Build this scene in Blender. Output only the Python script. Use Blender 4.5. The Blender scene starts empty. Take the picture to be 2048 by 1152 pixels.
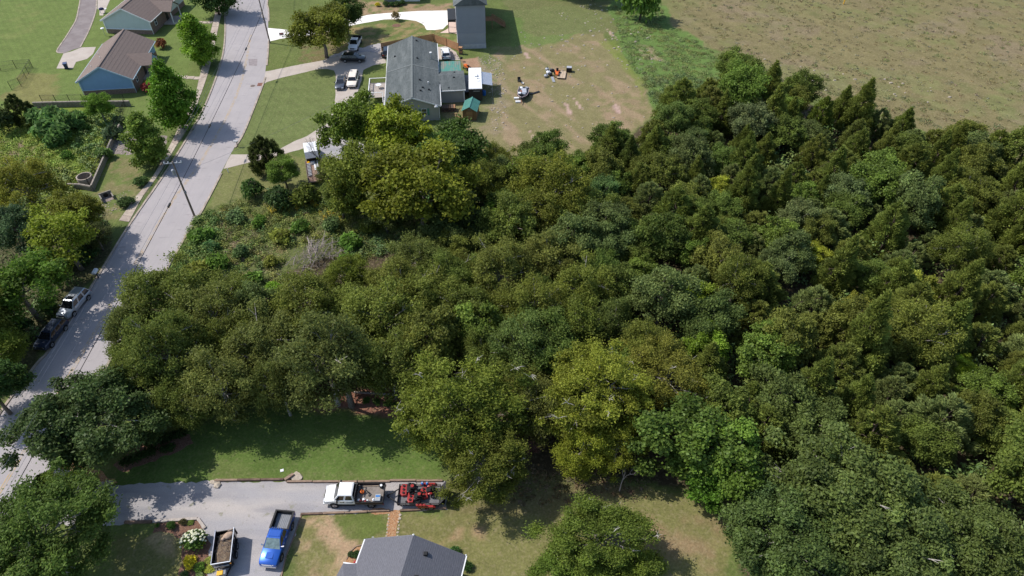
import bpy, bmesh, math, random
import numpy as np
from mathutils import Vector, Matrix
from mathutils.geometry import tessellate_polygon

rnd = random.Random(11)
rng = np.random.default_rng(11)
S = bpy.context.scene
COL = S.collection
R = math.radians

# ------------------------------------------------------------------ camera, sky, sun, exposure
CAM_H, PITCH, FPX = 64.0, 44.0, 1366.0
cam = bpy.data.cameras.new('camera')
cam.sensor_width = 36.0
cam.lens = FPX / 2048 * 36.0
cam.clip_start, cam.clip_end = 1.0, 3000.0
camo = bpy.data.objects.new('camera', cam)
COL.objects.link(camo)
camo.location = (0, 0, CAM_H)
camo.rotation_euler = (R(90 - PITCH), 0, 0)
S.camera = camo

SUN_EL = 51.0
SUN_DIR = Vector((-1.0, 0.29, 0)).normalized()          # horizontal direction towards the sun
world = bpy.data.worlds.new('World')
S.world = world
world.use_nodes = True
wn = world.node_tree.nodes
sky = wn.new('ShaderNodeTexSky')
sky.sky_type = 'NISHITA'
sky.sun_disc = False
sky.sun_elevation = R(SUN_EL)
sky.sun_rotation = math.atan2(SUN_DIR.x, SUN_DIR.y)
world.node_tree.links.new(sky.outputs[0], wn['Background'].inputs[0])
wn['Background'].inputs[1].default_value = 0.14

sun = bpy.data.lights.new('sun', 'SUN')
sun.energy = 3.7
sun.angle = R(0.53)
sun.color = (1.0, 0.95, 0.88)
suno = bpy.data.objects.new('sun', sun)
COL.objects.link(suno)
sv = Vector((SUN_DIR.x * math.cos(R(SUN_EL)), SUN_DIR.y * math.cos(R(SUN_EL)), math.sin(R(SUN_EL))))
suno.rotation_euler = sv.to_track_quat('Z', 'Y').to_euler()
suno.location = (-60, 10, 120)

S.view_settings.view_transform = 'Standard'
S.view_settings.look = 'None'
S.view_settings.gamma = 1.0
S.view_settings.exposure = 0.3
S.render.engine = 'CYCLES'
S.cycles.max_bounces = 6
S.cycles.transparent_max_bounces = 8

# ------------------------------------------------------------------ survey helper: photo point -> place on the ground (or at height z)
_a = R(PITCH)
def P(px, py, z=0.0):
    u = (px - 1024) / FPX
    v = (576 - py) / FPX
    d = Vector((u, math.cos(_a) + v * math.sin(_a), -math.sin(_a) + v * math.cos(_a)))
    t = (z - CAM_H) / d.z
    return Vector((d.x * t, d.y * t, z))

# ------------------------------------------------------------------ materials
MATS = {}
def mat(name, col, rough=0.8, var=0.12, scale=3.0, metal=0.0, bump=0.0, bscale=30.0, coat=0.0, spec=0.3, col2=None, stretch=None):
    if name in MATS:
        return MATS[name]
    m = bpy.data.materials.new(name)
    m.use_nodes = True
    nt = m.node_tree
    b = nt.nodes['Principled BSDF']
    b.inputs['Roughness'].default_value = rough
    b.inputs['Metallic'].default_value = metal
    b.inputs['Specular IOR Level'].default_value = spec
    b.inputs['Coat Weight'].default_value = coat
    b.inputs['Coat Roughness'].default_value = 0.08
    tc = nt.nodes.new('ShaderNodeTexCoord')
    mp = nt.nodes.new('ShaderNodeMapping')
    if stretch:
        mp.inputs['Scale'].default_value = stretch
    nt.links.new(tc.outputs['Object'], mp.inputs[0])
    n = nt.nodes.new('ShaderNodeTexNoise')
    n.inputs['Scale'].default_value = scale
    n.inputs['Detail'].default_value = 6
    nt.links.new(mp.outputs[0], n.inputs[0])
    cr = nt.nodes.new('ShaderNodeValToRGB')
    lo = [max(0, c * (1 - var)) for c in col]
    hi = [min(1, c * (1 + var)) for c in col]
    if col2:
        lo, hi = list(col), list(col2)
    cr.color_ramp.elements[0].position = 0.3
    cr.color_ramp.elements[1].position = 0.7
    cr.color_ramp.elements[0].color = (*lo, 1)
    cr.color_ramp.elements[1].color = (*hi, 1)
    nt.links.new(n.outputs[0], cr.inputs[0])
    nt.links.new(cr.outputs[0], b.inputs['Base Color'])
    if bump > 0:
        n2 = nt.nodes.new('ShaderNodeTexNoise')
        n2.inputs['Scale'].default_value = bscale
        n2.inputs['Detail'].default_value = 4
        nt.links.new(mp.outputs[0], n2.inputs[0])
        bp = nt.nodes.new('ShaderNodeBump')
        bp.inputs['Strength'].default_value = bump
        bp.inputs['Distance'].default_value = 0.05
        nt.links.new(n2.outputs[0], bp.inputs['Height'])
        nt.links.new(bp.outputs[0], b.inputs['Normal'])
    MATS[name] = m
    return m

def mat_layers(name, col, layers, rough=0.9, bump=0.0, bscale=8.0):
    """col plus layers of (noise scale, detail, threshold lo, hi, colour, amount, stretch)"""
    m = bpy.data.materials.new(name)
    m.use_nodes = True
    nt = m.node_tree
    b = nt.nodes['Principled BSDF']
    b.inputs['Roughness'].default_value = rough
    b.inputs['Specular IOR Level'].default_value = 0.25
    tc = nt.nodes.new('ShaderNodeTexCoord')
    cur = nt.nodes.new('ShaderNodeRGB')
    cur.outputs[0].default_value = (*col, 1)
    cur = cur.outputs[0]
    for (sc, det, lo, hi, c, amt, st) in layers:
        mp = nt.nodes.new('ShaderNodeMapping')
        if st:
            mp.inputs['Scale'].default_value = st
        mp.inputs['Location'].default_value = (sc * 3.1, sc * 1.7, 0)
        nt.links.new(tc.outputs['Object'], mp.inputs[0])
        n = nt.nodes.new('ShaderNodeTexNoise')
        n.inputs['Scale'].default_value = sc
        n.inputs['Detail'].default_value = det
        nt.links.new(mp.outputs[0], n.inputs[0])
        mr = nt.nodes.new('ShaderNodeMapRange')
        mr.inputs[1].default_value = lo
        mr.inputs[2].default_value = hi
        mr.inputs[3].default_value = 0
        mr.inputs[4].default_value = amt
        nt.links.new(n.outputs[0], mr.inputs[0])
        mx = nt.nodes.new('ShaderNodeMix')
        mx.data_type = 'RGBA'
        nt.links.new(mr.outputs[0], mx.inputs[0])
        nt.links.new(cur, mx.inputs[6])
        mx.inputs[7].default_value = (*c, 1)
        cur = mx.outputs[2]
    nt.links.new(cur, b.inputs['Base Color'])
    if bump > 0:
        n2 = nt.nodes.new('ShaderNodeTexNoise')
        n2.inputs['Scale'].default_value = bscale
        n2.inputs['Detail'].default_value = 4
        nt.links.new(tc.outputs['Object'], n2.inputs[0])
        bp = nt.nodes.new('ShaderNodeBump')
        bp.inputs['Strength'].default_value = bump
        bp.inputs['Distance'].default_value = 0.06
        nt.links.new(n2.outputs[0], bp.inputs['Height'])
        nt.links.new(bp.outputs[0], b.inputs['Normal'])
    MATS[name] = m
    return m

M = {}
M['road'] = mat_layers('road_surface', (0.355, 0.325, 0.325), [
    (0.35, 4, .35, .7, (0.40, 0.365, 0.36), .8, None), (1.2, 5, .52, .75, (0.31, 0.29, 0.29), .6, (2.2, .18, 1)),
    (6.0, 4, .5, .75, (0.30, 0.285, 0.28), .45, None), (0.9, 6, .62, .70, (0.22, 0.20, 0.20), .5, (.5, 2.5, 1))], bump=.15, bscale=25)
M['road_patch'] = mat('road_patch', (0.27, 0.235, 0.235), .9, .15, 2.0)
M['concrete'] = mat_layers('concrete_pale', (0.47, 0.41, 0.355), [
    (0.5, 5, .4, .7, (0.40, 0.34, 0.29), .8, None), (5, 4, .5, .8, (0.33, 0.29, 0.25), .5, None), (1.4, 4, .62, .72, (.56, .51, .46), .5, None)], bump=.1, bscale=20)
M['concrete_new'] = mat('concrete_new', (0.80, 0.76, 0.71), .8, .07, .5)
M['concrete_walk'] = mat('concrete_walk', (0.42, 0.35, 0.285), .9, .2, 1.3, bump=.1)
M['kerb'] = mat('kerb_concrete', (0.36, 0.30, 0.245), .9, .3, 1.0)
M['asphalt_old'] = mat_layers('asphalt_old', (0.205, 0.172, 0.165), [
    (0.4, 5, .4, .7, (0.27, 0.235, 0.225), .8, None), (1.6, 5, .55, .75, (.13, .11, .11), .6, None)], bump=.1)
M['gravel'] = mat_layers('gravel_grey', (0.35, 0.335, 0.345), [
    (0.16, 5, .40, .62, (0.47, 0.42, 0.385), .9, (.5, 1.6, 1)), (0.3, 5, .46, .72, (0.22, 0.215, 0.235), .85, (.35, 1.9, 1)), (16, 3, .5, .66, (0.25, 0.245, 0.25), .5, None),
    (20, 2, .58, .70, (0.62, 0.60, 0.58), .5, None), (0.9, 6, .62, .72, (0.19, 0.19, 0.10), .6, None), (0.12, 3, .5, .7, (.36, .33, .30), .4, None)], bump=.4, bscale=24)
M['yellow_line'] = mat_layers('worn_yellow', (0.46, 0.31, 0.13), [(1.3, 5, .40, .62, (0.42, 0.39, 0.38), .9, None), (6, 4, .45, .7, (0.38, 0.35, 0.33), .8, None)])
M['mulch'] = mat_layers('mulch_red', (0.17, 0.085, 0.055), [(3, 5, .4, .7, (0.24, 0.14, 0.10), .9, None), (9, 3, .5, .65, (0.07, .045, .035), .8, None), (10, 3, .6, .7, (.36, .26, .2), .6, None)], bump=.5)
M['chips'] = mat_layers('wood_chips', (0.36, 0.18, 0.085), [(4, 4, .4, .7, (0.42, 0.27, 0.15), .9, None), (9, 3, .52, .64, (0.17, .085, .045), .8, None), (11, 2, .6, .68, (.55, .42, .30), .8, None)], bump=.5)
M['riprap'] = mat('riprap_bed', (0.24, 0.20, 0.18), .95, .5, 5, bump=.8, bscale=8)
M['stone'] = mat('field_stone', (0.42, 0.36, 0.29), .95, .25, 2.5, bump=.4, bscale=12)
M['timber'] = mat('landscape_timber', (0.27, 0.19, 0.14), .9, .35, 2.0, stretch=(1, 6, 6))
M['timber_dark'] = mat('timber_dark', (0.15, 0.10, 0.075), .9, .35, 2.0)
M['roof_brown'] = mat('shingle_brown', (0.20, 0.155, 0.135), .95, .14, 3.0, bump=.3, bscale=9, stretch=(.6, 3, 3))
M['roof_dark'] = mat_layers('shingle_charcoal', (0.098, 0.112, 0.112), [
    (0.5, 5, .42, .68, (0.155, 0.17, 0.168), .85, (2.2, .35, 1)), (2.6, 5, .5, .8, (.045, .052, .052), .8, (2.5, .4, 1)), (9, 3, .5, .7, (.06, .065, .065), .5, None), (.9, 5, .58, .75, (.16, .175, .17), .6, (.4, 2, 1))], bump=.25, bscale=12)
M['roof_grey'] = mat('shingle_slate', (0.135, 0.135, 0.152), .9, .2, 5.0, bump=.4, bscale=10, stretch=(5, .8, 1))
M['roof_teal'] = mat('metal_teal', (0.085, 0.255, 0.205), .45, .12, 1.5, metal=.1, spec=.5)
M['roof_teal_rust'] = mat_layers('metal_teal_weathered', (0.085, 0.255, 0.205), [(.6, 4, .45, .62, (.26, .22, .18), .85, (2.0, .6, 1))], rough=.55)
M['blue_siding'] = mat('siding_blue', (0.23, 0.37, 0.56), .6, .05, 1.0)
M['green_siding'] = mat('siding_greygreen', (0.52, 0.58, 0.58), .6, .05, 1.0)
M['beige_siding'] = mat('siding_greige', (0.38, 0.37, 0.34), .6, .05, 1.0)
M['grey_siding'] = mat('siding_modern_grey', (0.275, 0.30, 0.33), .55, .04, .7)
M['grey_siding_b'] = mat('siding_modern_lower', (0.32, 0.34, 0.365), .6, .05, .7)
M['white_trim'] = mat('trim_white', (0.78, 0.78, 0.77), .5, .04)
M['blue_trim'] = mat('trim_paleblue', (0.42, 0.54, 0.62), .5, .04)
M['brick'] = mat('brick_brown', (0.215, 0.15, 0.12), .9, .4, 9.0, bump=.2)
M['block'] = mat('block_grey', (0.24, 0.215, 0.185), .95, .3, 4.0, bump=.3)
M['fence_wood'] = mat('fence_cedar', (0.42, 0.225, 0.115), .85, .22, 2.0, stretch=(1, 1, 8))
M['deck_grey'] = mat('deck_weathered', (0.42, 0.37, 0.33), .9, .2, 2.5, stretch=(6, 1, 1))
M['deck_brown'] = mat('deck_brown', (0.33, 0.18, 0.10), .85, .2, 2.5)
M['shed_wood'] = mat('shed_boards', (0.185, 0.115, 0.055), .85, .25, 2.0, stretch=(5, 5, .6))
M['glass'] = mat('window_glass', (0.018, 0.022, 0.026), .06, .1, spec=.8)
M['glass_tint'] = mat('car_glass', (0.012, 0.014, 0.017), .05, .1, spec=.8)
M['glass_pale'] = mat('car_glass_pale', (0.16, 0.22, 0.22), .08, .25, 4.0, spec=.8)
M['black'] = mat('black_satin', (0.014, 0.014, 0.015), .45, .2)
M['black_metal'] = mat('black_metal', (0.02, 0.02, 0.021), .5, .2, metal=.0, spec=.4)
M['rubber'] = mat('tyre_rubber', (0.016, 0.016, 0.016), .9, .2)
M['rim'] = mat('wheel_alloy', (0.45, 0.45, 0.46), .35, .1, metal=.8)
M['white_paint'] = mat('paint_white', (0.80, 0.80, 0.79), .35, .02, coat=.6)
M['cream_paint'] = mat('paint_cream', (0.80, 0.72, 0.62), .5, .04, coat=.1)
M['silver_paint'] = mat('paint_silver', (0.50, 0.53, 0.57), .32, .04, metal=.55, coat=.7)
M['blue_paint'] = mat('paint_blue', (0.012, 0.085, 0.40), .32, .05, metal=.35, coat=1.0)
M['navy_paint'] = mat('paint_navy', (0.022, 0.032, 0.06), .3, .05, metal=.3, coat=1.0)
M['black_paint'] = mat('paint_black', (0.010, 0.012, 0.015), .28, .05, coat=1.0)
M['slate_paint'] = mat('paint_slate', (0.085, 0.10, 0.125), .3, .05, metal=.4, coat=1.0)
M['red_paint'] = mat('paint_red', (0.33, 0.03, 0.028), .4, .12, coat=.4)
M['orange_paint'] = mat('paint_orange', (0.68, 0.15, 0.03), .45, .15)
M['yellow_paint'] = mat('paint_yellow', (0.78, 0.42, 0.02), .45, .08)
M['chrome'] = mat('chrome', (0.72, 0.72, 0.73), .15, .03, metal=1.0)
M['aluminium'] = mat('aluminium', (0.60, 0.61, 0.64), .38, .1, metal=.7)
M['galv'] = mat('galvanised', (0.42, 0.43, 0.45), .5, .15, metal=.5)
M['red_lens'] = mat('lens_red', (0.45, 0.02, 0.02), .25, .05)
M['amber_lens'] = mat('lens_amber', (0.8, 0.32, 0.03), .25, .05)
M['lamp_lens'] = mat('lens_clear', (0.75, 0.77, 0.8), .12, .05, spec=.8)
M['dirt'] = mat_layers('loose_soil', (0.15, 0.105, 0.07), [(3, 5, .4, .7, (.24, .185, .125), .9, None), (8, 4, .5, .7, (.06, .045, .035), .8, None)], bump=.8, bscale=6)
M['sack'] = mat('burlap', (0.44, 0.32, 0.235), .95, .2, 4, bump=.3)
M['plywood'] = mat('plywood', (0.46, 0.36, 0.26), .85, .15, 2)
M['rust_deck'] = mat('rusty_deck', (0.26, 0.175, 0.135), .9, .25, 3)
M['grey_deck'] = mat('grey_deck', (0.23, 0.20, 0.175), .9, .2, 3)
M['bluebin'] = mat('plastic_blue', (0.02, 0.13, 0.42), .4, .05)
M['bluetarp'] = mat('tarp_blue', (0.03, 0.20, 0.55), .5, .15)
M['plastic_white'] = mat('plastic_white', (0.75, 0.76, 0.78), .4, .03)
M['grey_plastic'] = mat('plastic_grey', (0.22, 0.23, 0.25), .5, .1)
M['pole_wood'] = mat('pole_wood', (0.20, 0.155, 0.125), .9, .25, 2.0, stretch=(4, 4, .4))
M['cable'] = mat('cable_black', (0.012, 0.012, 0.012), .6, .1)
M['wire'] = mat('wire_grey', (0.22, 0.22, 0.24), .5, .1, metal=.3)
M['bark'] = mat('bark_grey', (0.19, 0.165, 0.14), .95, .3, 6, bump=.4)
M['bark_pale'] = mat('bark_pale', (0.36, 0.33, 0.30), .95, .25, 6, bump=.3)
M['bark_dark'] = mat('bark_dark', (0.085, 0.065, 0.05), .95, .3, 6)
M['deadwood'] = mat('dead_wood', (0.39, 0.33, 0.30), .95, .25, 5)
M['deadwood_b'] = mat('dead_twigs', (0.25, 0.205, 0.185), .95, .3, 5)
M['petal'] = mat('petal_white', (0.66, 0.66, 0.46), .7, .1)
M['rustred'] = mat('iron_red', (0.24, 0.11, 0.08), .8, .2)
M['iron'] = mat('cast_iron', (0.13, 0.10, 0.09), .7, .2)

def leaf_mat(name, rough=0.5, trans=0.22):
    m = bpy.data.materials.new(name)
    m.use_nodes = True
    nt = m.node_tree
    nt.nodes.remove(nt.nodes['Principled BSDF'])
    out = nt.nodes['Material Output']
    oi = nt.nodes.new('ShaderNodeObjectInfo')
    at = nt.nodes.new('ShaderNodeAttribute')
    at.attribute_name = 'tint'
    sep = nt.nodes.new('ShaderNodeSeparateColor')
    nt.links.new(at.outputs['Color'], sep.inputs[0])
    # brightness per leaf, then a shift to yellow for some leaves
    vm = nt.nodes.new('ShaderNodeVectorMath'); vm.operation = 'SCALE'
    nt.links.new(oi.outputs['Color'], vm.inputs[0])
    nt.links.new(sep.outputs[0], vm.inputs['Scale'])
    mx = nt.nodes.new('ShaderNodeMix'); mx.data_type = 'RGBA'; mx.blend_type = 'MULTIPLY'
    nt.links.new(sep.outputs[1], mx.inputs[0])
    nt.links.new(vm.outputs[0], mx.inputs[6])
    mx.inputs[7].default_value = (1.22, 1.12, .8, 1)
    pb = nt.nodes.new('ShaderNodeBsdfPrincipled')
    pb.inputs['Roughness'].default_value = rough
    pb.inputs['Specular IOR Level'].default_value = 0.18
    nt.links.new(mx.outputs[2], pb.inputs['Base Color'])
    tr = nt.nodes.new('ShaderNodeBsdfTranslucent')
    nt.links.new(mx.outputs[2], tr.inputs['Color'])
    ms = nt.nodes.new('ShaderNodeMixShader')
    ms.inputs[0].default_value = trans
    nt.links.new(pb.outputs[0], ms.inputs[1])
    nt.links.new(tr.outputs[0], ms.inputs[2])
    nt.links.new(ms.outputs[0], out.inputs['Surface'])
    MATS[name] = m
    return m
M['leaf'] = leaf_mat('leaf', .6, .44)
M['leaf_gloss'] = leaf_mat('leaf_glossy', .5, .38)
M['needle'] = leaf_mat('needle', .7, .40)

# ------------------------------------------------------------------ object helpers
def link(o):
    COL.objects.link(o)
    return o

def tag(o, label=None, cat=None, group=None, kind=None):
    if label: o['label'] = label
    if cat: o['category'] = cat
    if group: o['group'] = group
    if kind: o['kind'] = kind
    return o

def thing(name, label, cat, loc=(0, 0, 0), rz=0.0, group=None):
    o = bpy.data.objects.new(name, None)
    o.empty_display_size = 0.3
    link(o)
    o.location = loc
    o.rotation_euler = (0, 0, rz)
    return tag(o, label, cat, group)

class MB:
    def __init__(s):
        s.v, s.f = [], []
    def face(s, pts):
        i = len(s.v)
        s.v += [tuple(p) for p in pts]
        s.f.append(list(range(i, i + len(pts))))
        return s
    def hexa(s, p):           # p: 8 points, bottom ring 0-3, top ring 4-7
        i = len(s.v)
        s.v += [tuple(q) for q in p]
        for f in ((0, 3, 2, 1), (4, 5, 6, 7), (0, 1, 5, 4), (1, 2, 6, 5), (2, 3, 7, 6), (3, 0, 4, 7)):
            s.f.append([i + k for k in f])
        return s
    def box(s, c, sz, rz=0.0, rx=0.0, ry=0.0):
        x, y, z = sz[0] / 2, sz[1] / 2, sz[2] / 2
        mtx = Matrix.Rotation(rz, 3, 'Z') @ Matrix.Rotation(ry, 3, 'Y') @ Matrix.Rotation(rx, 3, 'X')
        c = Vector(c)
        pts = [c + mtx @ Vector(q) for q in ((-x, -y, -z), (x, -y, -z), (x, y, -z), (-x, y, -z), (-x, -y, z), (x, -y, z), (x, y, z), (-x, y, z))]
        return s.hexa(pts)
    def beam(s, a, b, w, h):   # rectangular bar from a to b
        a, b = Vector(a), Vector(b)
        d = (b - a).normalized()
        sd = d.cross(Vector((0, 0, 1)))
        if sd.length < 1e-4: sd = Vector((1, 0, 0))
        sd = sd.normalized() * w / 2
        up = sd.cross(d).normalized() * h / 2
        return s.hexa([a - sd - up, a + sd - up, b + sd - up, b - sd - up, a - sd + up, a + sd + up, b + sd + up, b - sd + up])
    def tube(s, pts, rad, n=6, cap=True):
        pts = [Vector(p) for p in pts]
        if not hasattr(rad, '__len__'): rad = [rad] * len(pts)
        base = len(s.v)
        ref = None
        for k, p in enumerate(pts):
            d = (pts[min(k + 1, len(pts) - 1)] - pts[max(k - 1, 0)]).normalized()
            if ref is None or abs(ref.dot(d)) > .95:
                ref = Vector((0, 0, 1)) if abs(d.z) < .9 else Vector((1, 0, 0))
            a = d.cross(ref).normalized()
            b = d.cross(a).normalized()
            for j in range(n):
                t = 2 * math.pi * j / n
                s.v.append(tuple(p + (a * math.cos(t) + b * math.sin(t)) * rad[k]))
        for k in range(len(pts) - 1):
            for j in range(n):
                q = base + k * n
                s.f.append([q + j, q + (j + 1) % n, q + n + (j + 1) % n, q + n + j])
        if cap:
            s.f.append([base + j for j in range(n)][::-1])
            e = base + (len(pts) - 1) * n
            s.f.append([e + j for j in range(n)])
        return s
    def prism(s, poly, z0, z1):
        i = len(s.v)
        n = len(poly)
        s.v += [(p[0], p[1], z0) for p in poly] + [(p[0], p[1], z1) for p in poly]
        for k in range(n):
            s.f.append([i + k, i + (k + 1) % n, i + n + (k + 1) % n, i + n + k])
        tris = tessellate_polygon([[Vector((p[0], p[1], 0)) for p in poly]])
        for t in tris:
            s.f.append([i + n + q for q in t])
            s.f.append([i + q for q in t][::-1])
        return s
    def loft(s, rings, cap=True):
        i = len(s.v)
        n = len(rings[0])
        for r in rings: s.v += [tuple(p) for p in r]
        for k in range(len(rings) - 1):
            for j in range(n):
                a = i + k * n
                s.f.append([a + j, a + (j + 1) % n, a + n + (j + 1) % n, a + n + j])
        if cap:
            s.f.append([i + j for j in range(n)][::-1])
            e = i + (len(rings) - 1) * n
            s.f.append([e + j for j in range(n)])
        return s
    def dome(s, c, r, n=10, m=5, full=False):
        rings = []
        lo = -math.pi / 2 + .05 if full else 0.0
        for k in range(m + 1):
            t = lo + (math.pi / 2 - .05 - lo) * k / m
            rings.append([(c[0] + r[0] * math.cos(t) * math.cos(2 * math.pi * j / n), c[1] + r[1] * math.cos(t) * math.sin(2 * math.pi * j / n), c[2] + r[2] * math.sin(t)) for j in range(n)])
        return s.loft(rings)
    def mesh(s, name, material=None, smooth=False, angle=.6):
        me = bpy.data.meshes.new(name)
        me.from_pydata(s.v, [], s.f)
        bm = bmesh.new()
        bm.from_mesh(me)
        bmesh.ops.recalc_face_normals(bm, faces=bm.faces)
        bm.to_mesh(me)
        bm.free()
        if material: me.materials.append(material)
        if smooth:
            me.shade_smooth()
            me.set_sharp_from_angle(angle=angle)
        return me
    def build(s, name, material, parent=None, loc=None, rz=0.0, smooth=False, bevel=0.0, angle=.6):
        o = bpy.data.objects.new(name, s.mesh(name, material, smooth, angle))
        link(o)
        if parent: o.parent = parent
        if loc is not None: o.location = loc
        if rz: o.rotation_euler = (0, 0, rz)
        if bevel:
            b = o.modifiers.new('bevel', 'BEVEL')
            b.width = bevel
            b.segments = 2
            b.limit_method = 'ANGLE'
            b.angle_limit = R(28)
        return o

def children(o):
    return [c for c in bpy.data.objects if c.parent == o]

def copy_tree(o, parent=None):
    c = o.copy()
    link(c)
    if parent: c.parent = parent
    for ch in KIDS.get(o.name, children(o)):
        copy_tree(ch, c)
    return c
KIDS = {}

def poly_sheet(name, pts, z, material, jitter=0.0, step=0.6, kind='structure', parent=None):
    """flat sheet with a slightly ragged outline; pts are ground points"""
    out = []
    n = len(pts)
    for k in range(n):
        a, b = Vector(pts[k][:2]), Vector(pts[(k + 1) % n][:2])
        L = (b - a).length
        m = max(1, int(L / step)) if jitter else 1
        nrm = Vector((-(b - a).y, (b - a).x)).normalized()
        for i in range(m):
            p = a + (b - a) * (i / m)
            if jitter: p = p + nrm * rnd.uniform(-jitter, jitter)
            out.append(Vector((p.x, p.y, z)))
    me = bpy.data.meshes.new(name)
    tris = tessellate_polygon([out])
    me.from_pydata([tuple(p) for p in out], [], [list(t) for t in tris])
    bm = bmesh.new(); bm.from_mesh(me)
    for f in bm.faces:
        if f.normal.z < 0: f.normal_flip()
    bm.to_mesh(me); bm.free()
    me.materials.append(material)
    o = bpy.data.objects.new(name, me)
    link(o)
    if parent: o.parent = parent
    elif kind: o['kind'] = kind
    return o

def PX(pts, z=0.0):
    return [P(x, y, z) for x, y in pts]

def smooth_line(pts, n=6):
    """Catmull-Rom through ground points"""
    pts = [Vector(p) for p in pts]
    out = []
    for k in range(len(pts) - 1):
        p0, p1, p2, p3 = pts[max(k - 1, 0)], pts[k], pts[k + 1], pts[min(k + 2, len(pts) - 1)]
        for i in range(n):
            t = i / n
            out.append(.5 * ((2 * p1) + (p2 - p0) * t + (2 * p0 - 5 * p1 + 4 * p2 - p3) * t * t + (3 * p1 - p0 - 3 * p2 + p3) * t ** 3))
    out.append(pts[-1])
    return out

def inside(X, Y, poly):
    """vectorised point in polygon"""
    c = np.zeros(X.shape, bool)
    n = len(poly)
    for i in range(n):
        x1, y1 = poly[i][0], poly[i][1]
        x2, y2 = poly[(i + 1) % n][0], poly[(i + 1) % n][1]
        if y1 == y2: continue
        c ^= ((y1 > Y) != (y2 > Y)) & (X < (x2 - x1) * (Y - y1) / (y2 - y1) + x1)
    return c

# ------------------------------------------------------------------ the ground: one sheet to the horizon, cover colours per vertex
def lattice_noise(X, Y, scale, seed):
    g = np.random.default_rng(seed).random((256, 256))
    x, y = X / scale, Y / scale
    xi, yi = np.floor(x).astype(int), np.floor(y).astype(int)
    fx, fy = x - xi, y - yi
    fx, fy = fx * fx * (3 - 2 * fx), fy * fy * (3 - 2 * fy)
    a = g[xi % 256, yi % 256]; b = g[(xi + 1) % 256, yi % 256]
    c = g[xi % 256, (yi + 1) % 256]; d = g[(xi + 1) % 256, (yi + 1) % 256]
    return (a * (1 - fx) + b * fx) * (1 - fy) + (c * (1 - fx) + d * fx) * fy
def fbm(X, Y, scale, seed, octv=4):
    r, amp, tot = 0, 1.0, 0
    for k in range(octv):
        r = r + amp * lattice_noise(X + 31.7 * k + 500, Y + 17.3 * k + 500, scale / 2 ** k, seed + k)
        tot += amp; amp *= .55
    return r / tot
def sstep(v, a, b):
    t = np.clip((v - a) / (b - a), 0, 1)
    return t * t * (3 - 2 * t)

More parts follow.
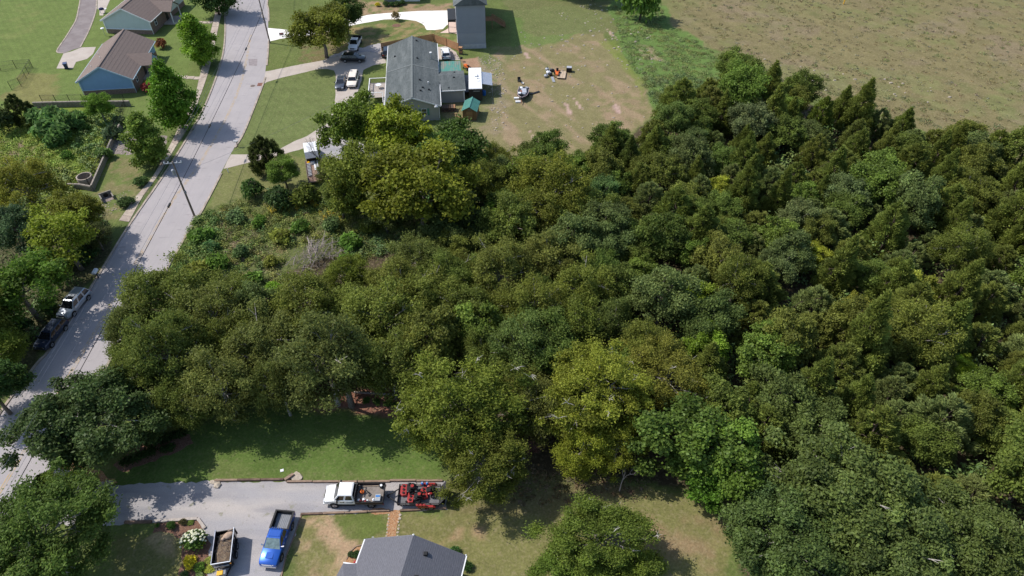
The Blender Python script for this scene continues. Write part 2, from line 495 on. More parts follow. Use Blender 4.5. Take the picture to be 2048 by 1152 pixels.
def make_ground():
    xs = np.concatenate([np.array([-900, -500, -300, -200, -160]), np.arange(-135, 125, .45), np.array([150, 200, 300, 500, 900])])
    ys = np.concatenate([np.array([-300, -100, -20, 5]), np.arange(18, 182, .45), np.array([190, 210, 260, 400, 900, 1600])])
    nx, ny = len(xs), len(ys)
    X, Y = np.meshgrid(xs, ys)
    wx = (fbm(X, Y, 6, 1) - .5) * 7 + (fbm(X, Y, 1.6, 2) - .5) * 2.2
    wy = (fbm(X, Y, 6, 3) - .5) * 7 + (fbm(X, Y, 1.6, 4) - .5) * 2.2
    col = np.zeros(X.shape + (3,)); col[:] = (.082, .122, .030)
    grain = np.full(X.shape, .25)
    def lay(px, c, amt=1.0, warp=1.0, g=None, mask=None, soft=True):
        m = np.zeros(X.shape)
        poly = [P(x, y) for x, y in px]
        offs = ((0, 0), (.5, 0), (-.5, 0), (0, .5), (0, -.5)) if soft else ((0, 0),)
        for ox, oy in offs:
            m += inside(X + wx * warp + ox * warp, Y + wy * warp + oy * warp, poly)
        m = m / len(offs) * amt
        if mask is not None: m = m * mask
        col[:] = col * (1 - m[..., None]) + np.array(c) * m[..., None]
        if g is not None: grain[:] = grain * (1 - m) + g * m
    n8, n3, n1 = fbm(X, Y, 8, 11), fbm(X, Y, 3, 12), fbm(X, Y, 1.2, 13)
    # streaks running down the slope (bed rock near the surface)
    ca, sa = math.cos(R(-58)), math.sin(R(-58))
    U, V = X * ca + Y * sa, -X * sa + Y * ca
    stk = fbm(U * .22, V * 1.0, 2.2, 21)
    # overall lawn variation
    col *= (.85 + .4 * n8)[..., None]
    # left neighbourhood lawn
    lay([(-400, -60), (430, -60), (430, 40), (300, 300), (260, 330), (200, 240), (-400, 240)], (.095, .150, .034), .85, .4, .2)
    lay([(-300, 120), (120, 60), (60, 10), (-300, 20)], (.125, .165, .045), .6, 1, .25, sstep(n3, .4, .7))
    lay([(40, 140), (110, 150), (80, 215), (10, 215)], (.15, .15, .05), .7, 1, .4)
    # verge
    lay([(425, 20), (455, 20), (440, 140), (360, 320), (240, 500), (222, 470), (300, 340), (395, 200)], (.060, .095, .025), .7, .2, .2)
    lay([(195, 300), (290, 300), (290, 380), (240, 440), (180, 440)], (.15, .14, .062), .7, .7, .7, sstep(n1, .35, .6))
    # left brush
    lay([(-300, 235), (30, 215), (240, 215), (240, 300), (190, 380), (60, 420), (-300, 420)], (.105, .165, .022), .9, .5, .3)
    lay([(-60, 285), (60, 280), (80, 330), (0, 350), (-60, 345)], (.17, .13, .09), .8, 1, .6, sstep(n1, .3, .6))
    # under the trees left of the road
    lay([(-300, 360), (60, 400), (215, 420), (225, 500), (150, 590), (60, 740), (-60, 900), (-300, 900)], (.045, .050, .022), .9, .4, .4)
    # lawns between the two drives and north of them
    lay([(535, 140), (680, 130), (672, 200), (660, 255), (560, 300), (462, 310)], (.100, .140, .042), .9, .3, .25, .7 + .3 * n3)
    lay([(535, 20), (560, 20), (740, 60), (760, 110), (560, 135), (530, 140)], (.090, .130, .032), .8, .6, .4)
    lay([(700, 5), (910, 5), (912, 28), (700, 40)], (.245, .185, .105), .85, .8, .7, sstep(n1, .25, .6))
    lay([(690, 50), (850, 40), (916, 70), (918, 98), (860, 80), (720, 98)], (.21, .175, .075), .8, .7, .7, sstep(n1, .35, .6))
    lay([(600, 60), (690, 60), (700, 130), (620, 135)], (.13, .105, .05), .7, .8, .6, sstep(n1, .3, .6))
    # verge in front of the second drive and the weedy lot
    lay([(450, 330), (560, 310), (640, 320), (620, 400), (420, 420)], (.125, .145, .048), .8, .5, .5)
    lay([(390, 425), (500, 395), (800, 380), (960, 420), (860, 520), (600, 580), (400, 590), (340, 540)], (.075, .105, .028), .9, .6, .4)
    lay([(430, 440), (480, 440), (520, 560), (470, 560), (440, 520)], (.22, .16, .11), .6, 1, .6, sstep(n1, .45, .6))
    # back yard
    lay([(880, 210), (1000, 100), (975, 95), (1050, 95), (1060, 60), (1200, 60), (1230, 110), (1290, 180), (1310, 235), (1180, 320), (940, 330)], (.150, .150, .062), .9, .45, .55)
    lay([(1000, 20), (1120, 10), (1230, 30), (1130, 80), (1060, 95), (1030, 100)], (.085, .150, .034), .8, .8, .3)
    lay([(1000, 0), (1280, 0), (1250, 60), (1060, 70)], (.105, .120, .045), .6, .8, .6)
    lay([(960, 95), (1045, 97), (1010, 130), (980, 260), (930, 250), (960, 150)], (.100, .140, .045), .6, .9, .45)
    yard = [(985, 110), (1090, 75), (1230, 90), (1300, 200), (1290, 245), (1170, 320), (1000, 320), (1010, 230)]
    lay(yard, (.225, .185, .105), .75, .5, .6, sstep(stk, .53, .66))
    lay([(1100, 90), (1200, 100), (1230, 180), (1130, 160)], (.215, .175, .10), .6, 1, .6, sstep(n3, .42, .62))
    lay([(1020, 120), (1090, 130), (1080, 180), (1030, 170)], (.215, .175, .095), .55, 1, .5, sstep(n3, .4, .6))
    lay([(1160, 190), (1290, 170), (1300, 240), (1200, 260)], (.23, .18, .105), .55, 1, .6, sstep(n1, .35, .6))
    # rubble strip by the trailer
    lay([(950, 110), (1010, 120), (1020, 260), (985, 270), (980, 210)], (.22, .19, .12), .5, .9, .7, sstep(n1, .4, .6))
    lay([(920, 118), (955, 112), (965, 132), (930, 135)], (.30, .20, .125), .8, .4, .5)
    # bare rock slabs
    for pxy in ([(1225, 210), (1233, 208), (1240, 222), (1243, 230), (1230, 226)], [(1047, 106), (1052, 104), (1060, 118), (1054, 118)], [(1125, 205), (1133, 208), (1148, 228), (1140, 230)],
                [(1140, 190), (1160, 212), (1166, 220), (1158, 218)], [(1055, 255), (1070, 275), (1085, 292), (1075, 292)], [(1340, 165), (1352, 172), (1353, 175), (1343, 172)], [(1210, 55), (1225, 68), (1232, 78), (1222, 70)]):
        lay(pxy, (.36, .28, .215), .85, .12, .5)
    # green belt between yard and field
    lay([(1220, 0), (1320, -10), (1345, 40), (1440, 110), (1470, 175), (1320, 250), (1290, 180), (1235, 100)], (.078, .150, .032), .92, .6, .25)
    lay([(1195, 85), (1225, 85), (1280, 170), (1290, 210), (1240, 130)], (.115, .165, .030), .7, .5, .3)
    lay([(1270, 90), (1310, 95), (1330, 125), (1290, 120)], (.25, .19, .13), .6, .6, .6, sstep(n1, .35, .55))
    # the dry field
    lay([(1330, -200), (1335, 0), (1345, 50), (1450, 110), (1480, 170), (1700, 215), (2048, 330), (2700, 480), (2700, -200)], (.135, .130, .054), .95, .9, .62)
    fm = [(1330, -200), (1320, 0), (1400, 80), (1480, 170), (1700, 230), (2048, 330), (2700, 480), (2700, -200)]
    lay(fm, (.118, .140, .046), .75, 1, .3, sstep(n8 * .6 + n3 * .4, .5, .64))
    lay(fm, (.150, .132, .074), .7, 1, .8, sstep(fbm(X, Y, 11, 41) * .65 + n3 * .35, .50, .66))
    lay([(1500, 120), (1900, 150), (2048, 200), (2048, 240), (1700, 200), (1480, 160)], (.120, .150, .048), .55, 1, .4, sstep(n3, .35, .6))
    # the wood's floor
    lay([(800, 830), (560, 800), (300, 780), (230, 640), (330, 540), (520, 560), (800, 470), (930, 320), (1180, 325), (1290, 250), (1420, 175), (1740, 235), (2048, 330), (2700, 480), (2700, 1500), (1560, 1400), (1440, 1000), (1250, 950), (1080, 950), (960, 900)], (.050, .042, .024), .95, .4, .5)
    # mulch under the front trees
    lay([(560, 795), (690, 775), (810, 775), (830, 830), (700, 818), (600, 812)], (.21, .11, .07), .8, .4, .6)
    # front lawn
    lay([(250, 930), (420, 840), (560, 815), (800, 835), (880, 850), (890, 955), (420, 962), (230, 972)], (.068, .122, .024), .95, .25, .22)
    lay([(420, 930), (880, 930), (890, 962), (420, 962)], (.105, .145, .040), .5, .5, .4, sstep(n3, .4, .6))
    # lawn round the near house
    lay([(600, 1030), (780, 1025), (900, 1025), (960, 1010), (1200, 960), (1460, 1010), (1460, 1300), (560, 1300)], (.128, .142, .046), .95, .35, .6)
    lay([(560, 1152), (605, 1035), (700, 1035), (720, 1090), (700, 1160), (600, 1300)], (.31, .24, .135), .85, .5, .9, sstep(n1 * .7 + n3 * .3, .40, .6))
    lay([(660, 1035), (775, 1030), (780, 1060), (740, 1090), (690, 1080)], (.074, .112, .024), .9, .35, .1)
    lay([(880, 1060), (960, 1050), (1000, 1090), (900, 1100)], (.27, .205, .11), .7, .8, .8, sstep(n1, .35, .6))
    lay([(1280, 1060), (1420, 1040), (1440, 1160), (1290, 1160)], (.205, .155, .085), .7, .8, .7, sstep(n3, .35, .6))
    lay([(880, 960), (1080, 940), (1250, 960), (1300, 1000), (1000, 1040), (900, 1020)], (.10, .095, .04), .6, .5, .5)
    # lawn by the flower bed
    lay([(250, 1060), (330, 1060), (370, 1100), (350, 1300), (200, 1300)], (.10, .115, .035), .9, .4, .4)
    lay([(310, 1065), (365, 1065), (360, 1120), (320, 1110)], (.27, .23, .12), .7, .5, .8, sstep(n1, .35, .55))
    fs = inside(X, Y, [P(x, y) for x, y in fm])
    col *= (1 + fs * .16 * (fbm(U * .12, V, 1.5, 61) - .5) * 2)[..., None]
    # mower stripes on the tended lawns
    lawn = inside(X, Y, [P(x, y) for x, y in [(535, 150), (672, 150), (655, 255), (560, 300), (462, 310)]]) | inside(X, Y, [P(x, y) for x, y in [(-300, -60), (155, -60), (112, 110), (80, 200), (-300, 230)]])
    col *= (1 + lawn * .07 * np.sign(np.sin((X * .8 + Y * .6) * 5.2)) * (.4 + n3))[..., None]
    col *= np.array([1.32, 1.14, 1.30])
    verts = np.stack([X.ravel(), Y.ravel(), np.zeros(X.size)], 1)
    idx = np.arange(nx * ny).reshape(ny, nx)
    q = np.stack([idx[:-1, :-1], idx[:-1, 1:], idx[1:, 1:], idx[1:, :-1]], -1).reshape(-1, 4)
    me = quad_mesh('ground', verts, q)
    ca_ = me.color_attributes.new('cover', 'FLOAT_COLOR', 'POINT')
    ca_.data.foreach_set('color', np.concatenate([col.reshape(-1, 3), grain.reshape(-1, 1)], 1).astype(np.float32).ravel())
    m = bpy.data.materials.new('ground_cover'); m.use_nodes = True
    nt = m.node_tree; b = nt.nodes['Principled BSDF']
    b.inputs['Roughness'].default_value = .95
    b.inputs['Specular IOR Level'].default_value = .12
    at = nt.nodes.new('ShaderNodeAttribute'); at.attribute_name = 'cover'
    tc = nt.nodes.new('ShaderNodeTexCoord')
    def noise(sc, det, st=None):
        n = nt.nodes.new('ShaderNodeTexNoise'); n.inputs['Scale'].default_value = sc; n.inputs['Detail'].default_value = det
        n.inputs['Roughness'].default_value = .65
        if st:
            mp = nt.nodes.new('ShaderNodeMapping'); mp.inputs['Scale'].default_value = st; mp.inputs['Rotation'].default_value = (0, 0, .6)
            nt.links.new(tc.outputs['Object'], mp.inputs[0]); nt.links.new(mp.outputs[0], n.inputs[0])
        else:
            nt.links.new(tc.outputs['Object'], n.inputs[0])
        return n.outputs[0]
    def mapr(x, a, b_, c, d):
        r = nt.nodes.new('ShaderNodeMapRange')
        for k, v in enumerate((a, b_, c, d)): r.inputs[k + 1].default_value = v
        nt.links.new(x, r.inputs[0]); return r.outputs[0]
    def math_(op, x, y):
        r = nt.nodes.new('ShaderNodeMath'); r.operation = op
        for k, v in enumerate((x, y)):
            if isinstance(v, float): r.inputs[k].default_value = v
            else: nt.links.new(v, r.inputs[k])
        return r.outputs[0]
    k = math_('MULTIPLY', mapr(noise(4.6, 6), .3, .7, .72, 1.28), mapr(noise(.45, 4), .3, .7, .84, 1.16))
    vm = nt.nodes.new('ShaderNodeVectorMath'); vm.operation = 'SCALE'
    nt.links.new(at.outputs['Color'], vm.inputs[0]); nt.links.new(k, vm.inputs['Scale'])
    mx = nt.nodes.new('ShaderNodeMix'); mx.data_type = 'RGBA'
    f = math_('MULTIPLY', mapr(noise(2.3, 6, (1, 1, 1)), .50, .66, 0, 1), at.outputs['Alpha'])
    f = math_('MULTIPLY', f, .85)
    nt.links.new(f, mx.inputs[0]); nt.links.new(vm.outputs[0], mx.inputs[6]); mx.inputs[7].default_value = (.31, .255, .15, 1)
    mx2 = nt.nodes.new('ShaderNodeMix'); mx2.data_type = 'RGBA'
    nt.links.new(math_('MULTIPLY', mapr(noise(2.6, 7), .54, .72, 0, .6), at.outputs['Alpha']), mx2.inputs[0])
    nt.links.new(mx.outputs[2], mx2.inputs[6]); mx2.inputs[7].default_value = (.055, .085, .022, 1)
    nt.links.new(mx2.outputs[2], b.inputs['Base Color'])
    bp = nt.nodes.new('ShaderNodeBump'); bp.inputs['Strength'].default_value = .4; bp.inputs['Distance'].default_value = .08
    nt.links.new(noise(3.6, 5), bp.inputs['Height']); nt.links.new(bp.outputs[0], b.inputs['Normal'])
    me.materials.append(m)
    o = link(bpy.data.objects.new('ground', me)); o['kind'] = 'structure'
    return o

def quad_mesh(name, verts, quads):
    me = bpy.data.meshes.new(name)
    nv, nq = len(verts), len(quads)
    me.vertices.add(nv); me.vertices.foreach_set('co', np.ascontiguousarray(verts, np.float32).ravel())
    me.loops.add(nq * 4); me.loops.foreach_set('vertex_index', np.ascontiguousarray(quads, np.int32).ravel())
    me.polygons.add(nq); me.polygons.foreach_set('loop_start', np.arange(0, nq * 4, 4, dtype=np.int32))
    me.update(calc_edges=True)
    return me
make_ground()

# ------------------------------------------------------------------ road, kerbs, pavement, drives
RL = [(-57.9, 5, 0), (-57.9, 30, 0), (-57.9, 45, 0), (-57.3, 53, 0)] + PX([(103, 698), (187, 571), (258, 455), (340, 335), (400, 235), (425, 180), (442, 130), (449, 100), (452, 60), (451, 0)]) + [(-75, 190, 0), (-95, 240, 0)]
RR = [(-48.2, 5, 0), (-48.2, 30, 0), (-48.4, 42, 0), (-49.0, 55, 0)] + PX([(333, 536), (365, 480), (403, 420), (462, 307), (484, 270), (504, 222), (526, 165), (531, 141), (536, 82), (536, 23), (534, 0)]) + [(-63, 190, 0), (-82, 245, 0)]
rl, rr = smooth_line(RL, 5), smooth_line(RR, 5)
poly_sheet('road', rl + rr[::-1], .012, M['road'])
tag(bpy.data.objects['road'], kind='structure')
poly_sheet('road_patch', PX([(497, 118), (515, 118), (514, 132), (498, 131)]), .018, M['road_patch'])
poly_sheet('road_patch', PX([(456, 0), (531, 0), (531, 34), (454, 22)]), .016, mat('road_resurfaced', (.33, .305, .305), .9, .1, 1.0))
# centre line (two worn stripes)
mid = [(-52.9, 5, 0), (-52.8, 30, 0)] + [Vector((-52.75, y, 0)) for y in (40, 55, 70, 85)] + [Vector((-51.9, 97, 0)), Vector((-52.0, 112, 0)), Vector((-53.5, 127, 0)), Vector((-57.2, 146, 0))]
mid = smooth_line(mid, 6)
for off in (-.13, .13):
    a = [Vector((p.x + off - .06, p.y, 0)) for p in mid]
    b = [Vector((p.x + off + .06, p.y, 0)) for p in mid]
    poly_sheet('centre_line', a + b[::-1], .020, M['yellow_line'])

def strip(line, w, side):
    out = []
    for k, p in enumerate(line):
        d = (Vector(line[min(k + 1, len(line) - 1)]) - Vector(line[max(k - 1, 0)])).normalized()
        out.append(Vector(p) + Vector((-d.y, d.x, 0)) * w * side)
    return out
def kerb(line, name='kerb', side=1, w=.32, h=.11):
    mb = MB()
    o = strip(line, w, side)
    i = strip(line, .02, side)
    for k in range(len(line) - 1):
        a, b, c, d = i[k], i[k + 1], o[k + 1], o[k]
        up = Vector((0, 0, h)); lo = Vector((0, 0, -.05))
        mb.hexa([a + lo, b + lo, c + lo, d + lo, a + up, b + up, c + up, d + up])
    ob = mb.build(name, M['kerb'])
    ob['kind'] = 'structure'
kerb([p for p in rl if 5 < p[1] < 175], side=1)
for lo, hi in ((45.5, 94.5), (99.8, 126.5), (130.6, 143.5), (150.0, 175)):
    kerb([p for p in rr if lo < p[1] < hi], side=-1)

# pavement along the far side, slab by slab
walk = thing('pavement', None, None)
walk['kind'] = 'structure'
wl = smooth_line(PX([(436, -25), (431, 18), (425, 49), (398, 159), (389, 199), (363, 241), (347, 277), (307, 351), (274, 391), (238, 441)]), 30)
wr = smooth_line(PX([(450, -25), (445, 18), (438, 49), (418, 140), (388, 225), (375, 253), (358, 283), (316, 351), (287, 391), (258, 444)]), 30)
poly_sheet('bedding', wl + wr[::-1], .012, M['riprap'], parent=walk)
acc, last = 0, 0
n = len(wl)
for k in range(1, n):
    acc += (wl[k] - wl[k - 1]).length
    if acc > 1.55 or k == n - 1:
        a, b, c, d = wl[last], wl[k], wr[k], wr[last]
        ins = (b - a).normalized() * .03
        p = [a + ins, b - ins, c - ins, d + ins]
        zz = .05 + rnd.uniform(-.008, .012)
        MB().prism([(q.x, q.y) for q in p], .0, zz).build('slab', [M['concrete_walk'], mat('concrete_walk_b', (.37, .30, .25), .9, .2, 1.5), mat('concrete_walk_c', (.46, .39, .32), .9, .15, 1.5)][rnd.randrange(3)], walk)
        acc, last = 0, k
# slab paths from the pavement to the two house fronts
for nm, pts in (('upper', [(385, 45), (425, 45)]), ('lower', [(346, 153), (402, 157)])):
    a, b = P(*pts[0]), P(*pts[1])
    path = thing('garden_path', None, None); path['kind'] = 'structure'
    cnt = 4
    for k in range(cnt):
        c = a + (b - a) * ((k + .5) / cnt)
        MB().box((c.x, c.y, .03), ((b - a).length / cnt - .12, 1.15, .06)).build('slab', M['concrete_walk'], path)

# drives
poly_sheet('driveway', PX([(522, 172), (527, 161), (531, 143), (552, 139), (600, 129), (640, 122), (672, 114), (733, 103), (752, 106), (768, 100), (772, 126), (745, 131), (727, 140), (722, 165), (716, 182), (700, 205), (680, 235), (664, 256), (640, 283), (622, 292), (598, 300), (574, 306), (540, 316), (500, 325), (456, 336), (447, 338), (455, 322), (462, 309), (500, 309), (543, 308), (569, 293), (594, 280), (613, 273), (636, 258), (652, 250), (668, 220), (670, 200), (671, 185), (672, 150), (668, 141), (655, 138), (637, 138), (604, 146), (565, 155), (534, 164)]), .016, M['concrete'], .05, .8)
poly_sheet('gravel_patch', PX([(690, 100), (725, 95), (757, 86), (770, 90), (765, 106), (735, 104), (715, 116), (690, 122), (650, 118)]), .012, M['gravel'], .25, .6)
poly_sheet('gravel_patch', PX([(638, 285), (665, 275), (690, 275), (760, 300), (720, 330), (650, 330), (640, 310)]), .012, M['gravel'], .3, .6)
poly_sheet('driveway', PX([(536, 56), (560, 58), (588, 62), (620, 60), (660, 52), (690, 40), (715, 35), (735, 30), (775, 26), (840, 22), (902, 21), (912, 24), (914, 40), (903, 45), (893, 51), (886, 58), (870, 60), (853, 60), (849, 52), (843, 47), (832, 42), (820, 40), (800, 38), (768, 39), (740, 44), (712, 49), (690, 54), (660, 62), (620, 70), (588, 74), (560, 78), (543, 82), (536, 84)]), .016, M['concrete_new'], .04, .8)
poly_sheet('driveway', PX([(898, 56), (916, 60), (916, 68), (904, 66), (880, 66)]), .014, mat('concrete_pink', (.62, .47, .40), .9, .1), .03)
poly_sheet('driveway', PX([(870, 95), (893, 92), (912, 104), (920, 120), (874, 120)]), .014, M['concrete'], .05)
poly_sheet('driveway', PX([(165, -60), (159, 0), (155, 22), (150, 42), (130, 75), (112, 103), (127, 107), (145, 100), (162, 95), (180, 60), (193, 23), (195, 0), (205, -60)]), .014, M['asphalt_old'], .05)
for ln in ([(158, -20), (159, 0), (155, 22), (150, 42), (130, 75), (112, 103), (127, 107)], [(162, 95), (180, 60), (193, 23), (195, 0), (198, -20)]):
    kerb(smooth_line(PX(ln), 4), side=1, w=.28, h=.07)
poly_sheet('patio', PX([(163, 95), (192, 94), (186, 108), (174, 118), (152, 124), (146, 137), (113, 137), (127, 107), (143, 103)]), .020, M['concrete'], .0)
poly_sheet('driveway', PX([(196, -40), (235, -40), (219, 2), (206, 31), (199, 31), (199, 20), (195, 18)]), .020, M['concrete'], .0)

# the gravel yard in front
gravel = PX([(40, 1000), (70, 955), (110, 930), (150, 945), (200, 965), (235, 972), (300, 966), (424, 963), (466, 963), (570, 963), (574, 966), (690, 963), (890, 962), (895, 1018), (800, 1022), (779, 1023), (700, 1027), (603, 1030), (590, 1070), (572, 1115), (550, 1175), (520, 1300), (395, 1300), (415, 1160), (421, 1090), (412, 1062), (396, 1040), (305, 1045), (240, 1050), (180, 1060), (90, 1040)])
poly_sheet('gravel_drive', gravel, .012, M['gravel'], .16, .5)
poly_sheet('chip_path', PX([(779, 1021), (801, 1021), (797, 1040), (794, 1062), (792, 1085), (770, 1085), (773, 1060), (775, 1040)]), .016, M['chips'], .12, .4)
poly_sheet('chip_path', PX([(732, 1019), (770, 1015), (779, 1023), (760, 1027), (735, 1026)]), .018, M['chips'], .2, .35)
poly_sheet('mulch_bed', PX([(310, 1044), (396, 1039), (414, 1066), (424, 1095), (416, 1170), (395, 1220), (352, 1220), (360, 1150), (366, 1105), (370, 1080), (335, 1066), (305, 1066)]), .010, M['mulch'], .18, .5)
poly_sheet('mulch_bed', PX([(225, 930), (290, 880), (340, 870), (380, 868), (386, 885), (350, 905), (300, 925), (245, 945)]), .010, M['mulch'], .2, .5)
poly_sheet('mulch_bed', PX([(130, 915), (165, 925), (210, 950), (235, 965), (210, 972), (150, 965), (120, 940)]), .010, M['chips'], .2, .5)
poly_sheet('mulch_bed', PX([(690, 1125), (700, 1104), (715, 1094), (728, 1093), (715, 1140), (695, 1132)]), .010, M['chips'], .05, .5)
poly_sheet('stone_bed', PX([(226, 280), (232, 272), (255, 262), (300, 270), (335, 272), (330, 290), (260, 310), (220, 307)]), .010, M['riprap'], .2, .5)

# ------------------------------------------------------------------ houses
def wall_box(x0, x1, y0, y1, z0, z1):
    return MB().box(((x0 + x1) / 2, (y0 + y1) / 2, (z0 + z1) / 2), (x1 - x0, y1 - y0, z1 - z0))

def gable_shell(w, y0, y1, z0, zw, zp, xr=0.0):
    """walls with a gable at both ends; ridge along y at x = xr"""
    h = w / 2
    sec = lambda y: [(-h, y, z0), (h, y, z0), (h, y, zw), (xr, y, zp), (-h, y, zw)]
    return MB().loft([sec(y0), sec(y1)])

def roof_slab(w, y0, y1, ze, zp, t=.16, xr=0.0, side=1):
    """one slope of a gable roof; ze is the height at the eave edge (|x| = w/2)"""
    x = side * w / 2
    return MB().hexa([(xr, y0, zp), (x, y0, ze), (x, y1, ze), (xr, y1, zp), (xr, y0, zp + t), (x, y0, ze + t), (x, y1, ze + t), (xr, y1, zp + t)])

def window(parent, c, w, h, axis='y', out=-1, frame=None, t=.07):
    """window on a wall whose normal is along axis with sign out"""
    mb = MB()
    x, y, z = c
    f = .07
    def bar(dx, dz, sx, sz):
        if axis == 'y': mb.box((x + dx, y + out * t / 2, z + dz), (sx, t, sz))
        else: mb.box((x + out * t / 2, y + dx, z + dz), (t, sx, sz))
    bar(0, h / 2, w + f, f); bar(0, -h / 2, w + f, f); bar(-w / 2, 0, f, h - f); bar(w / 2, 0, f, h - f); bar(0, 0, w - f, f * .7)
    fr = mb.build('window', frame or M['white_trim'], parent)
    g = MB()
    if axis == 'y': g.box((x, y + out * .02, z), (w - f, .02, h - f))
    else: g.box((x + out * .02, y, z), (.02, w - f, h - f))
    g.build('pane', M['glass'], fr)
    return fr

def vent_pipe(parent, p, h=.45, r=.07, m='galv', name='vent_pipe'):
    MB().tube([p, (p[0], p[1], p[2] + h)], r, 7).build(name, M[m], parent)
def roof_vent(parent, p, rz=0, name='roof_vent', m='black'):
    MB().hexa([(p[0] - .2, p[1] - .2, p[2]), (p[0] + .2, p[1] - .2, p[2]), (p[0] + .2, p[1] + .2, p[2]), (p[0] - .2, p[1] + .2, p[2]), (p[0] - .15, p[1] - .15, p[2] + .22), (p[0] + .15, p[1] - .15, p[2] + .22), (p[0] + .15, p[1] + .15, p[2] + .22), (p[0] - .15, p[1] + .15, p[2] + .22)]).build(name, M[m], parent)

def courses(w, y0, y1, ze, zp, parent, m, t=.16, xr=0.0, side=1, step=.55):
    """raised shingle courses on a slope, joined"""
    mb = MB()
    x = side * w / 2
    L = abs(x - xr)
    n = int(L / step)
    for k in range(1, n):
        u = k / n
        xx = xr + (x - xr) * u
        zz = zp + (ze - zp) * u + t
        mb.box((xx, (y0 + y1) / 2, zz + .004), (.06, y1 - y0 - .02, .018))
    o = mb.build('shingle_course', m, parent)
    o['kind'] = 'stuff'

# --- blue house, left
def blue_gable_house(name, label, loc, rz, siding, trim, W=9.4, D=16.5, with_porch=True):
    h = thing(name, label, 'house', loc, rz)
    zw, zp = 3.05, 5.55
    gable_shell(W, 0, D, 1.0, zw, zp - .15).build('wall', siding, h)
    wall_box(-W / 2 - .05, W / 2 + .05, -.06, D, 0, 1.0).build('brick_base', M['brick'], h)
    MB().box((0, -.07, 1.03), (W + .1, .12, .10)).build('water_table', trim, h)
    slope = (zp - zw) / (W / 2)
    We = W + 1.0
    ze = zp - slope * We / 2
    for s in (-1, 1):
        rf = roof_slab(We, -.35, D + .35, ze, zp, .15, 0, s).build('roof', M['roof_brown'], h)
        courses(We, -.35, D + .35, ze, zp, rf, M['roof_brown'], .15, 0, s)
        MB().beam((0, -.37, zp + .02), (s * We / 2, -.37, ze + .02), .06, .24).build('rake_board', trim, h)
        MB().box((s * (We / 2 + .05), D / 2, ze + .05), (.10, D + .7, .14)).build('gutter', trim, h)
        MB().box((s * W / 2, -.07, 2.05), (.14, .12, 2.0)).build('corner_board', trim, h)
        MB().tube([(s * (W / 2 + .12), -.1, ze), (s * (W / 2 + .12), -.1, .1)], .05, 6).build('downpipe', trim, h)
    MB().box((0, D / 2, zp + .17), (.3, D + .7, .05)).build('ridge_cap', M['roof_brown'], h)
    # brick front on the street side
    wall_box(W / 2, W / 2 + .10, 0, D * .55, 1.0, zw - .05).build('brick_front', M['brick'], h)
    for y in (2.2, 9.5):
        window(h, (W / 2 + .11, y, 1.9), .9, 1.3, 'x', 1)
    # cross gable over the entry
    py0, py1, px = 5.2, 9.6, W / 2 + 2.6
    pm = (py0 + py1) / 2
    zr = ze + 1.55
    for s, y in ((-1, py0), (1, py1)):
        MB().hexa([(1.2, pm, zr), (px, pm, zr), (px, y, ze), (3.0, y, ze), (1.2, pm, zr + .13), (px, pm, zr + .13), (px, y, ze + .13), (3.0, y, ze + .13)]).build('porch_roof', M['roof_brown'], h)
    MB().loft([[(px - .2, py0 + .2, ze), (px - .2, py1 - .2, ze), (px - .2, pm, zr)], [(px - .32, py0 + .2, ze), (px - .32, py1 - .2, ze), (px - .32, pm, zr)]]).build('porch_gable', siding, h)
    for y in (py0 + .25, py1 - .25):
        MB().box((px - .3, y, ze / 2), (.16, .16, ze)).build('porch_post', M['white_trim'], h)
    MB().box((W / 2 + 1.4, pm, .12), (2.7, py1 - py0, .24)).build('porch_floor', M['concrete'], h)
    MB().box((W / 2 + .12, pm, 1.2), (.06, .95, 2.05)).build('door', M['black'], h)
    for p in ((-1.5, 5.0), (-2.6, 2.6), (-3.4, 9)):
        vent_pipe(h, (p[0], p[1], zp + p[0] * slope + .1), .4, .06, 'white_trim')
    return h

hA = blue_gable_house('blue_house', 'blue-sided house with brown shingle roof and brick base, behind the black fence', (-76.6, 119.6, 0), R(7), M['blue_siding'], M['blue_trim'], 9.3, 16.0)
hB = blue_gable_house('grey_green_house', 'pale grey-green gabled house with brown roof, cut off by the top edge', (-83.6, 146.6, 0), R(-4), M['green_siding'], M['white_trim'], 10.2, 16.5)

# satellite dish stands on the lawn between the two houses
def dish(loc, label, s=1.0):
    d = thing('satellite_dish', label, 'satellite dish', loc)
    MB().tube([(0, 0, 0), (0, 0, 1.6 * s)], .04, 6).build('mast', M['galv'], d)
    MB().dome((0, 0, 1.7 * s), (.42 * s, .42 * s, .16 * s), 12, 3).build('reflector', M['plastic_white'], d)
dish(P(211, 72), 'white satellite dish on a short mast beside the brown roofs')

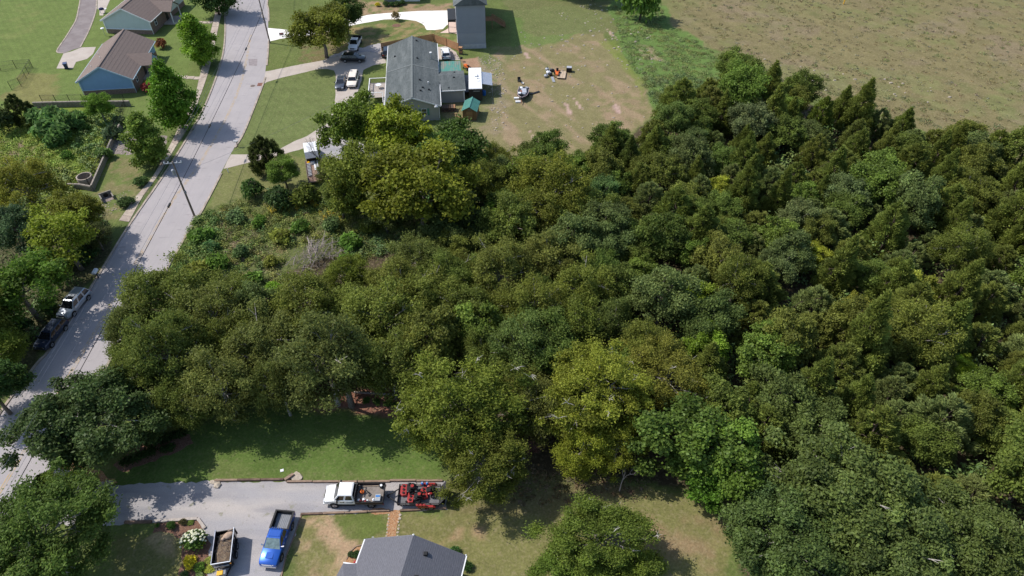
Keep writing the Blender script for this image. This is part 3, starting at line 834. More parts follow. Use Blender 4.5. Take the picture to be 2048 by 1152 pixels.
# --- the long charcoal-roofed house in the middle
RZ = R(6.0)
hd = thing('charcoal_roof_house', 'long low house with charcoal shingle roof and beige siding, white deck on its side', 'house', (-17.6, 109.6, 0), RZ)
W, D, zw, zp = 9.0, 24.6, 3.1, 4.75
gable_shell(W, 0, D, .0, zw, zp - .15).build('wall', M['beige_siding'], hd)
We = W + .9
sl = (zp - zw) / (W / 2)
ze = zp - sl * We / 2
for s in (-1, 1):
    rf = roof_slab(We, -.35, D + .35, ze, zp, .14, 0, s).build('roof', M['roof_dark'], hd)
    courses(We, -.35, D + .35, ze, zp, rf, M['roof_dark'], .14, 0, s, .5)
    MB().beam((0, -.37, zp), (s * We / 2, -.37, ze), .06, .22).build('rake_board', M['white_trim'], hd)
    MB().box((s * (We / 2 + .05), D / 2, ze + .06), (.11, D + .7, .15)).build('gutter', M['white_trim'], hd)
    MB().tube([(s * (W / 2 + .1), -.1, ze), (s * (W / 2 + .1), -.1, .1)], .05, 6).build('downpipe', M['white_trim'], hd)
    # low cross gables
    yc, hw = 12.2, 6.0
    A_, B_ = Vector((s * .05, yc, zp + .15)), Vector((s * (We / 2 - .03), yc, ze + .62))
    C1, C2 = Vector((s * (We / 2 - .03), yc - hw, ze + .15)), Vector((s * (We / 2 - .03), yc + hw, ze + .15))
    mb = MB(); mb.face([A_, B_, C1]); mb.face([A_, C2, B_]); mb.face([B_, C2, C1])
    mb.build('cross_gable', M['roof_dark'], hd)
    MB().beam(A_ + Vector((0, 0, .02)), B_ + Vector((0, 0, .02)), .30, .03).build('ridge_cap', mat('ridge_shingle', (.16, .175, .17), .9), hd)
MB().box((0, D / 2, zp + .16), (.34, D + .7, .05)).build('ridge_cap', mat('ridge_shingle', (.16, .175, .17), .9), hd)
for p in ((.9, 23.3), (-3.4, 18.6), (1.0, 15.6), (1.4, 7.0), (1.9, 4.4), (3.0, 4.2), (1.5, 3.0)):
    roof_vent(hd, (p[0], p[1], zp - abs(p[0]) * sl + .12))
vent_pipe(hd, (2.9, 6.6, zp - 2.9 * sl), .5, .11, 'white_trim')
vent_pipe(hd, (3.6, 17.2, zp - 3.6 * sl), 1.1, .12, 'galv', 'stove_pipe')
MB().tube([(3.6, 17.2, zp + .0), (3.6, 17.2, zp + .12)], .24, 9).build('pipe_cap', M['white_trim'], hd)
window(hd, (1.9, 0, 1.75), .9, 1.3, 'y', -1)
MB().box((2.65, -.04, 1.75), (.32, .05, 1.35)).build('shutter', M['roof_teal'], hd)
MB().box((1.15, -.04, 1.75), (.32, .05, 1.35)).build('shutter', M['roof_teal'], hd)
window(hd, (-2.4, 0, 1.75), .9, 1.3, 'y', -1)
for y in (5, 16, 21): window(hd, (-W / 2, y, 1.7), .9, 1.2, 'x', -1)
# satellite dish bracket on the front corner
MB().dome((4.1, -.55, 2.9), (.36, .2, .3), 10, 3).build('dish', M['plastic_white'], hd)
MB().tube([(4.1, 0, 2.4), (4.1, -.5, 2.85)], .03, 5).build('dish_arm', M['galv'], hd)
# lean-to addition on the right
ax0, ax1, ay0, ay1 = W / 2 + .02, W / 2 + 4.9, 6.1, 12.4
wall_box(ax0, ax1, ay0, ay1, 0, 2.65).build('addition_wall', M['beige_siding'], hd)
MB().hexa([(ax0 + .3, ay0 - .45, 2.60), (ax1 + .3, ay0 - .45, 2.60), (ax1 + .3, 10.2, 3.45), (ax0 + .3, 10.2, 3.45), (ax0 + .3, ay0 - .45, 2.72), (ax1 + .3, ay0 - .45, 2.72), (ax1 + .3, 10.2, 3.57), (ax0 + .3, 10.2, 3.57)]).build('addition_roof', M['roof_dark'], hd)
MB().hexa([(ax0 + .3, 10.2, 3.45), (ax1 + .3, 10.2, 3.45), (ax1 + .3, 13.0, 2.75), (ax0 + .3, 13.0, 2.75), (ax0 + .3, 10.2, 3.57), (ax1 + .3, 10.2, 3.57), (ax1 + .3, 13.0, 2.87), (ax0 + .3, 13.0, 2.87)]).build('addition_roof', M['roof_dark'], hd)
MB().box(((ax0 + ax1) / 2 + .3, ay0 - .5, 2.62), (ax1 - ax0, .12, .16)).build('gutter', M['white_trim'], hd)
MB().box((ax1 - .05, ay0 - .03, 1.3), (.22, .08, 2.5)).build('corner_board', M['white_trim'], hd)
for p in ((7.9, 11.6, 3.1), (7.7, 9.3, 3.3), (6.6, 6.4, 2.7)):
    roof_vent(hd, p)
# green ribbed metal roof behind the addition
tr = MB().hexa([(ax0 - .1, 13.0, 2.72), (ax1 - .1, 13.0, 2.72), (ax1 - .1, 18.2, 2.3), (ax0 - .1, 18.2, 2.3), (ax0 - .1, 13.0, 2.80), (ax1 - .1, 13.0, 2.80), (ax1 - .1, 18.2, 2.38), (ax0 - .1, 18.2, 2.38)]).build('metal_roof', M['roof_teal_rust'], hd)
for k in range(13):
    x = ax0 + k * (ax1 - ax0 - .2) / 12
    MB().beam((x, 13.02, 2.82), (x, 18.18, 2.40), .05, .05).build('rib', M['roof_teal'], tr)
for x in (ax0 + .1, ax1 - .3):
    MB().box((x, 18.0, 1.15), (.12, .12, 2.3)).build('post', M['timber'], hd)
# white-railed deck with stairs on the drive side
dk = thing('side_deck', 'weathered wooden deck with white railing and steps, left of the charcoal roof', 'deck', (-17.6, 109.6, 0), RZ)
dx0, dx1, dy0, dy1, dz = -W / 2 - 3.8, -W / 2 - .3, 7.4, 13.2, 1.1
nb = 20
for k in range(nb):
    y = dy0 + (k + .5) * (dy1 - dy0) / nb
    MB().box(((dx0 + dx1) / 2, y, dz), (dx1 - dx0, (dy1 - dy0) / nb - .03, .05)).build('deck_board', M['deck_grey'], dk)
rail = [(dx0, dy0 + .1), (dx0, dy1), (dx1, dy1)]
for a, b in zip(rail[:-1], rail[1:]):
    MB().beam((a[0], a[1], dz + .95), (b[0], b[1], dz + .95), .14, .07).build('handrail', M['white_trim'], dk)
    L = math.dist(a, b)
    mb = MB()
    for k in range(int(L / .2)):
        t = (k + .5) / int(L / .2)
        mb.box((a[0] + (b[0] - a[0]) * t, a[1] + (b[1] - a[1]) * t, dz + .48), (.04, .04, .88))
    mb.build('balusters', M['black_metal'], dk)
MB().beam((dx0, dy0 + .1, dz + .95), (dx1 - .9, dy0 + .1, dz + .95), .14, .07).build('handrail', M['white_trim'], dk)
for p in ((dx0, dy0 + .1), (dx0, (dy0 + dy1) / 2), (dx0, dy1), (dx1 - .1, dy1), (dx1 - .95, dy0 + .1)):
    MB().box((p[0], p[1], (dz + 1) / 2), (.13, .13, dz + 1.0)).build('post', M['white_trim'], dk)
for k in range(5):
    MB().box((dx1 - .45, dy0 - .28 * (k + .5), dz - .2 * (k + 1)), (.85, .27, .05)).build('stair_tread', M['deck_grey'], dk)
for s in (0, .9):
    MB().beam((dx1 - s, dy0, dz + .9), (dx1 - s, dy0 - 1.5, .9), .1, .08).build('stair_rail', M['white_trim'], dk)
    MB().beam((dx1 - s, dy0, dz - .15), (dx1 - s, dy0 - 1.5, .0), .06, .22).build('stringer', M['white_trim'], dk)
# a table on the deck
tb = thing('patio_table', 'pale round patio table on the white-railed deck', 'table', (Matrix.Rotation(RZ, 3, 'Z') @ Vector((dx0 + 1.7, dy0 + 3.6, dz + .03)) + Vector((-17.6, 109.6, 0))))
MB().tube([(0, 0, .68), (0, 0, .72)], .55, 14).build('tabletop', M['plastic_white'], tb)
MB().tube([(0, 0, 0), (0, 0, .68)], .05, 6).build('pedestal', M['galv'], tb)

# --- modern grey house, top
hg = thing('grey_modern_house', 'tall narrow house clad in grey vertical siding, cut off by the top edge', 'house', (-11.4, 139.0, 0), R(5))
GW, GD, GH = 5.9, 22.0, 9.2
wall_box(0, GW, 0, GD, .9, 3.3).build('lower_wall', M['grey_siding_b'], hg)
wall_box(-.03, GW + .03, -.03, GD, 3.3, GH).build('wall', M['grey_siding'], hg)
wall_box(-.06, GW + .06, -.06, GD - .1, -.3, .95).build('foundation', mat('block_pale', (.46, .46, .46), .9, .12, 2), hg)
for k in range(13):
    MB().box((.05 + k * (GW - .1) / 12, -.05, (3.3 + GH) / 2), (.045, .04, GH - 3.3)).build('batten', M['grey_siding'], hg)
for k in range(10):
    MB().box((GW + .05, .3 + k * .62, (3.3 + GH) / 2), (.04, .045, GH - 3.3)).build('batten', M['grey_siding'], hg)
MB().box((GW / 2, -.045, 3.3), (GW + .1, .05, .10)).build('band', M['grey_siding_b'], hg)
MB().hexa([(-.5, -.5, GH), (GW + .5, -.5, GH), (GW + .5, GD, GH), (-.5, GD, GH), (GW / 2 - .05, -.5, GH + 2.2), (GW / 2 + .05, -.5, GH + 2.2), (GW / 2 + .05, GD, GH + 2.2), (GW / 2 - .05, GD, GH + 2.2)]).build('roof', M['roof_dark'], hg)
for y in (7.5, 16): window(hg, (GW + .03, y, 5.2), .8, 1.4, 'x', 1)
MB().box((GW + .05, 10.4, 2.9), (.06, 1.0, 2.1)).build('door', M['black'], hg)
MB().box((GW + .06, 12.6, 3.6), (.6, 2.6, 7.2)).build('bay', M['grey_siding'], hg)
# black porch on the left
MB().box((-.95, 11.0, 2.95), (1.8, 6.0, .16)).build('porch_roof', M['black_metal'], hg)
MB().box((-1.8, 11.0, 2.75), (.1, 6.0, .5)).build('porch_fascia', M['black_metal'], hg)
MB().box((-.95, 8.0, 2.75), (1.7, .1, .5)).build('porch_fascia', M['black_metal'], hg)
for y in (8.1, 11.0, 13.9):
    MB().box((-1.75, y, 1.4), (.14, .14, 2.8)).build('porch_post', M['black_metal'], hg)
MB().box((-.95, 11.0, .1), (1.85, 6.1, .2)).build('porch_floor', mat('concrete_pink', (.62, .47, .40)), hg)
# wooden stair on the right
for k in range(9):
    MB().box((GW + 2.3 + k * .28, 10.4, 1.75 - k * .19), (.28, 1.1, .05)).build('stair_tread', M['deck_brown'], hg)
for y in (9.85, 10.95):
    a, b = (GW + 2.1, y, 2.75), (GW + 4.9, y, .95)
    MB().beam(a, b, .06, .10).build('handrail', M['deck_brown'], hg)
    mb = MB()
    for k in range(14):
        t = k / 13
        x = a[0] + (b[0] - a[0]) * t
        z = a[2] + (b[2] - a[2]) * t
        mb.box((x, y, z - .5), (.13, .04, .95))
    mb.build('balusters', M['deck_brown'], hg)
MB().box((GW + 1.1, 10.4, 1.8), (2.1, 1.6, .10)).build('landing', M['deck_brown'], hg)
mb = MB()
for k in range(12): mb.box((GW + .15 + k * .18, 9.65, 2.3), (.14, .04, .95))
mb.build('balusters', M['deck_brown'], hg)
for x in (GW + .2, GW + 2.0):
    for y in (9.7, 11.1): MB().box((x, y, 1.3), (.1, .1, 2.6)).build('post', M['deck_brown'], hg)

# --- house at the very top: only the front step of its porch shows
ht = thing('top_edge_house', 'dark-based house front with white porch wall, just showing at the top edge', 'house', (-27.0, 164.6, 0), R(2))
wall_box(-3.4, 5.0, 0, 9, 0, 3).build('wall', mat('siding_white', (.72, .74, .73), .6, .05), ht)
wall_box(-3.42, -.6, -.12, 1.0, 0, 1.6).build('dark_base', M['grey_plastic'], ht)
for s in (-1, 1):
    roof_slab(10.4, -.4, 9.4, 2.9, 5.2, .16, .8, s).build('roof', M['roof_dark'], ht)

# --- slate-roofed house at the bottom edge
hb = thing('slate_roof_house', 'slate-grey shingled house at the bottom edge, beside the wood-chip path', 'house', (0, 0, 0))
pkF, pkB = P(827, 1072, 5.6), P(795, 1175, 5.6)
eL, eR = P(731, 1080, 3.0), P(932, 1113, 3.0)
ax = (pkB - pkF).normalized()
L = 14.0
pkB2, eLB, eRB = pkF + ax * L, eL + ax * L, eR + ax * L
t = Vector((0, 0, .16))
for nm, a, b, c, d in (('roof', pkF, eL, eLB, pkB2), ('roof', pkF, eR, eRB, pkB2)):
    o = MB().hexa([a, b, c, d, a + t, b + t, c + t, d + t]).build(nm, M['roof_grey'], hb)
    mb = MB()
    n = 26
    for k in range(1, n):
        u = k / n
        p, q = a + (b - a) * u + t, d + (c - d) * u + t
        mb.beam(p, q, .03, .012)
    cs = mb.build('shingle_course', M['roof_grey'], o); cs['kind'] = 'stuff'
ins = lambda a, b, u: a + (b - a) * u
z0 = lambda p: Vector((p.x, p.y, 0))
fL, fR, fP = ins(eL, eR, .05), ins(eL, eR, .95), ins(pkF, (eL + eR) / 2, .05)
for q in (fL, fR, fP): q += ax * .35
fP.z = 5.45
MB().loft([[z0(fL), z0(fR), Vector((fR.x, fR.y, 3.0)), fP, Vector((fL.x, fL.y, 3.0))], [p + ax * (L - 1) for p in (z0(fL), z0(fR), Vector((fR.x, fR.y, 3.0)), fP, Vector((fL.x, fL.y, 3.0)))]]).build('wall', mat('siding_pale', (.55, .55, .53), .6, .05), hb)
for a, b in ((pkF, eL), (pkF, eR)):
    MB().beam(a + Vector((0, .04, .02)), b + Vector((0, .04, .02)), .05, .2).build('rake_board', mat('rake_dark', (.16, .16, .18)), hb)
out = (eL - eR).normalized()
out.z = 0
MB().beam(eL + out * .05 + Vector((0, 0, .08)), eL + ax * 2.55 + out * .05 + Vector((0, 0, .08)), .12, .14).build('gutter', M['white_trim'], hb)
MB().beam(eR - out * .05 + Vector((0, 0, .08)), eRB - out * .05 + Vector((0, 0, .08)), .12, .14).build('gutter', M['white_trim'], hb)
MB().dome(pkF + Vector((0, .05, .1)), (.10, .10, .14), 8, 3, True).build('finial', M['white_trim'], hb)
MB().dome(eR + Vector((0, .05, .05)), (.10, .12, .18), 8, 3, True).build('gutter_end', M['white_trim'], hb)
for u, v in ((.30, 1.2), (.26, 3.4)):
    p = pkF + (eR - pkF) * u + ax * v + t
    roof_vent(hb, tuple(p), m='black')
# lower wing on the left
wz = Vector((0, 0, -.05))
wA, wB = P(687, 1128, 3.0), P(714, 1132, 3.0)
wC, wD = wB + ax * 8, wA + ax * 8 + out * 1.2
wr = (wA + wB) / 2
inn = P(735, 1150, 4.3)
MB().hexa([wA, wB, wC, wD, wA + t, P(722, 1128, 3.0) + t, inn + ax * 5 + t, wD + t]).build('wing_roof', M['roof_grey'], hb)
MB().beam(wA + Vector((0, .06, .1)), wB + Vector((0, .06, .1)), .12, .14).build('gutter', M['white_trim'], hb)
MB().hexa([z0(wA) + ax * .4, z0(wB) + ax * .4, z0(wC), z0(wD), wA + ax * .4, wB + ax * .4, wC, wD]).build('wing_wall', mat('siding_pale', (.55, .55, .53)), hb)
vp = thing('vent_stack', 'thin grey vent stack rising behind the slate roof edge', 'pipe', P(749, 1085, 0))
MB().tube([(0, 0, 0), (0, 0, 1.1)], .04, 6).build('pipe', M['galv'], vp)
MB().box((0, 0, 1.1), (.22, .06, .06)).build('cap', M['galv'], vp)

# --- shed
sh = thing('garden_shed', 'small wooden shed with green metal roof, in the back yard', 'shed', P(939.5, 241, 0) + Vector((0, .1, 0)), R(-7))
SW, SD = 2.35, 3.3
gable_shell(SW, 0, SD, .12, 1.95, 2.55).build('wall', M['shed_wood'], sh)
for s in (-1, 1):
    sr = roof_slab(SW + .5, -.28, SD + .28, 1.86, 2.66, .05, 0, s).build('roof', M['roof_teal'], sh)
    mb = MB()
    for k in range(9):
        y = -.2 + k * (SD + .4) / 8
        mb.beam((s * .04, y, 2.735), (s * (SW / 2 + .22), y, 1.945), .03, .03)
    mb.build('seam', M['roof_teal'], sr)
MB().box((0, SD / 2, 2.73), (.22, SD + .56, .04)).build('ridge_cap', M['roof_teal'], sh)
dd = MB().box((0, -.03, 1.0), (1.15, .05, 1.6)).build('door', mat('shed_door', (.24, .155, .075), .85, .2), sh)
MB().box((0, -.06, 1.05), (1.1, .02, .08)).build('brace', M['shed_wood'], dd)
for x in (-.62, .62): MB().box((x, -.05, 1.0), (.09, .07, 1.7)).build('door_trim', M['shed_wood'], sh)
for x in (-SW / 2, SW / 2): MB().box((x, -.03, 1.0), (.12, .08, 1.8)).build('corner_board', M['shed_wood'], sh)
MB().box((0, -.05, 2.12), (.6, .05, .12)).build('gable_vent', M['grey_plastic'], sh)
for k in range(8): MB().box((-SW / 2 - .012, .25 + k * .4, 1.05), (.02, .36, 1.75)).build('wall_board', M['shed_wood'], sh)
for k in range(8): MB().box((SW / 2 + .012, .25 + k * .4, 1.05), (.02, .36, 1.75)).build('wall_board', M['shed_wood'], sh)
MB().box((0, SD / 2, .06), (SW + .05, SD + .05, .12)).build('skid', M['timber_dark'], sh)
st = thing('wooden_stake', 'thin pale stake standing in front of the shed door', 'stake', P(933, 246, 0))
MB().box((0, 0, .5), (.06, .06, 1.0)).build('stake_shaft', M['plywood'], st)

# --- wooden privacy fence round the charcoal-roofed house
def board_fence(name, label, pts, h, m, post_every=2.4, group=None):
    o = thing(name, label, 'fence', Vector((pts[0][0], pts[0][1], 0)), 0, group)
    off = Vector((pts[0][0], pts[0][1], 0))
    for a, b in zip(pts[:-1], pts[1:]):
        a, b = Vector((a[0], a[1], 0)) - off, Vector((b[0], b[1], 0)) - off
        d = b - a
        n = max(1, round(d.length / post_every))
        for k in range(n + 1):
            p = a + d * k / n
            MB().box((p.x, p.y, h / 2 + .04), (.12, .12, h + .08), math.atan2(d.y, d.x)).build('post', m, o)
        sd = Vector((-d.y, d.x, 0)).normalized() * .05
        for k in range(n):
            p, q = a + d * k / n, a + d * (k + 1) / n
            for r in range(7):
                z = .12 + r * (h - .12) / 7 + .10
                MB().beam(p + sd + Vector((0, 0, z)), q + sd + Vector((0, 0, z)), .025, (h - .12) / 7 - .02).build('board', m, o)
    return o
board_fence('board_fence', 'new cedar board fence behind the charcoal roof', [P(764, 103), P(818, 92), P(868, 84)], 1.8, M['fence_wood'])
board_fence('board_fence', 'cedar board fence sloping down to the grey modern house', [P(868, 84.5), P(893, 93), P(917, 103)], 1.8, M['fence_wood'])

# --- retaining walls
def block_wall(name, label, pts, h, th=.45):
    o = thing(name, label, 'wall', Vector((pts[0][0], pts[0][1], 0)))
    off = Vector((pts[0][0], pts[0][1], 0))
    for a, b in zip(pts[:-1], pts[1:]):
        a, b = Vector((a[0], a[1], 0)) - off, Vector((b[0], b[1], 0)) - off
        d = b - a
        nseg = max(1, round(d.length / .9))
        rows = max(1, round(h / .32))
        for r in range(rows):
            mb = MB()
            z = h * (r + .5) / rows
            sh_ = .5 * (r % 2)
            for k in range(nseg + 1):
                t0, t1 = max(0, (k - sh_) / nseg), min(1, (k + 1 - sh_) / nseg)
                if t1 - t0 < .01: continue
                p, q = a + d * t0, a + d * t1
                e = (q - p).normalized() * .015
                mb.beam(p + e + Vector((0, 0, z)), q - e + Vector((0, 0, z)), th + rnd.uniform(-.03, .03), h / rows - .02)
            mb.build('block_course', M['block'], o)
        for k in range(nseg):
            p, q = a + d * k / nseg, a + d * (k + 1) / nseg
            e = (q - p).normalized() * .012
            MB().beam(p + e + Vector((0, 0, h + .045)), q - e + Vector((0, 0, h + .045)), th * .8, .07).build('cap_stone', mat('cap_weathered', (.27, .235, .20), .95, .3), o)
    return o
block_wall('retaining_wall', 'grey block retaining wall running along under the black fence', [P(70, 215), P(150, 213), P(262, 212)], 1.0, .4)
block_wall('retaining_wall', 'grey block retaining wall with pale cap beside the stone-covered bank', [P(246, 252), P(229, 283), P(214, 318), P(187, 381)], .95, .32)
block_wall('retaining_wall', 'short block wing wall beside the concrete riser ring', [P(186, 382), P(165, 378), P(138, 377)], .9, .32)
rs = thing('concrete_riser', 'round concrete riser ring standing behind the block wall', 'drain riser', P(174, 365))
mb = MB()
n = 20
for j in range(n):
    a0, a1 = 2 * math.pi * j / n, 2 * math.pi * (j + 1) / n
    c = lambda a, r, z: (r * math.cos(a), r * math.sin(a), z)
    mb.hexa([c(a0, .98, 0), c(a0, 1.16, 0), c(a1, 1.16, 0), c(a1, .98, 0), c(a0, .98, 1.25), c(a0, 1.16, 1.25), c(a1, 1.16, 1.25), c(a1, .98, 1.25)])
mb.build('ring', M['kerb'], rs)
MB().tube([(0, 0, .05), (0, 0, .1)], 1.0, 18).build('bottom', M['black'], rs)
cv = thing('culvert_headwall', 'concrete culvert headwall with a dark opening, beside the pavement lawn', 'culvert', P(215, 397), R(38))
MB().box((0, .55, .45), (1.8, .18, .95)).build('headwall', M['block'], cv)
MB().box((-.82, -.2, .4), (.18, 1.4, .8)).build('wing', M['block'], cv)
MB().box((.82, -.2, .3), (.18, 1.4, .6)).build('wing', M['block'], cv)
MB().tube([(0, .44, .4), (0, .47, .4)], .36, 14).build('opening', M['black'], cv)
MB().box((0, -.2, .012), (1.5, 1.3, .02)).build('apron', M['riprap'], cv)

# --- black metal fences
def metal_fence(name, label, pts, h=1.35, step=2.35, mesh=True):
    off = Vector((pts[0][0], pts[0][1], pts[0][2] if len(pts[0]) > 2 else 0))
    o = thing(name, label, 'fence', off)
    for a, b in zip(pts[:-1], pts[1:]):
        a, b = Vector((a[0], a[1], 0)) - Vector((off.x, off.y, 0)), Vector((b[0], b[1], 0)) - Vector((off.x, off.y, 0))
        d = b - a
        n = max(1, round(d.length / step))
        for k in range(n + 1):
            p = a + d * k / n
            MB().tube([(p.x, p.y, 0), (p.x, p.y, h + .08)], .045, 5).build('post', M['black_metal'], o)
        for k in range(n):
            p, q = a + d * k / n, a + d * (k + 1) / n
            mb = MB()
            for z in (.12, h * .55, h): mb.beam(p + Vector((0, 0, z)), q + Vector((0, 0, z)), .03, .03)
            L = (q - p).length
            m = int(L / .14)
            for i in range(m):
                c = p + (q - p) * ((i + .5) / m)
                mb.beam(c + Vector((0, 0, .12)), c + Vector((0, 0, h)), .012, .012)
            mb.build('fence_panel', M['black_metal'], o)
    return o
metal_fence('metal_fence', 'black metal fence on top of the block wall, in front of the blue house', [P(88, 209, .0), P(170, 208, .0), P(252, 207, .0)], 1.9)
metal_fence('metal_fence', 'black metal pen fence standing on the lawn left of the bin', [P(-60, 150), P(33, 137), P(66, 135), P(58, 148), P(53, 157), P(43, 173), P(24, 180)], 1.7, 3.2)
metal_fence('metal_fence', 'black fence half buried in weeds along the riser bank', [P(252, 213, 0), P(228, 282, 0), P(180, 372, 0)], 1.5, 3.0)
bpy.data.objects['metal_fence'].location.z = .0

# --- timber edging
def edging(label, pts, h=.22, w=.2, m='timber', piece=2.4):
    off = Vector((pts[0][0], pts[0][1], 0))
    o = thing('timber_edging', label, 'edging', off, 0, 'timber edgings along the gravel')
    for a, b in zip(pts[:-1], pts[1:]):
        a, b = Vector((a[0], a[1], 0)) - off, Vector((b[0], b[1], 0)) - off
        d = b - a
        n = max(1, round(d.length / piece))
        for k in range(n):
            e = d.normalized() * .02
            p, q = a + d * k / n + e, a + d * (k + 1) / n - e
            j = Vector((rnd.uniform(-.04, .04), rnd.uniform(-.04, .04), 0))
            hh = h * rnd.uniform(.85, 1.15)
            MB().beam(p + j + Vector((0, 0, hh / 2)), q + j + Vector((0, 0, hh / 2)), w, hh).build('timber', [M[m], M['timber_dark']][rnd.random() < .25], o)
edging('long row of weathered timbers between the front lawn and the gravel', [P(430, 962), P(568, 960), ], .25)
edging('row of timbers behind the white flatbed truck', [P(574, 965), P(780, 963), P(885, 962)], .22, .2)
edging('two short pale timbers set diagonally at the gravel step', [P(570, 962), P(588, 950)], .35, .3, 'timber', 3)
edging('dark timber edging along the straw-patched lawn', [P(602, 1029), P(690, 1026), P(779, 1022)], .2)
edging('timber edging right of the wood-chip path, under the mower trailer', [P(801, 1022), P(845, 1020), P(893, 1017)], .2)
edging('curved edging from the blue truck down along the straw lawn', [P(602, 1031), P(586, 1078), P(572, 1112), P(560, 1165)], .1, .12, 'timber')
edging('pale timber frame round the flower bed', [P(308, 1044), P(396, 1038), P(411, 1058)], .2, .28, 'deck_grey')
edging('dark low timbers at the shaded end of the flower bed', [P(250, 1046), P(305, 1045)], .25, .25, 'timber_dark')
edging('curved bed edge beside the slate roof', [P(727, 1090), P(712, 1093), P(700, 1103), P(692, 1120)], .08, .1, 'timber', 1.0)

# ------------------------------------------------------------------ vehicles (built with the nose towards +Y)
def section(y, w, z0, zs, zt, k=.86):
    return [(-w * .90, y, z0), (-w * .98, y, z0 + .10), (-w, y, zs), (-w * .97, y, zt - .04), (-w * k, y, zt), (w * k, y, zt), (w * .97, y, zt - .04), (w, y, zs), (w * .98, y, z0 + .10), (w * .90, y, z0)]

def heading(front, back):
    d = Vector(front) - Vector(back)
    return math.atan2(-d.x, d.y)

def wheel(parent, x, y, r=.36, w=.24):
    t = MB()
    n = 18
    prof = [(-w / 2, r * .62), (-w / 2, r * .94), (-w * .38, r), (w * .38, r), (w / 2, r * .94), (w / 2, r * .62)]
    t.loft([[(x + px, y + pr * math.cos(2 * math.pi * j / n), r + pr * math.sin(2 * math.pi * j / n)) for j in range(n)] for px, pr in prof], cap=False)
    o = t.build('wheel', M['rubber'], parent, smooth=True)
    MB().tube([(x - w * .42, y, r), (x + w * .42, y, r)], r * .63, 12).build('rim', M['rim'], o)
    s = 1 if x > 0 else -1
    MB().tube([(x + s * w * .40, y, r), (x + s * w * .5, y, r)], r * .16, 8).build('hub', M['black'], o)
    return o

def pane(parent, name, quad, m, inset=.10, push=.012, label=None):
    q = [Vector(p) for p in quad]
    c = sum(q, Vector()) / 4
    nrm = (q[1] - q[0]).cross(q[3] - q[0]).normalized()
    if nrm.z < -0.3: nrm = -nrm
    pts = [p + (c - p) * inset for p in q]
    out = nrm if nrm.dot(c - Vector((0, 0, 1))) > 0 or abs(nrm.z) > .9 else -nrm
    a = [p - out * .01 for p in pts]
    b = [p + out * push for p in pts]
    return MB().hexa(a + b).build(name, m, parent)

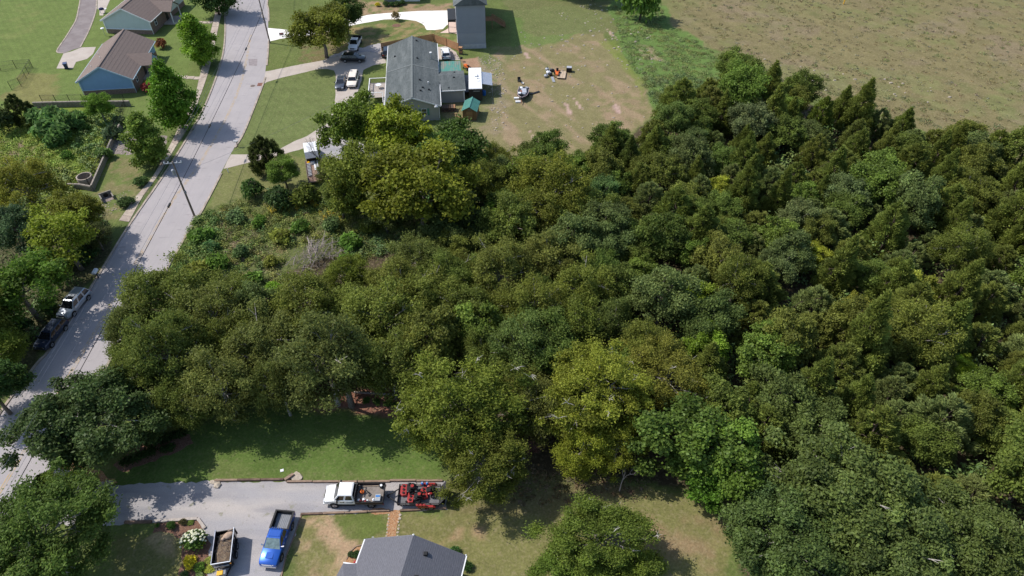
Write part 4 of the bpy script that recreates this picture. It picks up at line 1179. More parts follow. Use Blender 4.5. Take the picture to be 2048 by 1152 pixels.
def car(name, label, cat, loc, rz, paint, kind='sedan', L=4.8, W=1.84, H=1.45, glass='glass_tint', group=None, roof_mat=None, bed='black', windshield=None, inset_roof=None):
    o = thing(name, label, cat, loc, rz, group)
    w, f, b = W / 2, L / 2, -L / 2
    P_ = M[paint]
    wr = .34 if kind == 'sedan' else (.38 if kind == 'suv' else .42)
    zc = .30 if kind == 'sedan' else (.36 if kind == 'suv' else .46)
    belt = {'sedan': .92, 'suv': 1.02, 'pickup': 1.18, 'wagon': .98}[kind]
    hoodz = {'sedan': .80, 'suv': .96, 'pickup': 1.10, 'wagon': .92}[kind]
    cowl = f - {'sedan': 1.35, 'suv': 1.2, 'pickup': 1.5, 'wagon': 1.45}[kind]
    if kind == 'sedan':
        secs = [(b, w * .80, zc + .08, .62, .86), (b + .15, w * .93, zc, .66, .93), (b + .95, w, zc, .68, belt), (0, w, zc, .66, belt), (cowl, w, zc, .64, belt - .02), (cowl + .5, w * .985, zc, .62, hoodz + .04), (f - .25, w * .93, zc, .58, hoodz - .08), (f - .04, w * .80, zc + .06, .52, hoodz - .20), (f, w * .68, zc + .10, .48, hoodz - .28)]
        cb, rb, rf = b + .75, b + 1.35, cowl - .75
    elif kind in ('suv', 'wagon'):
        secs = [(b, w * .88, zc + .08, .72, belt - .05), (b + .12, w * .96, zc, .75, belt), (0, w, zc, .76, belt), (cowl, w, zc, .74, belt), (cowl + .35, w * .985, zc, .72, hoodz + .03), (f - .22, w * .95, zc, .68, hoodz - .05), (f - .03, w * .86, zc + .06, .62, hoodz - .15), (f, w * .78, zc + .1, .58, hoodz - .24)]
        cb, rb, rf = b + .10, b + (.42 if kind == 'suv' else .25), cowl - (.70 if kind == 'suv' else .45)
    else:
        yc = b + 1.95
        secs = [(yc, w * .97, zc, .85, belt), (yc + .4, w, zc, .85, belt), (cowl, w, zc, .84, belt), (cowl + .3, w * .985, zc, .82, hoodz + .07), (f - .35, w * .97, zc, .80, hoodz), (f - .06, w * .90, zc + .04, .72, hoodz - .12), (f, w * .82, zc + .08, .62, hoodz - .26)]
        cb, rb, rf = yc + .02, yc + .22, cowl - .80
    MB().loft([section(*s) for s in secs]).build('body', P_, o, smooth=True, angle=.75, bevel=.025)
    # cabin: pillars and roof
    tb, tt = w * .90, w * .72
    zr = H
    base = [(-tb, cb, belt - .03), (tb, cb, belt - .03), (tb, cowl + .05, belt - .03), (-tb, cowl + .05, belt - .03)]
    top = [(-tt, rb, zr - .05), (tt, rb, zr - .05), (tt, rf, zr - .05), (-tt, rf, zr - .05)]
    MB().hexa(base + top).build('cabin', P_, o, bevel=.05)
    rm = roof_mat or P_
    MB().loft([[(-tt + .02, rb + .02, zr - .06), (tt - .02, rb + .02, zr - .06), (tt - .02, rf - .02, zr - .06), (-tt + .02, rf - .02, zr - .06)], [(-tt * .82, rb + .18, zr), (tt * .82, rb + .18, zr), (tt * .82, rf - .18, zr), (-tt * .82, rf - .18, zr)]]).build('roof', rm, o, bevel=.02)
    g = M[glass]
    pane(o, 'windshield', [base[3], base[2], top[2], top[3]], M[windshield] if windshield else g, .08)
    pane(o, 'rear_window', [base[0], base[1], top[1], top[0]], g, .12)
    for s in (1, -1):
        A0, A1 = Vector((s * tb, cb, belt)), Vector((s * tb, cowl, belt))
        B0, B1 = Vector((s * tt, rb, zr - .05)), Vector((s * tt, rf, zr - .05))
        ns = 3 if kind in ('suv', 'wagon') else 2
        for k in range(ns):
            u0, u1 = k / ns + .02, (k + 1) / ns - .02
            pane(o, 'side_window', [A0 + (A1 - A0) * u0, A0 + (A1 - A0) * u1, B0 + (B1 - B0) * u1, B0 + (B1 - B0) * u0], g, .14)
        y0, y1 = f - {'sedan': .95, 'suv': .95, 'pickup': 1.05, 'wagon': 1.0}[kind], b + {'sedan': 1.0, 'suv': .95, 'pickup': 1.2, 'wagon': 1.1}[kind]
        for y in (y0, y1):
            wheel(o, s * (w - .10), y, wr, .25)
            mb = MB()
            n = 10
            arc = [(s * (w + .004), y + (wr + .07) * math.cos(math.pi * j / n), wr + (wr + .07) * math.sin(math.pi * j / n)) for j in range(n + 1)]
            mb.f.append(list(range(n + 1))); mb.v += arc
            i0 = len(mb.v)
            mb.v += [(s * (w - .02), p[1], p[2]) for p in arc]
            mb.f.append(list(range(i0, i0 + n + 1)))
            for j in range(n): mb.f.append([j, j + 1, i0 + j + 1, i0 + j])
            mb.build('wheel_arch', M['black'], o)
        mz = belt + .10
        MB().loft([[(s * (tb - .02), cowl - .25, mz - .05), (s * (tb - .02), cowl - .15, mz - .05), (s * (tb - .02), cowl - .15, mz + .05), (s * (tb - .02), cowl - .25, mz + .05)], [(s * (w + .20), cowl - .32, mz - .08), (s * (w + .20), cowl - .16, mz - .08), (s * (w + .20), cowl - .16, mz + .10), (s * (w + .20), cowl - .32, mz + .10)]]).build('mirror', M['chrome'] if paint == 'blue_paint' else P_, o, bevel=.02)
        hz = hoodz - .22
        MB().loft([[(s * w * .50, f - .02, hz - .08), (s * w * .80, f - .12, hz - .08), (s * w * .82, f - .14, hz + .07), (s * w * .50, f - .06, hz + .07)], [(s * w * .50, f + .02, hz - .07), (s * w * .83, f - .05, hz - .07), (s * w * .86, f - .09, hz + .06), (s * w * .50, f - .02, hz + .06)]]).build('headlight', M['lamp_lens'], o)
        if kind != 'pickup':
            MB().box((s * w * .74, b - .005, belt - .22), (.30, .06, .16)).build('taillight', M['red_lens'], o)
        for u in (.33, .66):
            MB().box((s * (w * .985 + .01), cb + (cowl - cb) * u, belt - .12), (.03, .17, .035)).build('door_handle', M['chrome'], o)
    MB().box((0, f + .005, hoodz - .25), (W * .46, .06, .20)).build('grille', M['black'] if paint != 'blue_paint' else M['chrome'], o)
    if paint == 'blue_paint':
        MB().box((0, f + .035, hoodz - .25), (W * .38, .03, .13)).build('grille_mesh', M['galv'], o)
    MB().box((0, f - .02, zc + .14), (W * .84, .18, .20)).build('bumper', M['chrome'] if kind in ('pickup', 'wagon') else P_, o, bevel=.04)
    MB().box((0, b - .01, zc + .18), (W * .86, .16, .20)).build('bumper', M['chrome'] if kind in ('pickup', 'wagon') else P_, o, bevel=.04)
    MB().box((0, (f + b) / 2, zc + .02), (W * .8, L * .86, .10)).build('underbody', M['black'], o)
    MB().box((0, b - .10, zc + .30), (.32, .02, .16)).build('number_plate', M['plastic_white'], o)
    if kind == 'pickup':
        yb = b + 1.92
        bm_ = P_
        h0, h1 = zc + .10, belt + .04
        for s in (1, -1):
            MB().box((s * (w - .06), (b + yb) / 2, (h0 + h1) / 2), (.12, yb - b, h1 - h0)).build('bed_side', bm_, o, bevel=.03)
            MB().box((s * (w - .135), (b + yb) / 2, (h0 + h1) / 2 + .02), (.03, yb - b - .1, h1 - h0)).build('bed_inner', M[bed], o)
            MB().box((s * (w - .06), (b + yb) / 2, h1 + .015), (.17, yb - b + .02, .05)).build('bed_rail', M[bed], o)
            MB().box((s * (w * .92), b - .01, belt - .16), (.12, .05, .34)).build('taillight', M['red_lens'], o)
        MB().box((0, b + .05, (h0 + h1) / 2), (W - .26, .10, h1 - h0)).build('tailgate', bm_, o, bevel=.02)
        MB().box((0, b + .05, h1 + .01), (W - .24, .13, .05)).build('tailgate_cap', M[bed], o)
        MB().box((0, b + .115, (h0 + h1) / 2), (W - .28, .03, h1 - h0 - .05)).build('tailgate_inner', M[bed], o)
        MB().box((0, yb - .04, (h0 + h1) / 2), (W - .26, .08, h1 - h0)).build('bed_front', M[bed], o)
        fl = MB().box((0, (b + yb) / 2, h0 + .14), (W - .25, yb - b - .16, .06)).build('bed_liner', M['grey_plastic'] if bed == 'black' else M[bed], o)
        mb = MB()
        for k in range(9): mb.box((-w + .25 + k * (W - .5) / 8, (b + yb) / 2, h0 + .18), (.07, yb - b - .2, .03))
        mb.build('bed_rib', M['grey_plastic'] if bed == 'black' else M[bed], fl)
    return o

# roadside cars in the shade
a, b_ = P(140, 632), P(162, 590)
c1 = car('silver_suv', 'silver SUV with roof rails parked on the shaded verge', 'SUV', (-57.15, 62.7, 0), heading((-.6, -3.5), (0, 0)), 'silver_paint', 'suv', 4.9, 1.95, 1.75)
for s in (-.62, .62):
    MB().tube([(s, -1.9, 1.80), (s, -1.8, 1.84), (s, .1, 1.84), (s, .25, 1.79)], .025, 5).build('roof_rail', M['chrome'], c1)
MB().box((0, .05, 1.757), (.85, .55, .02)).build('sunroof', M['glass_tint'], c1)
c2 = car('dark_suv', 'dark navy car with glinting nose parked in deep shade below the silver SUV', 'car', (-57.5, 57.3, 0), heading((-.45, -3.5), (0, 0)), 'navy_paint', 'suv', 4.7, 1.88, 1.58)
# a mailbox on the shaded verge
mbx = thing('roadside_mailbox', 'pale mailbox on a dark post at the shaded verge above the silver SUV', 'mailbox', P(197, 556))
MB().box((0, 0, .55), (.12, .12, 1.1)).build('post', M['black'], mbx)
MB().loft([[(-.28, -.45, 1.1), (.28, -.45, 1.1), (.28, -.45, 1.3), (.16, -.45, 1.42), (-.16, -.45, 1.42), (-.28, -.45, 1.3)], [(-.28, .45, 1.1), (.28, .45, 1.1), (.28, .45, 1.3), (.16, .45, 1.42), (-.16, .45, 1.42), (-.28, .45, 1.3)]]).build('box', M['plastic_white'], mbx)

# drive cars
car('white_pickup', 'white pickup truck parked nose-out on the gravel beside the big dark tree', 'pickup truck', P(711, 96) + Vector((-.1, .6, 0)), heading((-33.15, 136.9), (-32.95, 143.5)), 'white_paint', 'pickup', 5.7, 1.98, 1.85)
car('black_suv', 'black car parked sideways across the pale drive', 'car', P(707, 122), heading((5, -.15), (0, 0)), 'black_paint', 'suv', 4.9, 1.9, 1.62)
car('slate_sedan', 'dark slate sedan parked beside the cream wagon', 'car', P(682.5, 170), heading((-33.2, 121.4), (-33.5, 127.4)), 'slate_paint', 'sedan', 4.8, 1.84, 1.42)
car('cream_wagon', 'old cream-white wagon parked next to the white-railed deck', 'car', P(707, 165), heading((-31.0, 122.6), (-31.2, 127.8)), 'cream_paint', 'wagon', 5.3, 1.95, 1.62)
car('white_suv', 'white SUV with dark rear window parked behind the green metal roof', 'SUV', P(892, 112), heading((-14.4, 140), (-13.7, 134.9)), 'white_paint', 'suv', 4.6, 1.85, 1.62)
car('black_hatchback', 'black car half hidden behind the left edge of the charcoal roof', 'car', P(775, 108), heading((-24.5, 140), (-24.0, 135)), 'black_paint', 'suv', 4.6, 1.85, 1.55)

# blue pickup
bp_ = Vector((-22.68, 30.65, 0))
bt = car('blue_pickup', 'bright blue crew-cab pickup with empty black-lined bed, on the gravel', 'pickup truck', bp_, heading((-22.9, 28.1), (-22.45, 33.2)), 'blue_paint', 'pickup', 5.4, 1.88, 1.82, windshield='glass_pale')
mb = MB()
for k in range(5): mb.box((-.42 + k * .21, -.15, 1.825), (.05, .95, .012))
mb.build('roof_rib', M['blue_paint'], bt)
MB().box((0, 1.85, 1.155), (.70, .6, .05)).build('hood_scoop', M['blue_paint'], bt, bevel=.02)

# white crew truck with flat bed
tf = thing('white_flatbed_truck', 'white crew-cab truck with a brown flat bed of tools, on the gravel drive', 'truck', P(710, 1012) + Vector((0, .80, 0)), R(90))
w = 1.0
f = 3.0
secs = [(-.15, w * .98, .55, .95, 1.32), (.2, w, .55, .95, 1.32), (1.75, w, .55, .95, 1.32), (2.0, w * .98, .52, .92, 1.26), (2.65, w * .97, .5, .9, 1.18), (2.94, w * .9, .5, .82, 1.04), (3.0, w * .84, .55, .72, .92)]
MB().loft([section(*s) for s in secs]).build('body', M['white_paint'], tf, smooth=True, angle=.75, bevel=.03)
base = [(-.92, -.12, 1.30), (.92, -.12, 1.30), (.92, 1.98, 1.30), (-.92, 1.98, 1.30)]
top = [(-.76, .0, 2.0), (.76, .0, 2.0), (.76, 1.46, 2.0), (-.76, 1.46, 2.0)]
MB().hexa(base + top).build('cabin', M['white_paint'], tf, bevel=.07)
MB().loft([[(-.74, .02, 1.99), (.74, .02, 1.99), (.74, 1.44, 1.99), (-.74, 1.44, 1.99)], [(-.62, .15, 2.05), (.62, .15, 2.05), (.62, 1.3, 2.05), (-.62, 1.3, 2.05)]]).build('roof', M['white_paint'], tf)
pane(tf, 'windshield', [base[3], base[2], top[2], top[3]], M['glass_tint'], .07)
pane(tf, 'rear_window', [base[0], base[1], top[1], top[0]], M['glass_tint'], .15)
for s in (1, -1):
    for u0, u1 in ((.05, .45), (.50, .93)):
        A = lambda u: Vector((s * .92, -.12 + 2.1 * u, 1.33)); B = lambda u: Vector((s * .76, 0 + 1.46 * u, 1.98))
        pane(tf, 'side_window', [A(u0), A(u1), B(u1), B(u0)], M['glass_tint'], .14)
    MB().loft([[(s * .9, 1.5, 1.34), (s * .9, 1.6, 1.34), (s * .9, 1.6, 1.5), (s * .9, 1.5, 1.5)], [(s * 1.24, 1.42, 1.3), (s * 1.24, 1.58, 1.3), (s * 1.24, 1.58, 1.62), (s * 1.24, 1.42, 1.62)]]).build('mirror', M['black'], tf, bevel=.02)
    MB().box((s * .72, 2.95, .98), (.36, .10, .18)).build('headlight', M['lamp_lens'], tf)
    for y in (1.95, -1.75):
        wheel(tf, s * .92, y, .42, .28)
    mb = MB()
    n = 10
    arc = [(s * 1.005, 1.95 + .5 * math.cos(math.pi * j / n), .42 + .5 * math.sin(math.pi * j / n)) for j in range(n + 1)]
    mb.v += arc; mb.f.append(list(range(n + 1)))
    mb.v += [(s * .95, p[1], p[2]) for p in arc]; mb.f.append(list(range(n + 1, 2 * n + 2)))
    for j in range(n): mb.f.append([j, j + 1, n + 2 + j, n + 1 + j])
    mb.build('wheel_arch', M['black'], tf)
    for y in (.02, .92):
        MB().box((s * 1.005, y, 1.16), (.03, .16, .04)).build('door_handle', M['black'], tf)
    # faded door lettering: broken strokes, unreadable from here
    mb = MB()
    for k in range(6): mb.box((s * 1.002, .10 + k * .105, 1.02), (.012, .075, .10 if k % 2 else .13))
    mb.build('door_lettering', M['grey_plastic'], tf)
    mb = MB()
    for k in range(3): mb.box((s * 1.002, .98 + k * .13, 1.04 + .03 * (k % 2)), (.012, .10, .14))
    mb.build('door_emblem', mat('emblem_tan', (.36, .33, .22)), tf)
    MB().box((s * .97, .75, .5), (.14, 1.7, .07)).build('running_board', M['black'], tf)
MB().box((0, 3.02, .78), (1.05, .07, .32)).build('grille', M['black'], tf)
MB().box((0, 3.02, .55), (1.8, .2, .2)).build('bumper', M['white_paint'], tf, bevel=.04)
fb = MB().box((0, -1.6, .86), (2.16, 2.75, .10)).build('flat_bed', M['grey_deck'], tf)
for s in (1, -1):
    MB().box((s * 1.07, -1.6, 1.06), (.06, 2.75, .36)).build('bed_side', mat('bed_side_dark', (.05, .035, .03), .7, .2), tf)
    MB().box((s * 1.07, -1.6, 1.26), (.09, 2.78, .05)).build('bed_rail', M['black'], tf)
    MB().box((s * 1.0, -3.0, .82), (.2, .06, .12)).build('taillight', M['red_lens'], tf)
MB().box((0, -2.98, 1.05), (2.1, .06, .38)).build('tailgate', M['black'], tf)
mb = MB()
for k in range(7): mb.box((-.95 + k * .317, -.24, 1.45), (.05, .05, 1.0))
mb.box((0, -.24, 1.95), (2.05, .07, .07)); mb.box((0, -.24, 1.3), (2.05, .07, .5))
mb.build('headache_rack', M['black'], tf)
MB().box((0, -1.4, .62), (.9, 3.0, .16)).build('chassis', M['black'], tf)
tl = tf.location
def on_truck(x, y, z): return Vector((tl.x - y, tl.y + x, z))
fo = .912
ob = thing('backpack_blower', 'orange blower lying at the front of the brown truck bed', 'blower', on_truck(.15, -.75, fo))
MB().dome((0, 0, .22), (.24, .22, .2), 10, 3, True).build('engine', M['orange_paint'], ob)
MB().tube([(.1, 0, .25), (.45, .1, .3), (.75, -.15, .2), (.7, -.4, .1)], .06, 7).build('tube', M['black'], ob)
MB().box((-.1, .1, .15), (.35, .3, .25)).build('housing', M['black'], ob)
for k, (x, y, m, r) in enumerate(((-.75, -.55, 'plastic_white', .14), (-.85, -.8, 'red_paint', .12), (-.7, -1.05, 'plastic_white', .17), (-.9, -1.25, 'red_paint', .11), (-.8, -1.45, 'plastic_white', .12))):
    j = thing('jerry_can', ['white can nearest the cab on the truck bed', 'small red can by the cab on the truck bed', 'largest white jug on the truck bed', 'small red can beside the big white jug', 'white can at the right end of the can row'][k], 'can', on_truck(x, y, fo), rnd.random())
    MB().box((0, 0, .16), (r * 1.7, r * 1.3, .32)).build('can', M[m], j, bevel=.03)
    MB().tube([(r * .4, 0, .32), (r * .4, 0, .38)], .03, 6).build('cap', M['black'], j)
cl = thing('cooler', 'grey cooler box with a blue strip on top, at the rear of the truck bed', 'cooler', on_truck(-.55, -2.45, fo))
MB().box((0, 0, .2), (.55, .75, .4)).build('box', mat('cooler_grey', (.36, .38, .40)), cl, bevel=.03)
MB().box((-.02, .12, .42), (.40, .18, .03)).build('lid_strip', M['bluetarp'], cl)
jj = thing('water_jug', 'tall white jug standing next to the grey cooler', 'jug', on_truck(-.75, -2.05, fo))
MB().tube([(0, 0, 0), (0, 0, .34), (0, 0, .40), (0, 0, .46)], [.15, .15, .09, .06], 10).build('jug', M['plastic_white'], jj)
bk = thing('bucket', 'black bucket with a white lid in the far rear corner of the truck bed', 'bucket', on_truck(.78, -2.6, fo))
MB().tube([(0, 0, 0), (0, 0, .38)], [.17, .21], 12).build('pail', M['black'], bk)
MB().tube([(0, 0, .381), (0, 0, .41)], .13, 12).build('lid', M['plastic_white'], bk)
rk = thing('garden_rake', 'long pale-handled tool lying along the far side of the truck bed', 'tool', on_truck(.85, -1.5, fo))
MB().beam((-.9, 0, .06), (.8, .06, .06), .05, .05).build('handle', M['plywood'], rk)
MB().box((-.95, 0, .06), (.06, .4, .06)).build('head', M['black'], rk)

# mower trailer
tt_ = thing('mower_trailer', 'black mesh-sided utility trailer carrying red mowers, hitched behind the white truck', 'trailer', P(842, 1014) + Vector((-.2, .95, 0)), R(90))
MB().box((0, 0, .58), (2.1, 4.2, .08)).build('deck', M['grey_plastic'], tt_)
for k in range(7):
    MB().box((-.92 + k * .307, 0, .63), (.27, 4.16, .03)).build('deck_board', mat('deck_dark', (.16, .155, .16), .8, .2, 2), tt_)
for s in (1, -1):
    MB().box((s * 1.06, 0, .95), (.05, 4.2, .06)).build('side_rail', M['black'], tt_)
    MB().box((s * 1.06, 0, .62), (.07, 4.2, .12)).build('frame_rail', M['black'], tt_)
    for k in range(6): MB().box((s * 1.06, -2.08 + k * .83, .78), (.05, .05, .4)).build('upright', M['black'], tt_)
    for y in (-1.25, -.45): wheel(tt_, s * 1.22, y, .33, .2)
    MB().loft([[(s * 1.10, -1.72, .55), (s * 1.10, -1.5, .74), (s * 1.10, -.2, .74), (s * 1.10, .02, .55)], [(s * 1.36, -1.72, .55), (s * 1.36, -1.5, .74), (s * 1.36, -.2, .74), (s * 1.36, .02, .55)]]).build('fender', M['red_paint'], tt_)
MB().box((0, 2.1, .78), (2.1, .06, .4)).build('front_rail', M['black'], tt_)
for s in (1, -1): MB().beam((s * .8, 2.1, .55), (0, 3.3, .5), .10, .10).build('tongue', M['black'], tt_)
MB().tube([(0, 3.2, .1), (0, 3.2, .8)], .05, 7).build('jack', M['black'], tt_)
mb = MB()
mb.hexa([(-1.0, -2.16, .62), (1.0, -2.16, .62), (1.0, -2.10, .62), (-1.0, -2.10, .62), (-1.0, -2.75, 1.75), (1.0, -2.75, 1.75), (1.0, -2.70, 1.75), (-1.0, -2.70, 1.75)])
MB().box((0, -2.35, .64), (1.95, .6, .04)).build('ramp_hinge', M['black'], tt_)
rg = mb.build('ramp_gate', mat('mesh_dark', (.04, .04, .045), .7, .3, 9), tt_)
def mower(name, label, loc, rz, ztr=True):
    o = thing(name, label, 'mower', loc, rz, 'red mowers on the trailer')
    d = MB().loft([[(-.62, -.1, .12), (.62, -.1, .12), (.70, .35, .12), (.45, .62, .12), (-.45, .62, .12), (-.70, .35, .12)], [(-.58, -.06, .34), (.58, -.06, .34), (.64, .33, .34), (.4, .56, .34), (-.4, .56, .34), (-.64, .33, .34)]]).build('cutting_deck', M['red_paint'], o, bevel=.02)
    for x in (-.38, 0, .38): MB().tube([(x, .25, .34), (x, .25, .44)], .12, 9).build('spindle_cover', M['black'], d)
    MB().box((0, -.5, .48), (.62, .8, .22)).build('chassis', M['black'], o, bevel=.03)
    MB().box((0, -.68, .78), (.5, .45, .36)).build('engine', M['black'], o, bevel=.04)
    MB().tube([(0, -.68, .97), (0, -.68, 1.04)], .17, 10).build('air_filter', M['red_paint'] if not ztr else M['chrome'], o)
    for s in (1, -1):
        wheel(o, s * .5, -.62, .27, .22)
        wheel(o, s * .5, .62, .13, .1)
        MB().tube([(s * .3, -.95, .6), (s * .34, -1.15, .95), (s * .34, -1.0, 1.15)], .03, 6).build('handle', M['black'], o)
    if ztr:
        MB().box((0, -.2, .72), (.45, .45, .12)).build('seat', M['black'], o, bevel=.04)
        MB().box((0, -.44, .95), (.45, .1, .45)).build('seat_back', M['black'], o, bevel=.04)
    for s in (1, -1): MB().dome((s * .42, -.35, .66), (.14, .25, .14), 9, 3, True).build('fuel_tank', M['red_paint'] if ztr else M['black'], o)
    return o
tl2 = tt_.location
zt_ = .65
mower('stand_on_mower', 'red mower nearest the white truck, at the far corner of the trailer', Vector((tl2.x - 1.35, tl2.y + .45, zt_)), R(92), False)
mower('stand_on_mower', 'red and black mower at the near front corner of the trailer', Vector((tl2.x - .55, tl2.y - .35, zt_)), R(85), False)
mower('riding_mower', 'red riding mower at the rear of the trailer, half under the tree', Vector((tl2.x + .75, tl2.y + .15, zt_)), R(100), True)
for k, y in enumerate((-.85, -.6, -.35)):
    g = thing('fuel_can', ['left red fuel can', 'middle red fuel can', 'right red fuel can'][k] + ' on the near side rail of the trailer', 'can', Vector((tl2.x + .85 + y * 1.4 + .3, tl2.y - 1.28, .76)))
    MB().box((0, 0, .16), (.28, .2, .32)).build('can', M['red_paint'], g, bevel=.03)
    MB().tube([(.06, 0, .32), (.06, 0, .40)], .03, 6).build('spout', M['black'], g)
for k, x in enumerate((.25, .75)):
    g = thing('blue_jug', ['left', 'right'][k] + ' blue jug on the far rail of the mower trailer', 'jug', Vector((tl2.x + x, tl2.y + 1.05, .98)))
    MB().tube([(0, 0, 0), (0, 0, .25), (0, 0, .32)], [.14, .14, .05], 9).build('jug', M['bluetarp'], g)
    MB().tube([(0, 0, .32), (0, 0, .36)], .045, 7).build('cap', M['plastic_white'], g)

# dump trailer
dr = heading((.57, -3.1), (0, 0))
dp = thing('dump_trailer', 'high-sided black dump trailer loaded with soil, beside the flower bush', 'trailer', (-27.3, 29.5, 0), dr)
bw, bl, bz0, bz1 = 1.68, 3.35, .72, 1.75
MB().box((0, 0, bz0), (bw, bl, .10)).build('floor', M['black'], dp)
for s in (1, -1):
    MB().box((s * bw / 2, 0, (bz0 + bz1) / 2), (.07, bl, bz1 - bz0)).build('side_wall', M['black_paint'], dp)
    MB().box((s * (bw / 2 + .02), 0, bz1 + .03), (.09, bl + .05, .07)).build('top_rail', M['chrome'] if s > 0 else M['silver_paint'], dp, bevel=.02)
    for k in range(6): MB().box((s * (bw / 2 + .07), -1.55 + k * .62, (bz0 + bz1) / 2), (.07, .08, bz1 - bz0)).build('side_post', M['black'], dp)
    for y in (-.45, .45): wheel(dp, s * (bw / 2 + .0), y, .36, .22)
    MB().box((s * (bw / 2 + .06), 0, .80), (.26, 1.9, .05)).build('fender', M['black'], dp)
MB().box((0, bl / 2, (bz0 + bz1) / 2), (bw, .07, bz1 - bz0)).build('front_wall', M['black_paint'], dp)
MB().box((0, bl / 2 + .05, bz1 + .02), (bw + .1, .10, .07)).build('top_rail', M['silver_paint'], dp, bevel=.02)
MB().box((0, -bl / 2, bz0 + .35), (bw, .07, .7)).build('tail_gate', M['black'], dp)
MB().box((0, bl / 2 + .12, bz0 + .55), (bw * .8, .06, .12)).build('stripe', M['silver_paint'], dp)
for s in (1, -1): MB().beam((s * .6, bl / 2, .6), (0, bl / 2 + 1.5, .55), .1, .14).build('tongue', M['black'], dp)
MB().box((.0, bl / 2 + .55, .78), (.62, .5, .4)).build('battery_box', M['grey_plastic'], dp, bevel=.04)
MB().box((.22, bl / 2 + .62, .99), (.55, .42, .10)).build('box_lid', M['yellow_paint'], dp, bevel=.03)
MB().tube([(0, bl / 2 + 1.35, .05), (0, bl / 2 + 1.35, .95)], .05, 7).build('jack', M['black'], dp)
MB().box((-.85, bl / 2 + .13, bz1 - .2), (.12, .08, .12)).build('marker_lamp', M['amber_lens'], dp)
MB().box((0, 0, .55), (.9, bl, .18)).build('chassis', M['black'], dp)
# the load of soil and the sacks on it
Rz = Matrix.Rotation(dr, 3, 'Z')
dl = dp.location
sl_ = thing('soil_heap', 'heap of brown soil and roots filling the dump trailer', 'soil', dl + Vector((0, 0, .78)), dr)
g = []
nx_, ny_ = 15, 25
for j in range(ny_):
    for i in range(nx_):
        x, y = -bw / 2 + .05 + (bw - .1) * i / (nx_ - 1), -1.45 + 3.05 * j / (ny_ - 1)
        hgt = .50 + .12 * math.cos(x * 1.6) + .07 * math.sin(y * 2.1 + x) + rnd.uniform(-.04, .06)
        g.append((x, y, hgt if 0 < i < nx_ - 1 and 0 < j < ny_ - 1 else .03))
fc = [[j * nx_ + i, j * nx_ + i + 1, (j + 1) * nx_ + i + 1, (j + 1) * nx_ + i] for j in range(ny_ - 1) for i in range(nx_ - 1)]
mb = MB(); mb.v, mb.f = g, fc
mb.build('soil', M['dirt'], sl_, smooth=True, angle=2)
mb = MB()
for k in range(110):
    x, y = rnd.uniform(-.65, .65), rnd.uniform(-1.3, 1.4)
    a = rnd.uniform(0, 6.28); l = rnd.uniform(.12, .38)
    mb.tube([(x, y, .56), (x + l * .5 * math.cos(a), y + l * .5 * math.sin(a), .66 + rnd.uniform(0, .08)), (x + l * math.cos(a), y + l * math.sin(a), .60 + rnd.uniform(0, .12))], [.02, .015, .006], 4)
o = mb.build('root_bits', M['deadwood_b'], sl_); o['kind'] = 'stuff'
sk = thing('burlap_sack', 'tan sack lying on the soil at the tail of the dump trailer', 'sack', dl + Rz @ Vector((-.30, -1.1, 1.30)), dr + .4)
MB().dome((0, 0, .16), (.55, .38, .22), 12, 4, True).build('sack', M['sack'], sk, smooth=True, angle=2)
MB().dome((.5, .12, .2), (.22, .18, .14), 8, 3, True).build('neck', M['sack'], sk, smooth=True, angle=2)
sk2 = thing('plywood_scrap', 'tan board scrap propped in the rear corner of the dump trailer', 'board', dl + Rz @ Vector((-.55, -1.4, 1.3)), dr + .3)
MB().box((0, 0, .22), (.5, .06, .5), 0, R(25)).build('board', M['sack'], sk2)

# box van and flat trailer under the trees
vz = heading(P(622, 300), P(632, 360))
bv = thing('white_box_truck', 'small white box-bodied truck parked under the trees by the second drive', 'truck', P(625, 325) + Vector((0, .6, 0)), vz)
MB().box((0, .2, 1.55), (2.1, 3.0, 1.9)).build('box_body', M['white_paint'], bv, bevel=.04)
MB().box((0, .2, 2.515), (2.06, 2.95, .03)).build('box_roof', M['plastic_white'], bv)
MB().hexa([(-1.05, -1.31, 1.9), (1.05, -1.31, 1.9), (1.05, -1.30, 2.5), (-1.05, -1.30, 2.5), (-1.05, -2.0, 1.75), (1.05, -2.0, 1.75), (1.05, -1.33, 2.5), (-1.05, -1.33, 2.5)]).build('awning', M['galv'], bv)
MB().box((0, -1.33, 1.4), (1.9, .05, 1.5)).build('rear_door', M['black'], bv)
MB().box((0, 0, .5), (1.7, 4.6, .25)).build('chassis', M['black'], bv)
MB().hexa([(-.95, 1.75, .5), (.95, 1.75, .5), (.95, 3.3, .5), (-.95, 3.3, .5), (-.85, 1.75, 1.9), (.85, 1.75, 1.9), (.85, 2.5, 1.9), (-.85, 2.5, 1.9)]).build('cab', M['white_paint'], bv, bevel=.05)
for s in (1, -1):
    for y in (2.5, -.9): wheel(bv, s * .92, y, .40, .26)
ft = thing('flat_trailer', 'long brown-decked flat trailer loaded with pipes and stacked slabs, under the trees', 'trailer', P(629, 346) + Vector((.05, -.3, 0)), vz)
MB().box((0, 0, .62), (2.1, 6.4, .10)).build('deck', M['rust_deck'], ft)
for s in (1, -1):
    MB().box((s * 1.08, 0, .70), (.10, 6.4, .22)).build('side_rail', M['iron'], ft)
    for y in (-.5, .4): wheel(ft, s * 1.0, y, .34, .2)
mb = MB()
for k in range(4): mb.box((-.9 + k * .6, -3.0, 1.0), (.06, .06, .8))
for z in (.9, 1.15, 1.4): mb.box((0, -3.0, z), (1.9, .06, .06))
mb.build('tail_rack', M['rustred'], ft)
tq = Matrix.Rotation(vz, 3, 'Z')
def on_ft(x, y, z): return ft.location + tq @ Vector((x, y, z))
